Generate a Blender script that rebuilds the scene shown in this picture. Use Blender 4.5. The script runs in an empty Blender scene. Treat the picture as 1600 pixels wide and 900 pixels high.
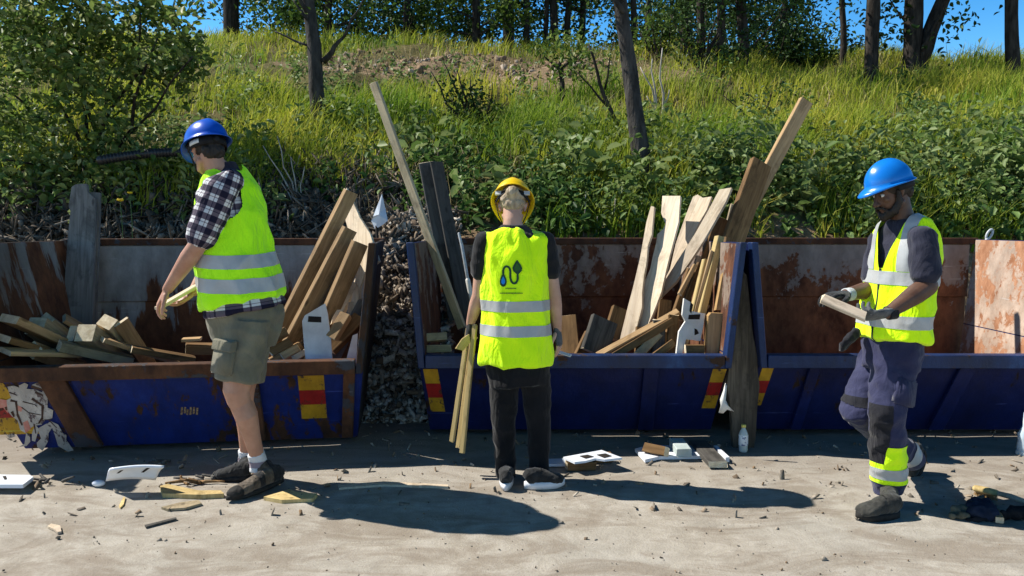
import bpy, bmesh, math, random
import numpy as np
from mathutils import Vector, Matrix, noise as mnoise

random.seed(7)
rng = np.random.default_rng(11)
R = math.radians
V = Vector
scene = bpy.context.scene
COL = scene.collection

# ------------------------------------------------------------------ camera
CAM_H, FPX, HORIZ = 1.40, 1200.0, 355.0
PITCH = math.atan((450.0 - HORIZ) / FPX)
cam_d = bpy.data.cameras.new('camera')
cam = bpy.data.objects.new('camera', cam_d)
COL.objects.link(cam)
cam.location = (0, 0, CAM_H)
cam.rotation_euler = (math.pi / 2 - PITCH, 0, 0)
cam_d.sensor_width = 36.0
cam_d.lens = 36.0 * FPX / 1600.0
cam_d.clip_start = 0.05
cam_d.clip_end = 2000
scene.camera = cam

# ------------------------------------------------------------------ light
SUN_EL = R(47)
TO_SUN_XY = V((-1.0, 0.27)).normalized()          # the sun stands left, a little behind the skips
world = bpy.data.worlds.new("World")
scene.world = world
world.use_nodes = True
wn = world.node_tree
for n in list(wn.nodes):
    wn.nodes.remove(n)
sky = wn.nodes.new('ShaderNodeTexSky')
sky.sky_type = 'NISHITA'
sky.sun_disc = False
sky.sun_elevation = SUN_EL
sky.sun_rotation = math.atan2(TO_SUN_XY.x, TO_SUN_XY.y)
sky.air_density = 1.0
sky.dust_density = 0.3
sky.ozone_density = 3.0
bgn = wn.nodes.new('ShaderNodeBackground')
bgn.inputs['Strength'].default_value = 0.068
wo = wn.nodes.new('ShaderNodeOutputWorld')
# clearer, deeper blue towards the horizon than the stock sky
shs = wn.nodes.new('ShaderNodeHueSaturation')
shs.inputs['Saturation'].default_value = 1.45
wn.links.new(sky.outputs[0], shs.inputs['Color'])
wtc = wn.nodes.new('ShaderNodeTexCoord')
wsx = wn.nodes.new('ShaderNodeSeparateXYZ')
wn.links.new(wtc.outputs['Generated'], wsx.inputs[0])
wrp = wn.nodes.new('ShaderNodeMapRange')
wrp.inputs['From Min'].default_value = 0.05
wrp.inputs['From Max'].default_value = 0.75
wrp.inputs['To Min'].default_value = 2.5
wrp.inputs['To Max'].default_value = 0.33
wn.links.new(wsx.outputs[2], wrp.inputs['Value'])
wmx = wn.nodes.new('ShaderNodeMix')
wmx.data_type = 'RGBA'
wmx.blend_type = 'MULTIPLY'
wmx.inputs[0].default_value = 1.0
wn.links.new(shs.outputs[0], wmx.inputs[6])
wn.links.new(wrp.outputs[0], wmx.inputs[7])
wn.links.new(wmx.outputs[2], bgn.inputs[0])
wn.links.new(bgn.outputs[0], wo.inputs[0])
sun_d = bpy.data.lights.new('sun', 'SUN')
sun_d.energy = 5.0
sun_d.angle = R(0.5)
sun_d.color = (1.0, 0.95, 0.86)
sun = bpy.data.objects.new('sun', sun_d)
COL.objects.link(sun)
to_sun = V((TO_SUN_XY.x * math.cos(SUN_EL), TO_SUN_XY.y * math.cos(SUN_EL), math.sin(SUN_EL)))
sun.rotation_euler = to_sun.to_track_quat('Z', 'Y').to_euler()
scene.view_settings.view_transform = 'Standard'
scene.view_settings.look = 'None'
scene.view_settings.exposure = 0.6
scene.view_settings.gamma = 1
scene.view_settings.use_curve_mapping = False
scene.cycles.max_bounces = 6
scene.cycles.transparent_max_bounces = 6

# ------------------------------------------------------------------ helpers
_cp, _sp = math.cos(PITCH), math.sin(PITCH)


def ray(px, py):
    x, y = (px - 800.0) / FPX, (450.0 - py) / FPX
    return V((x, _cp + y * _sp, -_sp + y * _cp))


def P(px, py, Y):
    d = ray(px, py)
    return V((0, 0, CAM_H)) + d * (Y / d.y)


def G(px, py, z=0.0):
    d = ray(px, py)
    return V((0, 0, CAM_H)) + d * ((z - CAM_H) / d.z)


def tag(o, label=None, cat=None, group=None, kind=None):
    if label:
        o['label'] = label
    if cat:
        o['category'] = cat
    if group:
        o['group'] = group
    if kind:
        o['kind'] = kind
    return o


def empty(name, loc=(0, 0, 0), label=None, cat=None, group=None):
    o = bpy.data.objects.new(name, None)
    o.empty_display_size = 0.2
    COL.objects.link(o)
    o.location = loc
    return tag(o, label, cat, group)


def link(name, me, mats=(), parent=None, smooth=False, loc=None):
    o = bpy.data.objects.new(name, me)
    COL.objects.link(o)
    if not isinstance(mats, (list, tuple)):
        mats = [mats]
    for m in mats:
        me.materials.append(m)
    if smooth:
        me.polygons.foreach_set('use_smooth', np.ones(len(me.polygons), bool))
    if parent:
        o.parent = parent
    if loc is not None:
        o.location = loc
    return o


def from_bm(name, bm, mats=(), parent=None, smooth=False, offset=None, recalc=True):
    if recalc:
        bmesh.ops.recalc_face_normals(bm, faces=bm.faces[:])
    me = bpy.data.meshes.new(name)
    bm.to_mesh(me)
    bm.free()
    if offset is not None:
        me.transform(Matrix.Translation(-V(offset)))
    return link(name, me, mats, parent, smooth)


def mesh_np(name, verts, faces):
    verts = np.ascontiguousarray(verts, dtype=np.float32)
    faces = np.ascontiguousarray(faces, dtype=np.int32)
    me = bpy.data.meshes.new(name)
    nv, (nf, k) = len(verts), faces.shape
    me.vertices.add(nv)
    me.vertices.foreach_set('co', verts.ravel())
    me.loops.add(nf * k)
    me.loops.foreach_set('vertex_index', faces.ravel())
    me.polygons.add(nf)
    me.polygons.foreach_set('loop_start', np.arange(0, nf * k, k, dtype=np.int32))
    me.update(calc_edges=True)
    return me


def hexa(bm, c, mi=0):
    """c: 8 corners, bottom loop then top loop"""
    v = [bm.verts.new(p) for p in c]
    for f in ((3, 2, 1, 0), (4, 5, 6, 7), (0, 1, 5, 4), (1, 2, 6, 5), (2, 3, 7, 6), (3, 0, 4, 7)):
        fa = bm.faces.new([v[i] for i in f])
        fa.material_index = mi


def box(bm, x0, x1, y0, y1, z0, z1, mi=0):
    hexa(bm, [(x0, y0, z0), (x1, y0, z0), (x1, y1, z0), (x0, y1, z0),
              (x0, y0, z1), (x1, y0, z1), (x1, y1, z1), (x0, y1, z1)], mi)


def plate(bm, a, b, c, d, t, mi=0):
    """quad a b c d thickened by t against its normal"""
    a, b, c, d = map(V, (a, b, c, d))
    n = (b - a).cross(d - a).normalized() * t
    hexa(bm, [a - n, b - n, c - n, d - n, a, b, c, d], mi)


def perp(t, hint):
    x = V(hint) - t * t.dot(V(hint))
    if x.length < 1e-4:
        x = V((1, 0, 0)) - t * t.x
        if x.length < 1e-3:
            x = V((0, 1, 0)) - t * t.y
    return x.normalized()


def loft(bm, secs, side=(1, 0, 0), n=20, mi=0):
    """secs: list of (centre, r_side, r_other); flat caps"""
    rings = []
    m = len(secs)
    for i, s in enumerate(secs):
        c = V(s[0])
        a = V(secs[max(i - 1, 0)][0])
        b = V(secs[min(i + 1, m - 1)][0])
        t = (b - a)
        t = t.normalized() if t.length > 1e-9 else V((0, 0, 1))
        sd = s[3] if len(s) > 3 else side
        x = perp(t, sd)
        y = t.cross(x)
        rings.append([bm.verts.new(c + x * (s[1] * math.cos(2 * math.pi * k / n)) + y * (s[2] * math.sin(2 * math.pi * k / n))) for k in range(n)])
    for i in range(m - 1):
        for k in range(n):
            f = bm.faces.new((rings[i][k], rings[i][(k + 1) % n], rings[i + 1][(k + 1) % n], rings[i + 1][k]))
            f.material_index = mi
    for rg, flip in ((rings[0], True), (rings[-1], False)):
        f = bm.faces.new(rg[::-1] if flip else rg)
        f.material_index = mi
    return rings


def tube(bm, pts, rad, side=(1, 0, 0), n=12, round_ends=True, mi=0):
    """rounded tube through pts; rad numbers or (side, other) pairs"""
    pts = [V(p) for p in pts]
    rad = [(r, r) if not isinstance(r, (tuple, list)) else r for r in rad]
    secs = [(p, r[0], r[1]) for p, r in zip(pts, rad)]
    if round_ends:
        t0 = (pts[0] - pts[1]).normalized()
        t1 = (pts[-1] - pts[-2]).normalized()
        pre, post = [], []
        for a in (80, 55, 28):
            c, s = math.cos(R(a)), math.sin(R(a))
            r = rad[0]
            pre.append((pts[0] + t0 * min(r) * s, r[0] * c, r[1] * c))
        for a in (28, 55, 80):
            c, s = math.cos(R(a)), math.sin(R(a))
            r = rad[-1]
            post.append((pts[-1] + t1 * min(r) * s, r[0] * c, r[1] * c))
        secs = pre + secs + post
    return loft(bm, secs, side, n, mi)


def ellip(bm, c, ax, rad, u=14, v=10):
    """ellipsoid with axes ax (3 unit vectors) and radii rad"""
    c = V(c)
    r = bmesh.ops.create_uvsphere(bm, u_segments=u, v_segments=v, radius=1.0)
    for vt in r['verts']:
        p = vt.co.copy()
        vt.co = c + ax[0] * (p.x * rad[0]) + ax[1] * (p.y * rad[1]) + ax[2] * (p.z * rad[2])


def remesh(bm, voxel, smooth=4, fac=0.5):
    bmesh.ops.recalc_face_normals(bm, faces=bm.faces[:])
    me = bpy.data.meshes.new('tmp')
    bm.to_mesh(me)
    bm.free()
    ob = bpy.data.objects.new('tmp', me)
    COL.objects.link(ob)
    m = ob.modifiers.new('r', 'REMESH')
    m.mode = 'VOXEL'
    m.voxel_size = voxel
    s = ob.modifiers.new('s', 'SMOOTH')
    s.factor = fac
    s.iterations = smooth
    dg = bpy.context.evaluated_depsgraph_get()
    dg.update()
    me2 = bpy.data.meshes.new_from_object(ob.evaluated_get(dg))
    bpy.data.objects.remove(ob)
    bpy.data.meshes.remove(me)
    return me2


def co_np(me):
    a = np.empty(len(me.vertices) * 3, np.float32)
    me.vertices.foreach_get('co', a)
    return a.reshape(-1, 3)


def nor_np(me):
    a = np.empty(len(me.vertices) * 3, np.float32)
    me.vertices.foreach_get('normal', a)
    return a.reshape(-1, 3)


def wrinkle(me, amp, scale, stretch=(1, 1, 1), seed=0.0, ridged=True):
    """cloth folds pushed along the normals"""
    co, no = co_np(me), nor_np(me)
    d = np.empty(len(co), np.float32)
    sx, sy, sz = [scale * k for k in stretch]
    for i, p in enumerate(co):
        q = V((p[0] * sx + seed, p[1] * sy - seed, p[2] * sz + 2 * seed))
        w = mnoise.noise(q)
        if ridged:
            w = (0.5 - abs(w)) * 1.4 - 0.25
        d[i] = w + 0.35 * mnoise.noise(q * 2.3)
    co = co + no * (d * amp)[:, None]
    me.vertices.foreach_set('co', co.astype(np.float32).ravel())
    me.update()


def set_vec_attr(me, name, arr):
    at = me.attributes.new(name, 'FLOAT_VECTOR', 'POINT')
    at.data.foreach_set('vector', np.ascontiguousarray(arr, np.float32).ravel())

# ------------------------------------------------------------------ materials


class NT:
    def __init__(self, name):
        self.m = bpy.data.materials.new(name)
        self.m.use_nodes = True
        self.t = self.m.node_tree
        self.b = self.t.nodes['Principled BSDF']
        self.out = self.t.nodes['Material Output']

    def n(self, typ, **kw):
        nd = self.t.nodes.new('ShaderNode' + typ)
        for k, v in kw.items():
            if k.startswith('i_'):
                nd.inputs[int(k[2:])].default_value = v
            elif k in nd.inputs:
                nd.inputs[k].default_value = v
            else:
                setattr(nd, k, v)
        return nd

    def l(self, a, b):
        self.t.links.new(a, b)

    def coord(self, kind='Object', scale=(1, 1, 1), rnd=False, rot=(0, 0, 0)):
        tc = self.n('TexCoord')
        mp = self.n('Mapping')
        mp.inputs['Scale'].default_value = scale
        mp.inputs['Rotation'].default_value = rot
        self.l(tc.outputs[kind], mp.inputs[0])
        if rnd:
            oi = self.n('ObjectInfo')
            ma = self.n('Math', operation='MULTIPLY', i_1=37.0)
            self.l(oi.outputs['Random'], ma.inputs[0])
            self.l(ma.outputs[0], mp.inputs['Location'])
        return mp.outputs[0]

    def noise(self, vec, scale, detail=6, rough=0.6, dist=0.0):
        nz = self.n('TexNoise')
        nz.inputs['Scale'].default_value = scale
        nz.inputs['Detail'].default_value = detail
        nz.inputs['Roughness'].default_value = rough
        nz.inputs['Distortion'].default_value = dist
        if vec is not None:
            self.l(vec, nz.inputs['Vector'])
        return nz.outputs['Fac']

    def ramp(self, fac, stops, interp='LINEAR'):
        r = self.n('ValToRGB')
        r.color_ramp.interpolation = interp
        el = r.color_ramp.elements
        while len(el) < len(stops):
            el.new(0.5)
        for e, (p, c) in zip(el, stops):
            e.position = p
            c = (c, c, c) if isinstance(c, (int, float)) else c
            e.color = (c[0], c[1], c[2], 1)
        if fac is not None:
            self.l(fac, r.inputs[0])
        return r.outputs[0]

    def mix(self, fac, a, b, mode='MIX'):
        x = self.n('Mix', data_type='RGBA', blend_type=mode)
        for sock, val in ((0, fac), (6, a), (7, b)):
            if isinstance(val, (int, float)):
                x.inputs[sock].default_value = val
            elif isinstance(val, tuple):
                x.inputs[sock].default_value = (*val, 1)
            else:
                self.l(val, x.inputs[sock])
        return x.outputs[2]

    def math(self, op, a, b=None, clamp=False):
        x = self.n('Math', operation=op, use_clamp=clamp)
        for i, v in enumerate((a, b)):
            if v is None:
                continue
            if isinstance(v, (int, float)):
                x.inputs[i].default_value = v
            else:
                self.l(v, x.inputs[i])
        return x.outputs[0]

    def bump(self, h, strength=0.3, dist=0.01):
        bp = self.n('Bump')
        bp.inputs['Strength'].default_value = strength
        bp.inputs['Distance'].default_value = dist
        self.l(h, bp.inputs['Height'])
        self.l(bp.outputs[0], self.b.inputs['Normal'])

    def set(self, color=None, rough=None, spec=None, metal=None, sheen=None):
        b = self.b
        if color is not None:
            if isinstance(color, tuple):
                b.inputs['Base Color'].default_value = (*color, 1)
            else:
                self.l(color, b.inputs['Base Color'])
        for k, v in (('Roughness', rough), ('Specular IOR Level', spec), ('Metallic', metal), ('Sheen Weight', sheen)):
            if v is None:
                continue
            if isinstance(v, (int, float)):
                b.inputs[k].default_value = v
            else:
                self.l(v, b.inputs[k])
        return self.m


def simple(name, c1, c2, scale=8, rough=0.6, spec=0.3, bump=0.0, bscale=40, stretch=(1, 1, 1), rnd=False, detail=5, lo=0.35, hi=0.65, dist=0.01):
    t = NT(name)
    v = t.coord('Object', stretch, rnd)
    f = t.noise(v, scale, detail)
    c = t.ramp(f, [(lo, c1), (hi, c2)])
    if bump:
        t.bump(t.noise(v, bscale, 4), bump, dist)
    return t.set(c, rough, spec)


def wood_mat(name, dark, light, grey=None, knots=True, rough=0.75):
    """grain runs along local Z"""
    t = NT(name)
    v = t.coord('Object', (1, 1, 0.06), True)
    f = t.noise(v, 60, 6, 0.6, 0.6)
    v2 = t.coord('Object', (1, 1, 0.25), True)
    g = t.noise(v2, 5, 4, 0.55)
    c = t.ramp(f, [(0.3, dark), (0.62, light)])
    c2 = t.mix(t.ramp(g, [(0.38, 0.0), (0.68, 0.75)]), c, tuple(d * 0.55 for d in dark) if grey is None else grey)
    if knots:
        vk = t.coord('Object', (9, 9, 3.5), True)
        vo = t.n('TexVoronoi')
        vo.inputs['Scale'].default_value = 1.0
        t.l(vk, vo.inputs['Vector'])
        k = t.ramp(vo.outputs['Distance'], [(0.06, 0.75), (0.13, 0.0)])
        c2 = t.mix(k, c2, tuple(d * 0.35 for d in dark))
    oi = t.n('ObjectInfo')
    st = t.noise(t.coord('Object', (1.5, 1.5, 0.8), True), 6, 6, 0.7, 0.5)
    c2 = t.mix(t.ramp(st, [(0.52, 0.0), (0.68, 0.65)]), c2, tuple(0.4 * d for d in dark))
    hsv = t.n('HueSaturation')
    t.l(t.math('ADD', t.math('MULTIPLY', oi.outputs['Random'], 0.5), 0.75), hsv.inputs['Value'])
    t.l(c2, hsv.inputs['Color'])
    t.bump(f, 0.35, 0.004)
    return t.set(hsv.outputs[0], rough, 0.2)


def rust_mat(name, paint, rust_d, rust_l, amount=0.5, z_bias=0.0, z0=0.6, streak=0.35, scale=3.0, rough=0.6, pale=None, spec=0.3):
    t = NT(name)
    v = t.coord('Object', (1, 1, streak))
    f = t.noise(v, scale, 9, 0.62, 0.3)
    fd = t.noise(v, scale * 4.5, 6, 0.6, 0.5)
    f = t.math('ADD', t.math('MULTIPLY', f, 0.72), t.math('MULTIPLY', fd, 0.28))
    if z_bias:
        tc = t.n('TexCoord')
        sx = t.n('SeparateXYZ')
        t.l(tc.outputs['Object'], sx.inputs[0])
        zz = t.math('MULTIPLY', t.math('SUBTRACT', z0, sx.outputs[2]), z_bias)
        f = t.math('ADD', f, zz)
    th = 1 - amount
    th = 0.36 + th * 0.28
    mask = t.ramp(f, [(th - 0.012, 0.0), (th + 0.012, 1.0)])
    v1 = t.coord('Object', (1, 1, 0.6))
    r = t.ramp(t.noise(v1, 9, 8, 0.65), [(0.35, rust_d), (0.66, rust_l)])
    pn = t.noise(v1, 5, 8, 0.7)
    p = t.ramp(pn, [(0.35, tuple(c * 0.6 for c in paint)), (0.6, paint), (0.75, pale or paint)])
    edge = t.ramp(f, [(th - 0.06, 0.0), (th - 0.012, 0.6)])
    p = t.mix(edge, p, tuple(0.5 * (a + b) for a, b in zip(paint, rust_d)))
    vsc = t.coord('Object', (0.5, 0.5, 16), rot=(0, 0.25, 0))
    scr = t.ramp(t.noise(vsc, 3.2, 5, 0.7, 0.3), [(0.64, 0.0), (0.67, 0.55)])
    p = t.mix(scr, p, tuple(min(0.6, 0.05 + 2.2 * c_) for c_ in paint))
    c = t.mix(mask, p, r)
    grime = t.noise(t.coord('Object', (1, 1, 0.25)), 2.2, 5, 0.6)
    c = t.mix(t.ramp(grime, [(0.42, 0.0), (0.7, 0.55)]), c, tuple(0.45 * c_ for c_ in rust_d))
    dent = t.noise(t.coord('Object'), 3.5, 2, 0.5)
    ro = t.mix(mask, (rough,) * 3, (0.9,) * 3)
    t.bump(t.math('ADD', t.math('MULTIPLY', dent, 6.0), t.math('ADD', t.math('MULTIPLY', mask, -0.4), t.noise(v1, 60, 5))), 0.45, 0.007)
    t.set(c, None, spec)
    t.l(ro, t.b.inputs['Roughness'])
    return t.m


def leaf_mat(name, cols, trans=0.3, rough=0.45, spec=0.3, tcol=None):
    t = NT(name)
    ge = t.n('NewGeometry')
    c = t.ramp(ge.outputs['Random Per Island'], [(i / (len(cols) - 1), k) for i, k in enumerate(cols)])
    t.set(c, rough, spec)
    tr = t.n('BsdfTranslucent')
    if tcol:
        cc = t.mix(0.5, c, tcol)
        t.l(cc, tr.inputs[0])
    else:
        t.l(c, tr.inputs[0])
    mx = t.n('MixShader')
    mx.inputs[0].default_value = trans
    t.l(t.b.outputs[0], mx.inputs[1])
    t.l(tr.outputs[0], mx.inputs[2])
    t.l(mx.outputs[0], t.out.inputs[0])
    return t.m


def island_mat(name, cols, rough=0.85, spec=0.2, bump=0.3, scale=60):
    t = NT(name)
    ge = t.n('NewGeometry')
    c = t.ramp(ge.outputs['Random Per Island'], [(i / (len(cols) - 1), k) for i, k in enumerate(cols)])
    v = t.coord('Object')
    nz = t.noise(v, scale, 4)
    c = t.mix(t.ramp(nz, [(0.4, 0.0), (0.7, 0.5)]), c, (0.05, 0.04, 0.03))
    t.bump(nz, bump, 0.01)
    return t.set(c, rough, spec)


MAT = {}
# ------------------------------------------------------------------ setting: ground and hillside
t = NT('sandy_ground')
v = t.coord('Object')
n1 = t.noise(v, 0.9, 8, 0.65)
n2 = t.noise(v, 7.0, 8, 0.7, 0.4)
n3 = t.noise(v, 90.0, 4, 0.7)
c = t.ramp(n2, [(0.30, (0.25, 0.215, 0.17)), (0.5, (0.36, 0.32, 0.265)), (0.68, (0.46, 0.42, 0.36))])
c = t.mix(t.ramp(n1, [(0.35, 0.0), (0.7, 0.55)]), c, (0.35, 0.335, 0.30))
c = t.mix(t.ramp(n3, [(0.56, 0.0), (0.72, 0.5)]), c, (0.19, 0.155, 0.12))
vs = t.coord('Object', (1, 3.5, 1))
c = t.mix(t.ramp(t.noise(vs, 4.5, 7, 0.6, 0.8), [(0.6, 0.0), (0.7, 0.45)]), c, (0.25, 0.20, 0.155))
stn = t.noise(t.coord('Object', (0.7, 1.6, 1)), 2.4, 9, 0.68, 1.0)
c = t.mix(t.ramp(stn, [(0.46, 0.0), (0.60, 0.62)]), c, (0.205, 0.165, 0.125))
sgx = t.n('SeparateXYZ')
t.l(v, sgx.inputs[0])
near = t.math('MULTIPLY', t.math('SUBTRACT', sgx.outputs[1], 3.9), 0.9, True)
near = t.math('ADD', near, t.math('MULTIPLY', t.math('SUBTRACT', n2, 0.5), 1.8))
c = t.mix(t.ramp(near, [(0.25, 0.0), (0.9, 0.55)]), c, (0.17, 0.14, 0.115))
hgt = t.math('ADD', t.math('MULTIPLY', n2, 1.0), t.math('MULTIPLY', n3, 0.5))
t.bump(hgt, 0.5, 0.015)
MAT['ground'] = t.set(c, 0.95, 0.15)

# sheet with finer cells in view, gently uneven
xs = np.concatenate([[-400, -120, -40, -15], np.linspace(-6, 6, 121), [15, 40, 120, 400]])
ys = np.concatenate([[-400, -100, -30, -8, 0], np.linspace(2.2, 7.6, 70), [20, 60, 200, 600]])
X, Yg = np.meshgrid(xs, ys)
Z = np.zeros_like(X)
for i in range(len(ys)):
    for j in range(len(xs)):
        if abs(X[i, j]) < 6.1 and 2.1 < Yg[i, j] < 7.7:
            Z[i, j] = 0.007 * mnoise.noise(V((X[i, j] * 2.2, Yg[i, j] * 2.2, 0))) + 0.004 * mnoise.noise(V((X[i, j] * 7, Yg[i, j] * 7, 3)))


def grid_mesh(name, X, Y, Z):
    ny, nx = X.shape
    vv = np.stack([X.ravel(), Y.ravel(), Z.ravel()], 1)
    idx = np.arange(ny * nx).reshape(ny, nx)
    f = np.stack([idx[:-1, :-1], idx[:-1, 1:], idx[1:, 1:], idx[1:, :-1]], -1).reshape(-1, 4)
    return mesh_np(name, vv, f)


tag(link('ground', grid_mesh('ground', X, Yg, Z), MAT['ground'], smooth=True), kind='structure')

PY = [4.5, 6.72, 6.8, 7.5, 8.5, 12, 16, 17.5, 20, 25, 30, 45, 80, 140]
PZ = [-0.6, -0.3, 0.35, 1.28, 1.92, 3.1, 4.62, 5.02, 5.75, 6.75, 6.9, 5.6, 2.0, -1]


def terr(x, y):
    x = np.asarray(x, float)
    y = np.asarray(y, float)
    z = np.interp(y, PY, PZ)
    k = np.clip((y - 7.5) / 8, 0, 1)
    z = z - 0.026 * x * k * np.clip(y / 20, 0, 1.2) * (np.abs(x) < 40)
    z = z + k * (0.16 * np.sin(x * 0.9 + y * 0.35) * np.sin(y * 0.55 - x * 0.2) + 0.09 * np.sin(x * 2.1 - y * 1.3 + 1))
    return z


def hit(px, py):
    """where a view ray meets the hillside"""
    d = ray(px, py)
    d = d / d.y
    ys_ = np.linspace(6.7, 40, 3000)
    zr = CAM_H + d.z * ys_
    zt = terr(d.x * ys_, ys_)
    w = np.where(zt >= zr)[0]
    y = ys_[w[0]] if len(w) else 24.0
    return V((d.x * y, y, float(terr(d.x * y, y))))


t = NT('hillside_soil')
v = t.coord('Object')
f1 = t.noise(v, 0.7, 6, 0.6)
f2 = t.noise(v, 9, 8, 0.7)
c = t.ramp(f2, [(0.3, (0.05, 0.042, 0.016)), (0.5, (0.11, 0.10, 0.035)), (0.7, (0.22, 0.17, 0.075))])
ct = t.n('TexCoord')
sx = t.n('SeparateXYZ')
t.l(ct.outputs['Object'], sx.inputs[0])
# bare earth on the terrace and at the foot
dirt = t.ramp(f2, [(0.3, (0.10, 0.07, 0.04)), (0.55, (0.27, 0.19, 0.115)), (0.75, (0.42, 0.34, 0.25))])
ya = t.math('SUBTRACT', 1.0, t.math('MULTIPLY', t.math('ABSOLUTE', t.math('SUBTRACT', sx.outputs[1], 16.2)), 0.30), True)
xa = t.math('SUBTRACT', 1.0, t.math('MULTIPLY', t.math('ABSOLUTE', t.math('SUBTRACT', sx.outputs[0], 0.3)), 0.16), True)
yb = t.math('MULTIPLY', t.math('SUBTRACT', 8.4, sx.outputs[1]), 0.9, True)
m = t.math('ADD', t.math('MULTIPLY', ya, t.math('MULTIPLY', xa, 1.7)), yb)
m = t.math('ADD', m, t.math('MULTIPLY', t.math('SUBTRACT', f1, 0.5), 1.6))
c = t.mix(t.ramp(m, [(0.4, 0.0), (0.6, 1.0)]), c, dirt)
t.bump(f2, 0.8, 0.08)
MAT['soil'] = t.set(c, 0.95, 0.1)

hx = np.concatenate([np.linspace(-70, -14, 30)[:-1], np.linspace(-14, 14, 200), np.linspace(14, 70, 30)[1:]])
hy = np.concatenate([np.array([4.6, 6.7]), np.linspace(6.8, 9, 40), np.linspace(9, 27, 130)[1:], np.linspace(27, 140, 30)[1:]])
HX, HY = np.meshgrid(hx, hy)
HZ = terr(HX, HY)
for i in range(len(hy)):
    for j in range(len(hx)):
        if abs(HX[i, j]) < 15 and 6.9 < HY[i, j] < 27:
            HZ[i, j] += 0.10 * mnoise.fractal(V((HX[i, j] * 1.5, HY[i, j] * 1.5, 5)), 1.0, 2.0, 4)
tag(link('hillside', grid_mesh('hillside', HX, HY, HZ), MAT['soil'], smooth=True), kind='structure')

# ------------------------------------------------------------------ soups of small things


def unit_rand(n):
    a = rng.normal(size=(n, 3))
    return a / np.linalg.norm(a, axis=1, keepdims=True)


def leaf_soup(cen, length, width, up_bias=0.3, droop=0.0):
    """each leaf a folded rhombus of two triangles pairs"""
    n = len(cen)
    nrm = unit_rand(n)
    nrm[:, 2] = np.abs(nrm[:, 2]) + up_bias
    nrm /= np.linalg.norm(nrm, axis=1, keepdims=True)
    d = unit_rand(n)
    d[:, 2] -= droop
    d -= nrm * np.sum(d * nrm, 1, keepdims=True)
    d /= np.linalg.norm(d, axis=1, keepdims=True) + 1e-9
    s = np.cross(nrm, d)
    L = np.asarray(length).reshape(-1, 1) * np.ones((n, 1))
    W = np.asarray(width).reshape(-1, 1) * np.ones((n, 1))
    fold = nrm * W * 0.25
    v = np.empty((n, 6, 3))
    v[:, 0] = cen - d * L * 0.5
    v[:, 1] = cen - d * L * 0.12 + s * W * 0.5 + fold
    v[:, 2] = cen + d * L * 0.22 + s * W * 0.38 + fold
    v[:, 3] = cen + d * L * 0.5 - nrm * L * 0.12
    v[:, 4] = cen + d * L * 0.22 - s * W * 0.38 + fold
    v[:, 5] = cen - d * L * 0.12 - s * W * 0.5 + fold
    base = (np.arange(n) * 6)[:, None]
    f = np.concatenate([base + np.array([[0, 1, 2, 3]]), base + np.array([[0, 3, 4, 5]])], 0)
    return v.reshape(-1, 3), f


def blade_soup(base, h, w, lean, az=None):
    """grass blades: two quads each, bending over"""
    n = len(base)
    az = rng.uniform(0, 2 * np.pi, n) if az is None else az
    d = np.stack([np.cos(az), np.sin(az), np.zeros(n)], 1)
    fa = rng.uniform(0, 2 * np.pi, n)
    s = np.stack([np.cos(fa), np.sin(fa), np.zeros(n)], 1) * (w * 0.5)[:, None]
    up = np.array([[0, 0, 1.0]])
    H = h[:, None]
    le = lean[:, None]
    m = base + up * H * 0.55 + d * H * le * 0.3
    tp = base + up * H * (1 - 0.35 * le) + d * H * le
    v = np.empty((n, 6, 3))
    v[:, 0] = base - s
    v[:, 1] = base + s
    v[:, 2] = m + s * 0.8
    v[:, 3] = m - s * 0.8
    v[:, 4] = tp + s * 0.12
    v[:, 5] = tp - s * 0.12
    b = (np.arange(n) * 6)[:, None]
    f = np.concatenate([b + np.array([[0, 1, 2, 3]]), b + np.array([[3, 2, 4, 5]])], 0)
    return v.reshape(-1, 3), f


def chunk_soup(cen, size, flat=(1, 1, 1), seed_axis=None):
    """angular lumps: jittered boxes"""
    n = len(cen)
    corners = np.array([[x, y, z] for z in (-1, 1) for (x, y) in ((-1, -1), (1, -1), (1, 1), (-1, 1))], float) * 0.5
    c = corners[None] * (1 + rng.uniform(-0.35, 0.25, (n, 8, 3)))
    c = c * np.asarray(flat).reshape(-1, 1, 3) * np.asarray(size).reshape(-1, 1, 1)
    a = unit_rand(n)
    b = unit_rand(n)
    b -= a * np.sum(a * b, 1, keepdims=True)
    b /= np.linalg.norm(b, axis=1, keepdims=True)
    e = np.cross(a, b)
    M = np.stack([a, b, e], 2)
    v = np.einsum('nij,nkj->nki', M, c) + cen[:, None]
    q = np.array([(3, 2, 1, 0), (4, 5, 6, 7), (0, 1, 5, 4), (1, 2, 6, 5), (2, 3, 7, 6), (3, 0, 4, 7)])
    f = ((np.arange(n) * 8)[:, None, None] + q[None]).reshape(-1, 4)
    return v.reshape(-1, 3), f


def stack(*vf):
    vs_, fs_, o = [], [], 0
    for v_, f_ in vf:
        vs_.append(v_)
        fs_.append(f_ + o)
        o += len(v_)
    return np.concatenate(vs_), np.concatenate(fs_)


def fnoise(x, y, s, o=0.0):
    return np.array([mnoise.noise(V((a * s + o, b * s - o, o * 0.7))) for a, b in zip(x, y)])


def on_hill(n, ylo, yhi, power=1.0, spread=0.78):
    y = ylo + (yhi - ylo) * rng.uniform(0, 1, n) ** power
    x = rng.uniform(-1, 1, n) * (y * spread + 0.6)
    return x, y


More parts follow.
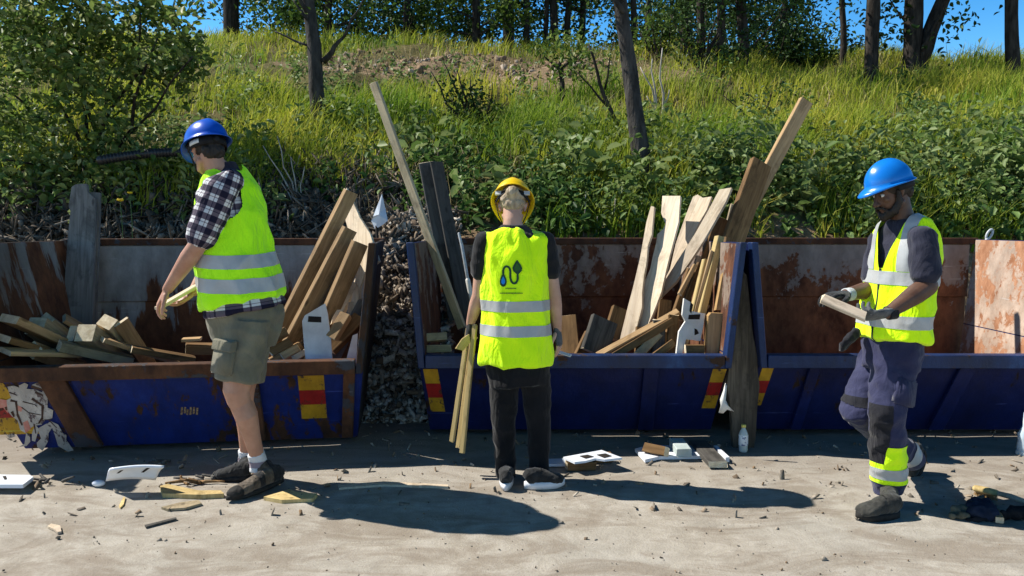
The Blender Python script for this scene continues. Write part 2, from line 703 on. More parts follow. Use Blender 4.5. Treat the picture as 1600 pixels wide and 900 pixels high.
def patch_leaf_mat(name, cols, trans, rough, spec):
    m = leaf_mat(name, cols, trans, rough, spec)
    nt = m.node_tree
    ramp = next(n for n in nt.nodes if n.type == 'VALTORGB')
    tc = nt.nodes.new('ShaderNodeTexCoord')
    nz = nt.nodes.new('ShaderNodeTexNoise')
    nz.inputs['Scale'].default_value = 0.55
    nz.inputs['Detail'].default_value = 5
    nt.links.new(tc.outputs['Object'], nz.inputs['Vector'])
    r2 = nt.nodes.new('ShaderNodeValToRGB')
    r2.color_ramp.elements[0].position = 0.36
    r2.color_ramp.elements[0].color = (0.55, 0.75, 0.55, 1)
    r2.color_ramp.elements[1].position = 0.62
    r2.color_ramp.elements[1].color = (1.5, 1.22, 1.2, 1)
    nt.links.new(nz.outputs['Fac'], r2.inputs[0])
    mx = nt.nodes.new('ShaderNodeMix')
    mx.data_type = 'RGBA'
    mx.blend_type = 'MULTIPLY'
    mx.inputs[0].default_value = 1.0
    nt.links.new(ramp.outputs[0], mx.inputs[6])
    nt.links.new(r2.outputs[0], mx.inputs[7])
    for n in nt.nodes:
        if n.type == 'BSDF_PRINCIPLED':
            nt.links.new(mx.outputs[2], n.inputs['Base Color'])
        if n.type == 'BSDF_TRANSLUCENT':
            nt.links.new(mx.outputs[2], n.inputs[0])
    return m


# grass: bright meadow grass in tufts
MAT['grass'] = patch_leaf_mat('meadow_grass', [(0.13, 0.20, 0.015), (0.26, 0.34, 0.03), (0.33, 0.40, 0.045), (0.40, 0.42, 0.08), (0.19, 0.28, 0.022)], 0.45, 0.55, 0.15)
x, y = on_hill(170000, 7.4, 26, 1.25)
pn = fnoise(x, y, 0.55) + 0.5 * fnoise(x, y, 2.1, 9)
px_ = 800 + x / y * 1200
py_ = 355 - (terr(x, y) - 1.4) / y * 1200
dens = 0.52 + 1.25 * pn
dens -= 0.55 * np.exp(-((x + 1.2) / 4.8) ** 4) * np.exp(-((y - 15.9) / 2.2) ** 2) * (2.6 + 1.6 * pn)
dens -= np.clip((8.3 - y) * 1.6, 0, 1) * (x < 0.3)
dens -= 0.0 * ((px_ > 820) & (py_ > 235 + 25 * np.sin(px_ / 60))).astype(float)
keep = rng.uniform(0, 1, len(x)) < dens
x, y, pn = x[keep], y[keep], pn[keep]
# gather into tufts
tx = np.round(x / 0.16) * 0.16 + 0.06 * np.sin(y * 31)
x = x * 0.55 + tx * 0.45
z = terr(x, y)
h = rng.uniform(0.18, 0.55, len(x)) * (1 + 0.6 * pn)
v_, f_ = blade_soup(np.stack([x, y, z], 1), h, rng.uniform(0.008, 0.017, len(x)) * (0.7 + y / 22), rng.uniform(0.1, 0.75, len(x)), az=rng.normal(0.4, 1.3, len(x)))
tag(link('grass', mesh_np('grass', v_, f_), MAT['grass']), kind='stuff', label='long bright green grass growing over the hillside', cat='grass')

# dry straw among it
MAT['straw'] = leaf_mat('dry_straw', [(0.30, 0.24, 0.11), (0.42, 0.34, 0.18), (0.22, 0.19, 0.08)], 0.25, 0.6, 0.2)
x, y = on_hill(26000, 7.7, 25, 1.0)
pn = fnoise(x, y, 0.5, 31)
keep = rng.uniform(-0.2, 0.9, len(x)) < pn + 0.25 * (x > 2) + 0.3 * (np.abs(y - 16.8) < 1.6)
x, y = x[keep], y[keep]
v_, f_ = blade_soup(np.stack([x, y, terr(x, y)], 1), rng.uniform(0.2, 0.5, len(x)), rng.uniform(0.006, 0.012, len(x)) * (0.7 + y / 22), rng.uniform(0.2, 0.9, len(x)))
tag(link('dry_grass', mesh_np('dry_grass', v_, f_), MAT['straw']), kind='stuff', label='dry straw coloured grass stalks scattered over the hillside', cat='grass')

# leafy undergrowth: nettles and young shrubs low on the slope
MAT['nettle'] = leaf_mat('nettle_leaf', [(0.018, 0.05, 0.012), (0.055, 0.12, 0.025), (0.10, 0.18, 0.04), (0.17, 0.26, 0.075), (0.035, 0.085, 0.02)], 0.3, 0.55, 0.2)


def plant_cloud(pts, hlo, hhi, leaves, lsz):
    cs, ls = [], []
    for p in pts:
        hh = random.uniform(hlo, hhi)
        stems = random.randint(4, 8)
        for s in range(stems):
            lx, ly = random.gauss(0, 0.16), random.gauss(0, 0.16)
            bx, by = random.gauss(0, 0.12), random.gauss(0, 0.12)
            k = max(4, int(leaves / stems))
            for q in range(k):
                u = (q + random.random()) / k
                rr = 0.10 * (1 - 0.5 * u)
                cs.append((p[0] + bx + lx * u * hh + random.gauss(0, rr), p[1] + by + ly * u * hh + random.gauss(0, rr), p[2] + u * hh))
                ls.append(random.uniform(*lsz) * (1.1 - 0.4 * u))
    return np.array(cs), np.array(ls)


pts = []
for i in range(125):
    px, py = random.uniform(830, 1900), random.uniform(195, 378)
    if random.random() < 0.25:
        px, py = random.uniform(640, 900), random.uniform(255, 372)
    lim = 240 + 30 * math.sin(px / 75.0) + 18 * math.sin(px / 23.0)
    if py < lim and random.random() < 0.88:
        continue
    pts.append(hit(px, min(py, 372)))
for i in range(40):
    px, py = random.uniform(330, 700), random.uniform(150, 330)
    if random.random() < 0.5:
        pts.append(hit(px, py))
for i in range(9):
    pts.append(hit(random.uniform(900, 1620), random.uniform(140, 230)))
pts = [p for p in pts if not (abs(800 + p.x / p.y * 1200 - 1018) < 34 and 6.9 < p.y < 9.6)]
cs, ls = plant_cloud(pts, 0.12, 0.62, 75, (0.05, 0.15))
v_, f_ = leaf_soup(cs, ls, ls * rng.uniform(0.3, 0.6, len(ls)), 0.35, 0.4)
tag(link('undergrowth', mesh_np('undergrowth', v_, f_), MAT['nettle']), kind='stuff', label='dark leafy nettles and low undergrowth at the foot of the slope behind the skips', cat='undergrowth')
pts = [hit(random.uniform(830, 1800), random.uniform(225, 362)) for i in range(130)] + [hit(random.uniform(200, 830), random.uniform(110, 280)) for i in range(40)] + [hit(random.uniform(-20, 420), random.uniform(285, 355)) for i in range(34)]
cs, ls = plant_cloud(pts, 0.2, 0.8, 60, (0.06, 0.15))
big = [hit(random.uniform(840, 1600), random.uniform(200, 350)) for i in range(26)] + [hit(random.uniform(640, 830), random.uniform(230, 340)) for i in range(6)]
c2, l2 = plant_cloud(big, 0.25, 0.6, 26, (0.16, 0.28))
cs, ls = np.concatenate([cs, c2]), np.concatenate([ls, l2])
v_, f_ = leaf_soup(cs, ls, ls * 0.55, 0.5, 0.3)
MAT['weed'] = leaf_mat('pale_weed_leaf', [(0.09, 0.16, 0.03), (0.18, 0.25, 0.08), (0.26, 0.32, 0.13), (0.13, 0.21, 0.05)], 0.35, 0.5, 0.2)
tag(link('weeds', mesh_np('weeds', v_, f_), MAT['weed']), kind='stuff', label='pale broad-leaved weeds dotted over the grassy slope', cat='weeds')

# rubble and dead twigs along the foot of the bank
MAT['rubble'] = island_mat('rubble', [(0.03, 0.024, 0.018), (0.11, 0.085, 0.06), (0.05, 0.042, 0.036), (0.24, 0.19, 0.14), (0.045, 0.034, 0.024), (0.36, 0.31, 0.25), (0.07, 0.065, 0.06), (0.16, 0.12, 0.08)])
n = 5200
px = rng.uniform(-60, 700, n)
yy = rng.uniform(6.78, 8.5, n) - 0.25 * rng.uniform(0, 1, n) * (rng.uniform(0, 1, n) < 0.3)
xx = (px - 800) / 1200 * yy
cen = np.stack([xx, yy, terr(xx, yy) + rng.uniform(-0.02, 0.12, n)], 1)
v1 = chunk_soup(cen, rng.uniform(0.02, 0.085, n), np.stack([rng.uniform(0.6, 3.4, n), rng.uniform(0.4, 1.1, n), rng.uniform(0.15, 0.6, n)], 1))
n = 2600
px = rng.uniform(-60, 700, n)
yy = rng.uniform(6.8, 8.9, n)
xx = (px - 800) / 1200 * yy
cen = np.stack([xx, yy, terr(xx, yy) + rng.uniform(0.03, 0.2, n)], 1)
v2 = chunk_soup(cen, rng.uniform(0.008, 0.016, n), np.stack([rng.uniform(8, 34, n), np.ones(n), np.ones(n)], 1))
n = 520
px = rng.uniform(500, 960, n)
yy = rng.normal(16.6, 1.0, n)
xx = (px - 800) / 1200 * yy
cen = np.stack([xx, yy, terr(xx, yy) + 0.03], 1)
v3 = chunk_soup(cen, 0.03 + 0.11 * rng.uniform(0, 1, n) ** 2.5, np.stack([rng.uniform(0.8, 2, n), rng.uniform(0.7, 1.2, n), rng.uniform(0.3, 0.7, n)], 1))
v_, f_ = stack(v1, v2)
tag(link('rubble', mesh_np('rubble', v_, f_), MAT['rubble']), kind='stuff', label='rubble and dead twigs along the foot of the bank', cat='rubble')
MAT['stone'] = island_mat('pale_stone', [(0.24, 0.15, 0.085), (0.30, 0.21, 0.13), (0.18, 0.11, 0.06), (0.44, 0.37, 0.30), (0.22, 0.14, 0.08)])
tag(link('stones', mesh_np('stones', *v3), MAT['stone']), kind='stuff', label='pale broken stones on the bare earth terrace near the top of the slope', cat='stones')

# heap in the gap between the two left skips
hx_ = np.linspace(-1.18, -0.52, 30)
hy_ = np.linspace(5.45, 7.4, 60)
A, B = np.meshgrid(hx_, hy_)
C = np.interp(B, [5.45, 5.6, 6.2, 6.8, 7.4], [-0.03, 0.06, 0.62, 1.15, 1.5])
for i in range(C.shape[0]):
    for j in range(C.shape[1]):
        C[i, j] += 0.09 * mnoise.fractal(V((A[i, j] * 5, B[i, j] * 5, 1)), 1, 2, 3) * min(1, (B[i, j] - 5.4) * 4)
hv = np.stack([A.ravel(), B.ravel(), C.ravel()], 1)
idx = np.arange(A.size).reshape(A.shape)
hf = np.stack([idx[:-1, :-1], idx[:-1, 1:], idx[1:, 1:], idx[1:, :-1]], -1).reshape(-1, 4)
n = 5200
ii = rng.integers(0, len(hv), n)
cen = hv[ii] + rng.normal(0, 0.02, (n, 3)) + np.array([0, -0.01, 0.02])
vc = chunk_soup(cen, rng.uniform(0.012, 0.055, n), np.stack([rng.uniform(0.6, 3.6, n), rng.uniform(0.4, 1.1, n), rng.uniform(0.1, 0.6, n)], 1))
n = 900
jj = np.where(hv[:, 1] < 6.15)[0]
ii = jj[rng.integers(0, len(jj), n)]
cen = hv[ii] + rng.normal(0, 0.02, (n, 3)) + np.array([0, -0.02, 0.03])
vp = chunk_soup(cen, rng.uniform(0.015, 0.055, n), np.stack([rng.uniform(0.7, 2.4, n), rng.uniform(0.5, 1.1, n), rng.uniform(0.2, 0.7, n)], 1))
MAT['sun_gravel'] = island_mat('sun_painted_gravel', [(0.75, 0.70, 0.62), (0.5, 0.45, 0.38), (0.85, 0.82, 0.76), (0.35, 0.3, 0.25), (0.7, 0.62, 0.52)])  # gravel coloured extra pale, standing in for sunlight on the heap's foot
tag(link('sun_painted_rubble', mesh_np('sun_painted_rubble', *vp), MAT['sun_gravel']), kind='stuff', label='pale gravel with painted-in sunlight at the foot of the rubble heap between the skips', cat='rubble')
MAT['heap'] = island_mat('heap_debris', [(0.04, 0.03, 0.022), (0.26, 0.20, 0.14), (0.08, 0.06, 0.045), (0.46, 0.39, 0.31), (0.05, 0.038, 0.028), (0.18, 0.13, 0.09), (0.58, 0.52, 0.44), (0.11, 0.08, 0.06)])
v_, f_ = stack((hv, hf), vc)
tag(link('rubble_heap', mesh_np('rubble_heap', v_, f_), MAT['heap']), kind='stuff', label='heap of broken debris filling the gap between the rusty skip and the middle skip', cat='rubble')

# the wood behind the crest, one leafy mass with gaps
MAT['wood_leaf'] = leaf_mat('wood_leaf', [(0.014, 0.034, 0.010), (0.03, 0.065, 0.016), (0.06, 0.115, 0.028), (0.022, 0.05, 0.014), (0.09, 0.15, 0.035)], 0.35, 0.5, 0.2)
cs = []
while len(cs) < 520:
    px, Yd, hh = random.uniform(385, 1255), random.uniform(24.5, 30), random.uniform(0.1, 4.6)
    xx = (px - 800) / 1200 * Yd
    if mnoise.noise(V((xx * 0.5, hh * 0.6, 4.0))) + (0.35 if px < 800 else 0.12) - 0.06 * hh < 0:
        continue
    cs.append((xx, Yd, float(terr(xx, Yd)) + hh))
cs = np.array(cs)
cs = np.repeat(cs, 60, 0) + rng.normal(0, 0.34, (len(cs) * 60, 3))
ls = rng.uniform(0.09, 0.19, len(cs))
tag(link('woodland', mesh_np('woodland', *leaf_soup(cs, ls, ls * 0.6, 0.3, 0.4)), MAT['wood_leaf']), kind='stuff', label='dark leafy wood closing the view behind the crest', cat='woodland')
# ------------------------------------------------------------------ trees and bushes
MAT['bark_dark'] = simple('bark_dark', (0.018, 0.015, 0.013), (0.06, 0.05, 0.042), 14, 0.9, 0.1, 0.8, 30, (1, 1, 0.25), dist=0.03)
MAT['bark_grey'] = simple('bark_grey', (0.028, 0.025, 0.023), (0.085, 0.076, 0.068), 12, 0.85, 0.15, 0.8, 26, (1, 1, 0.3), dist=0.03)
MAT['dead_wood'] = simple('dead_wood', (0.25, 0.22, 0.18), (0.50, 0.46, 0.40), 20, 0.85, 0.15, 0.4, 60, (1, 1, 0.3))
MAT['leaf_dark'] = leaf_mat('leaf_dark', [(0.016, 0.036, 0.012), (0.03, 0.065, 0.018), (0.06, 0.115, 0.03), (0.025, 0.055, 0.018)], 0.3, 0.5, 0.22)
MAT['leaf_mid'] = leaf_mat('leaf_mid', [(0.035, 0.075, 0.014), (0.08, 0.14, 0.024), (0.13, 0.19, 0.035), (0.05, 0.10, 0.02)], 0.4, 0.5, 0.22)
MAT['leaf_pale'] = leaf_mat('leaf_pale', [(0.05, 0.095, 0.018), (0.13, 0.20, 0.04), (0.24, 0.30, 0.08), (0.08, 0.15, 0.028), (0.36, 0.38, 0.17)], 0.42, 0.5, 0.25)


def branch(bm, a, b, r0, r1, wob=0.08, n=7, sides=8):
    a, b = V(a), V(b)
    L = (b - a).length
    pts, rad = [], []
    o = random.uniform(0, 99)
    for i in range(n):
        u = i / (n - 1)
        p = a.lerp(b, u)
        k = math.sin(math.pi * u) if n > 2 else 0
        p = p + V((mnoise.noise(V((u * 2.5, o, 0))), mnoise.noise(V((u * 2.5, o, 7))), 0.4 * mnoise.noise(V((u * 2.5, o, 13))))) * (wob * L * min(1, k + 0.25 * u))
        if i == 0:
            p = a
        pts.append(p)
        rad.append((r0 + (r1 - r0) * u) * (1 + 0.10 * mnoise.noise(V((u * 6, o, 3)))))
    tube(bm, pts, rad, n=sides, round_ends=False)
    return pts


def make_tree(name, label, cat, base, segs, mats, leaves=None, group=None, lmat='leaf_mid'):
    """segs: list of (a, b, r0, r1) limbs relative to base; leaves: (centres, size range)"""
    t = empty(name, base, label, cat, group)
    bm = bmesh.new()
    for s in segs[:1]:
        branch(bm, s[0], s[1], s[2], s[3], s[4] if len(s) > 4 else 0.05, 10, 10)
    from_bm('trunk', bm, MAT[mats], t, True)
    for s in segs[1:]:
        bm = bmesh.new()
        branch(bm, s[0], s[1], s[2], s[3], s[4] if len(s) > 4 else 0.1, 6, 7)
        from_bm('limb', bm, MAT[mats], t, True)
    if leaves is not None and len(leaves[0]):
        cs = np.array(leaves[0])
        ls = rng.uniform(leaves[1][0], leaves[1][1], len(cs))
        v_, f_ = leaf_soup(cs, ls, ls * rng.uniform(0.45, 0.7, len(cs)), 0.3, 0.4)
        link('crown', mesh_np('crown', v_, f_), MAT[lmat], t)
    return t


def clusters(cents, n, sd):
    out = []
    for c in cents:
        k = int(n * random.uniform(0.6, 1.4))
        g = rng.normal(0, 1, (k, 3)) * np.array([sd, sd, sd * 0.7]) * random.uniform(0.7, 1.3)
        out.append(g + np.array(c))
    return np.concatenate(out)


def rel(p, base):
    return V(p) - V(base)


# three slender trees on the slope
b = hit(503, 212)
tp = P(478, -60, b.y + 0.1)
cc = [rel(P(px, py, b.y + random.uniform(-0.8, 0.8)), b) for px, py in ((430, -70), (560, -60), (500, -110), (470, -40), (410, -30), (585, -20), (600, -90), (380, -110), (455, 10))]
make_tree('slender_tree', 'slender grey tree with a forked twig, right of the tall man\'s helmet', 'tree', b,
          [((0, 0, -0.2), rel(tp, b), 0.115, 0.075, 0.03),
           (rel(P(505, 96, b.y), b), rel(P(537, 58, b.y - 0.1), b), 0.045, 0.02), (rel(P(537, 58, b.y - 0.1), b), rel(P(575, -10, b.y - 0.2), b), 0.02, 0.006),
           (rel(P(484, 72, b.y), b), rel(P(425, 48, b.y + 0.2), b), 0.02, 0.007), (rel(P(480, 30, b.y), b), rel(P(458, 0, b.y), b), 0.025, 0.01),
           (rel(P(480, 20, b.y), b), rel(P(430, -80, b.y), b), 0.03, 0.01), (rel(P(482, -10, b.y), b), rel(P(560, -80, b.y), b), 0.03, 0.01)],
          'bark_grey', (clusters(cc, 130, 0.28), (0.05, 0.09)), 'slender trees on the slope', 'leaf_mid')
b = hit(1014, 288)
tp = P(962, -60, b.y + 0.2)
cc = [rel(P(px, py, b.y + random.uniform(-0.7, 0.7)), b) for px, py in ((900, -90), (1010, -80), (960, -130), (860, -50), (1060, -60), (930, -40))]
make_tree('slender_tree', 'grey leaning tree trunk on the slope behind the middle skip', 'tree', b,
          [((0, 0, -0.2), rel(tp, b), 0.105, 0.07, 0.025),
           (rel(P(975, 20, b.y), b), rel(P(900, -90, b.y), b), 0.03, 0.01), (rel(P(970, 0, b.y), b), rel(P(1040, -80, b.y), b), 0.03, 0.01)],
          'bark_grey', (clusters(cc, 120, 0.25), (0.045, 0.08)), 'slender trees on the slope', 'leaf_mid')
b = hit(985, 240)
cc = [rel(P(px, py, b.y), b) for px, py in ((905, 85), (925, 60), (895, 110), (960, 100), (880, 70))]
make_tree('sapling', 'thin dark sapling leaning left beside the grey leaning trunk', 'sapling', b,
          [((0, 0, -0.1), rel(P(918, 70, b.y), b), 0.04, 0.012, 0.06), (rel(P(960, 180, b.y), b), rel(P(900, 110, b.y), b), 0.018, 0.006), (rel(P(945, 140, b.y), b), rel(P(962, 50, b.y), b), 0.014, 0.005)],
          'bark_dark', (clusters(cc, 45, 0.16), (0.05, 0.09)), 'saplings on the slope', 'leaf_pale')
b = hit(884, 168)
cc = [rel(P(px, py, b.y), b) for px, py in ((868, 95), (900, 80), (885, 110), (850, 85), (915, 105), (880, 65))]
make_tree('sapling', 'small leafy sapling on a short bent stem below the bare earth terrace', 'sapling', b,
          [((0, 0, -0.1), rel(P(875, 98, b.y), b), 0.06, 0.03, 0.08), (rel(P(876, 110, b.y), b), rel(P(850, 88, b.y), b), 0.03, 0.01), (rel(P(876, 108, b.y), b), rel(P(905, 85, b.y), b), 0.025, 0.01)],
          'bark_dark', (clusters(cc, 60, 0.2), (0.06, 0.11)), 'saplings on the slope', 'leaf_mid')

# the trees along the crest: (base px, py, top px, radius px, leaf clusters)
CREST = [
    (362, 58, 360, 13, 'dark thick trunk at the crest above the far left slope'),
    (795, 66, 793, 9, 'short dark trunk at the crest just left of the tree row, above the bare earth'),
    (822, 72, 826, 5, 'thin dark trunk beside a bushy one at the crest, right of the bare earth'),
    (852, 76, 851, 4, 'very thin straight trunk at the crest, left member of a close pair'),
    (868, 80, 861, 6, 'thin dark trunk at the crest, right member of a close pair'),
    (886, 78, 892, 5, 'thin trunk at the crest just left of the grey leaning trunk'),
    (990, 84, 988, 5, 'thin dark trunk at the crest close behind the grey leaning trunk'),
    (1012, 88, 1016, 4, 'thin pale trunk at the crest right of the grey leaning trunk'),
    (1074, 98, 1082, 10, 'dark trunk at the crest, first thick one right of the grey leaning trunk'),
    (1094, 108, 1098, 6, 'dark trunk at the crest within the dense leafy group'),
    (1124, 112, 1126, 7, 'crooked dark trunk at the crest in the middle of the dense leafy group'),
    (1160, 122, 1157, 9, 'straight dark trunk at the crest at the right edge of the dense leafy group'),
    (1316, 116, 1317, 5, 'thin dark trunk at the crest standing against the blue sky, left of the thick ones'),
    (1361, 128, 1366, 11, 'thick dark straight trunk at the crest left of the forked pair'),
    (1586, 134, 1584, 10, 'dark trunk at the crest at the right edge of the photo'),
]
for (bx, by, tx_, rp, lab) in CREST:
    b = hit(bx, by)
    rr = rp / 1200 * b.y
    top = P(tx_, -150, b.y)
    top2 = top + V((random.uniform(-0.3, 0.3), random.uniform(-0.3, 0.3), 2.2))
    left = bx < 1250
    segs = [((0, 0, -0.3), rel(top, b), rr, rr * 0.8, 0.025), (rel(top, b), rel(top2, b), rr * 0.8, rr * 0.3)]
    cc = []
    for q in range(9 if left else 6):
        a = rel(P(tx_, random.uniform(-140, -10), b.y), b)
        ang = random.uniform(0, 6.28)
        L = random.uniform(0.5, 1.3)
        e = a + V((math.cos(ang) * L, math.sin(ang) * L, random.uniform(-0.25, 0.4)))
        segs.append((a, e, rr * 0.25, 0.008))
        cc += [e, e.lerp(a, 0.35) + V((0, 0, -0.1))]
    for q in range(6):
        cc.append(rel(top2, b) + V((random.gauss(0, 0.8), random.gauss(0, 0.8), random.uniform(-1.2, 0.6))))
    make_tree('crest_tree', lab, 'tree', b, segs, 'bark_dark', (clusters(cc, 60 if left else 28, 0.24), (0.08, 0.15)), 'trees along the crest', 'leaf_dark')
# forked tree on the right
b = hit(1426, 128)
segs = [((-0.05, 0, -0.3), rel(P(1432, -140, b.y), b), 0.19, 0.15, 0.02), ((0.02, -0.02, -0.2), rel(P(1440, 90, b.y), b), 0.17, 0.16, 0.0), (rel(P(1438, 96, b.y), b), rel(P(1482, -20, b.y), b), 0.17, 0.13, 0.03),
        (rel(P(1482, -20, b.y), b), rel(P(1520, -140, b.y), b), 0.13, 0.08, 0.03), (rel(P(1440, 80, b.y - 0.1), b), rel(P(1476, 10, b.y - 0.3), b), 0.05, 0.02), (rel(P(1425, 50, b.y), b), rel(P(1385, -10, b.y), b), 0.03, 0.01)]
cc = [rel(P(px, py, b.y + random.uniform(-0.6, 0.6)), b) for px, py in ((1395, 20), (1402, 45), (1385, 60), (1500, 15), (1490, 40), (1465, 70), (1380, -30), (1450, -30), (1520, -40), (1430, -80))]
make_tree('forked_tree', 'dark tree forking into two trunks low down, against the blue sky', 'tree', b, segs, 'bark_dark', (clusters(cc, 34, 0.24), (0.08, 0.15)), None, 'leaf_dark')

# leafy masses at the crest: bushes one can tell apart
BUSH = [(455, 62, 1.3, 1.0, 'leaf_mid', 'mid green bush at the crest left of the bare earth terrace'),
        (560, 58, 1.6, 1.2, 'leaf_dark', 'dense dark green bush at the crest above the bare earth terrace'),
        (650, 60, 1.6, 1.2, 'leaf_mid', 'leafy green bush at the crest in the middle of the bare earth terrace'),
        (735, 62, 1.5, 1.2, 'leaf_dark', 'dark green bush at the crest beside the short dark trunk'),
        (1030, 100, 0.9, 1.0, 'leaf_mid', 'green bush at the crest right behind the grey leaning trunk'),
        (1095, 110, 1.0, 1.0, 'leaf_dark', 'dark bush at the crest among the dense leafy trunks'),
        (1145, 112, 1.0, 1.0, 'leaf_dark', 'dark bush at the crest under the straight trunk of the leafy group'),
        (1215, 112, 1.0, 0.8, 'leaf_dark', 'rounded dark bush at the crest right of the leafy group of trunks'),
        (1262, 112, 0.9, 0.7, 'leaf_mid', 'low dark green bush at the crest below the open blue sky'),
        (1338, 96, 0.6, 0.6, 'leaf_dark', 'small dark bush between the thin trunk and the thick straight trunk at the crest')]
for (bx, by, w, hh, lm, lab) in BUSH:
    b = hit(bx, by)
    segs, cc = [], []
    for q in range(7):
        e = V((random.gauss(0, w * 0.45), random.gauss(0, w * 0.35), hh * random.uniform(0.5, 1.3)))
        segs.append(((0, 0, -0.1), e, 0.035, 0.01))
    for q in range(22):
        u = random.random()
        cc.append((random.gauss(0, w * 0.42), random.gauss(0, w * 0.35), hh * (0.12 + 1.15 * u)))
    make_tree('bush', lab, 'bush', b, segs, 'bark_dark', (clusters(cc, 42, 0.2), (0.07, 0.13)), 'bushes along the crest', lm)
# foliage hanging in from trees whose trunks stand behind the crest
for i, (px, Yd, lab) in enumerate(((520, 22, 'broad leafy tree behind the crest above the slender forked tree'), (640, 23, 'broad leafy tree behind the crest, its crown above the middle of the terrace'),
                                  (745, 22, 'broad leafy tree behind the crest left of the tree row'), (905, 25, 'tall leafy tree behind the thin trunks of the crest'),
                                  (1120, 24, 'tall leafy tree behind the dense leafy group of trunks'), (1215, 24, 'leafy tree behind the crest whose branches reach towards the open sky'))):
    x0 = (px - 800) / 1200 * Yd
    b = V((x0, Yd, float(terr(x0, Yd))))
    segs = [((0, 0, -0.3), (0, 0, 3.6), 0.14, 0.06, 0.03)]
    cc = []
    for q in range(26):
        e = V((random.gauss(0, 1.0), random.gauss(0, 0.7), random.uniform(0.6, 4.2)))
        if q < 12:
            segs.append(((0, 0, e.z * 0.7), e, 0.04, 0.01))
        cc.append(e)
    make_tree('broadleaf_tree', lab, 'tree', b, segs, 'bark_dark', (clusters(cc, 95 if px < 800 else 60, 0.28), (0.09, 0.17)), 'leafy trees behind the crest', 'leaf_dark' if i % 2 else 'leaf_mid')

# big bush on the left
b = hit(150, 262)
segs, cc = [], []
for (px, py, r0) in ((128, 160, 0.05), (60, 85, 0.03), (245, 60, 0.03), (205, 200, 0.03), (40, 200, 0.03), (110, 20, 0.03), (300, 90, 0.02), (180, 100, 0.03), (0, 130, 0.03), (10, 250, 0.02), (215, 20, 0.025)):
    e = rel(P(px, py, b.y + random.uniform(-1.2, 0.4)), b)
    segs.append(((0, 0, -0.1), e, r0, 0.008, 0.12))
for q in range(205):
    px, py = random.uniform(-60, 300), random.uniform(-80, 290)
    if py > 190 and px > 235 - (py - 190):
        continue
    if px > 200 and py > 150 + random.uniform(-30, 30):
        continue
    cc.append(rel(P(px, py, b.y + random.uniform(-1.3, 0.6)), b))
for q in range(75):
    cc.append(rel(P(random.uniform(0, 330), random.uniform(-20, 110), b.y + random.uniform(-1.0, 0.5)), b))
make_tree('large_bush', 'large sprawling leafy bush at the left above the rusty skip', 'bush', b, segs, 'bark_dark', (clusters(cc, 36, 0.13), (0.05, 0.115)), None, 'leaf_pale')
# dark twiggy bush mid slope
b = hit(752, 218)
segs, cc = [], []
for (px, py) in ((690, 95), (715, 110), (735, 120), (700, 150), (770, 130), (725, 160), (790, 160), (745, 140), (672, 110)):
    e = rel(P(px, py, b.y + random.uniform(-0.3, 0.3)), b)
    segs.append(((0, 0, -0.1), e, 0.03, 0.006, 0.1))
    cc += [e.lerp(V((0, 0, 0)), random.uniform(0.25, 0.7)) for k in range(3)]
make_tree('twiggy_bush', 'dark twiggy half bare bush on the slope above the woman', 'bush', b, segs, 'bark_dark', (clusters(cc, 26, 0.12), (0.04, 0.08)), None, 'leaf_dark')
b = hit(1190, 205)
cc = [rel(P(random.uniform(1150, 1230), random.uniform(150, 200), b.y), b) for q in range(9)]
make_tree('twiggy_bush', 'brown low bush on the slope left of the top of the tallest beam', 'bush', b, [((0, 0, -0.1), (random.gauss(0, 0.3), 0, random.uniform(0.3, 0.6)), 0.02, 0.006) for q in range(8)], 'bark_dark', (clusters(cc, 22, 0.14), (0.05, 0.09)), None, 'leaf_dark')
# pale dead branches
for (bx, by, tips, lab, r) in ((466, 322, ((412, 228), (432, 212), (440, 285), (475, 260), (455, 245)), 'bleached dead branches sticking up from the rubble behind the rusty skip', 0.012),
                               (1032, 188, ((1000, 105), (1020, 92), (1035, 75), (1046, 140), (1010, 150)), 'pale forked dead branches on the slope right of the grey leaning trunk', 0.022)):
    b = hit(bx, by)
    t = empty('dead_branch', b, lab, 'branch')
    for (px, py) in tips:
        bm = bmesh.new()
        branch(bm, (random.gauss(0, 0.02), 0, -0.05), rel(P(px, py, b.y - 0.1), b), r, r * 0.35, 0.1, 6, 6)
        from_bm('limb', bm, MAT['dead_wood'], t, True)
# tall weed stems just behind the middle skip
for (bx, ty, lab) in ((958, 310, 'tall flowering weed stalk behind the back rim of the middle skip'), (930, 338, 'short flowering weed stalk left of the tall one behind the middle skip'), (912, 300, 'bushy green weed stalk behind the woman\'s right shoulder')):
    b = hit(bx, 372)
    cs = []
    top = P(bx, ty, b.y)
    for q in range(34):
        u = random.random()
        cs.append(V((random.gauss(0, 0.03), random.gauss(0, 0.03), (top.z - b.z) * (0.2 + 0.8 * u))))
    make_tree('weed_stalk', lab, 'weed', b, [((0, 0, -0.1), (0.02, 0, top.z - b.z), 0.007, 0.004)], 'dead_wood', (np.array(cs), (0.025, 0.055)), 'weed stalks behind the middle skip', 'leaf_pale')
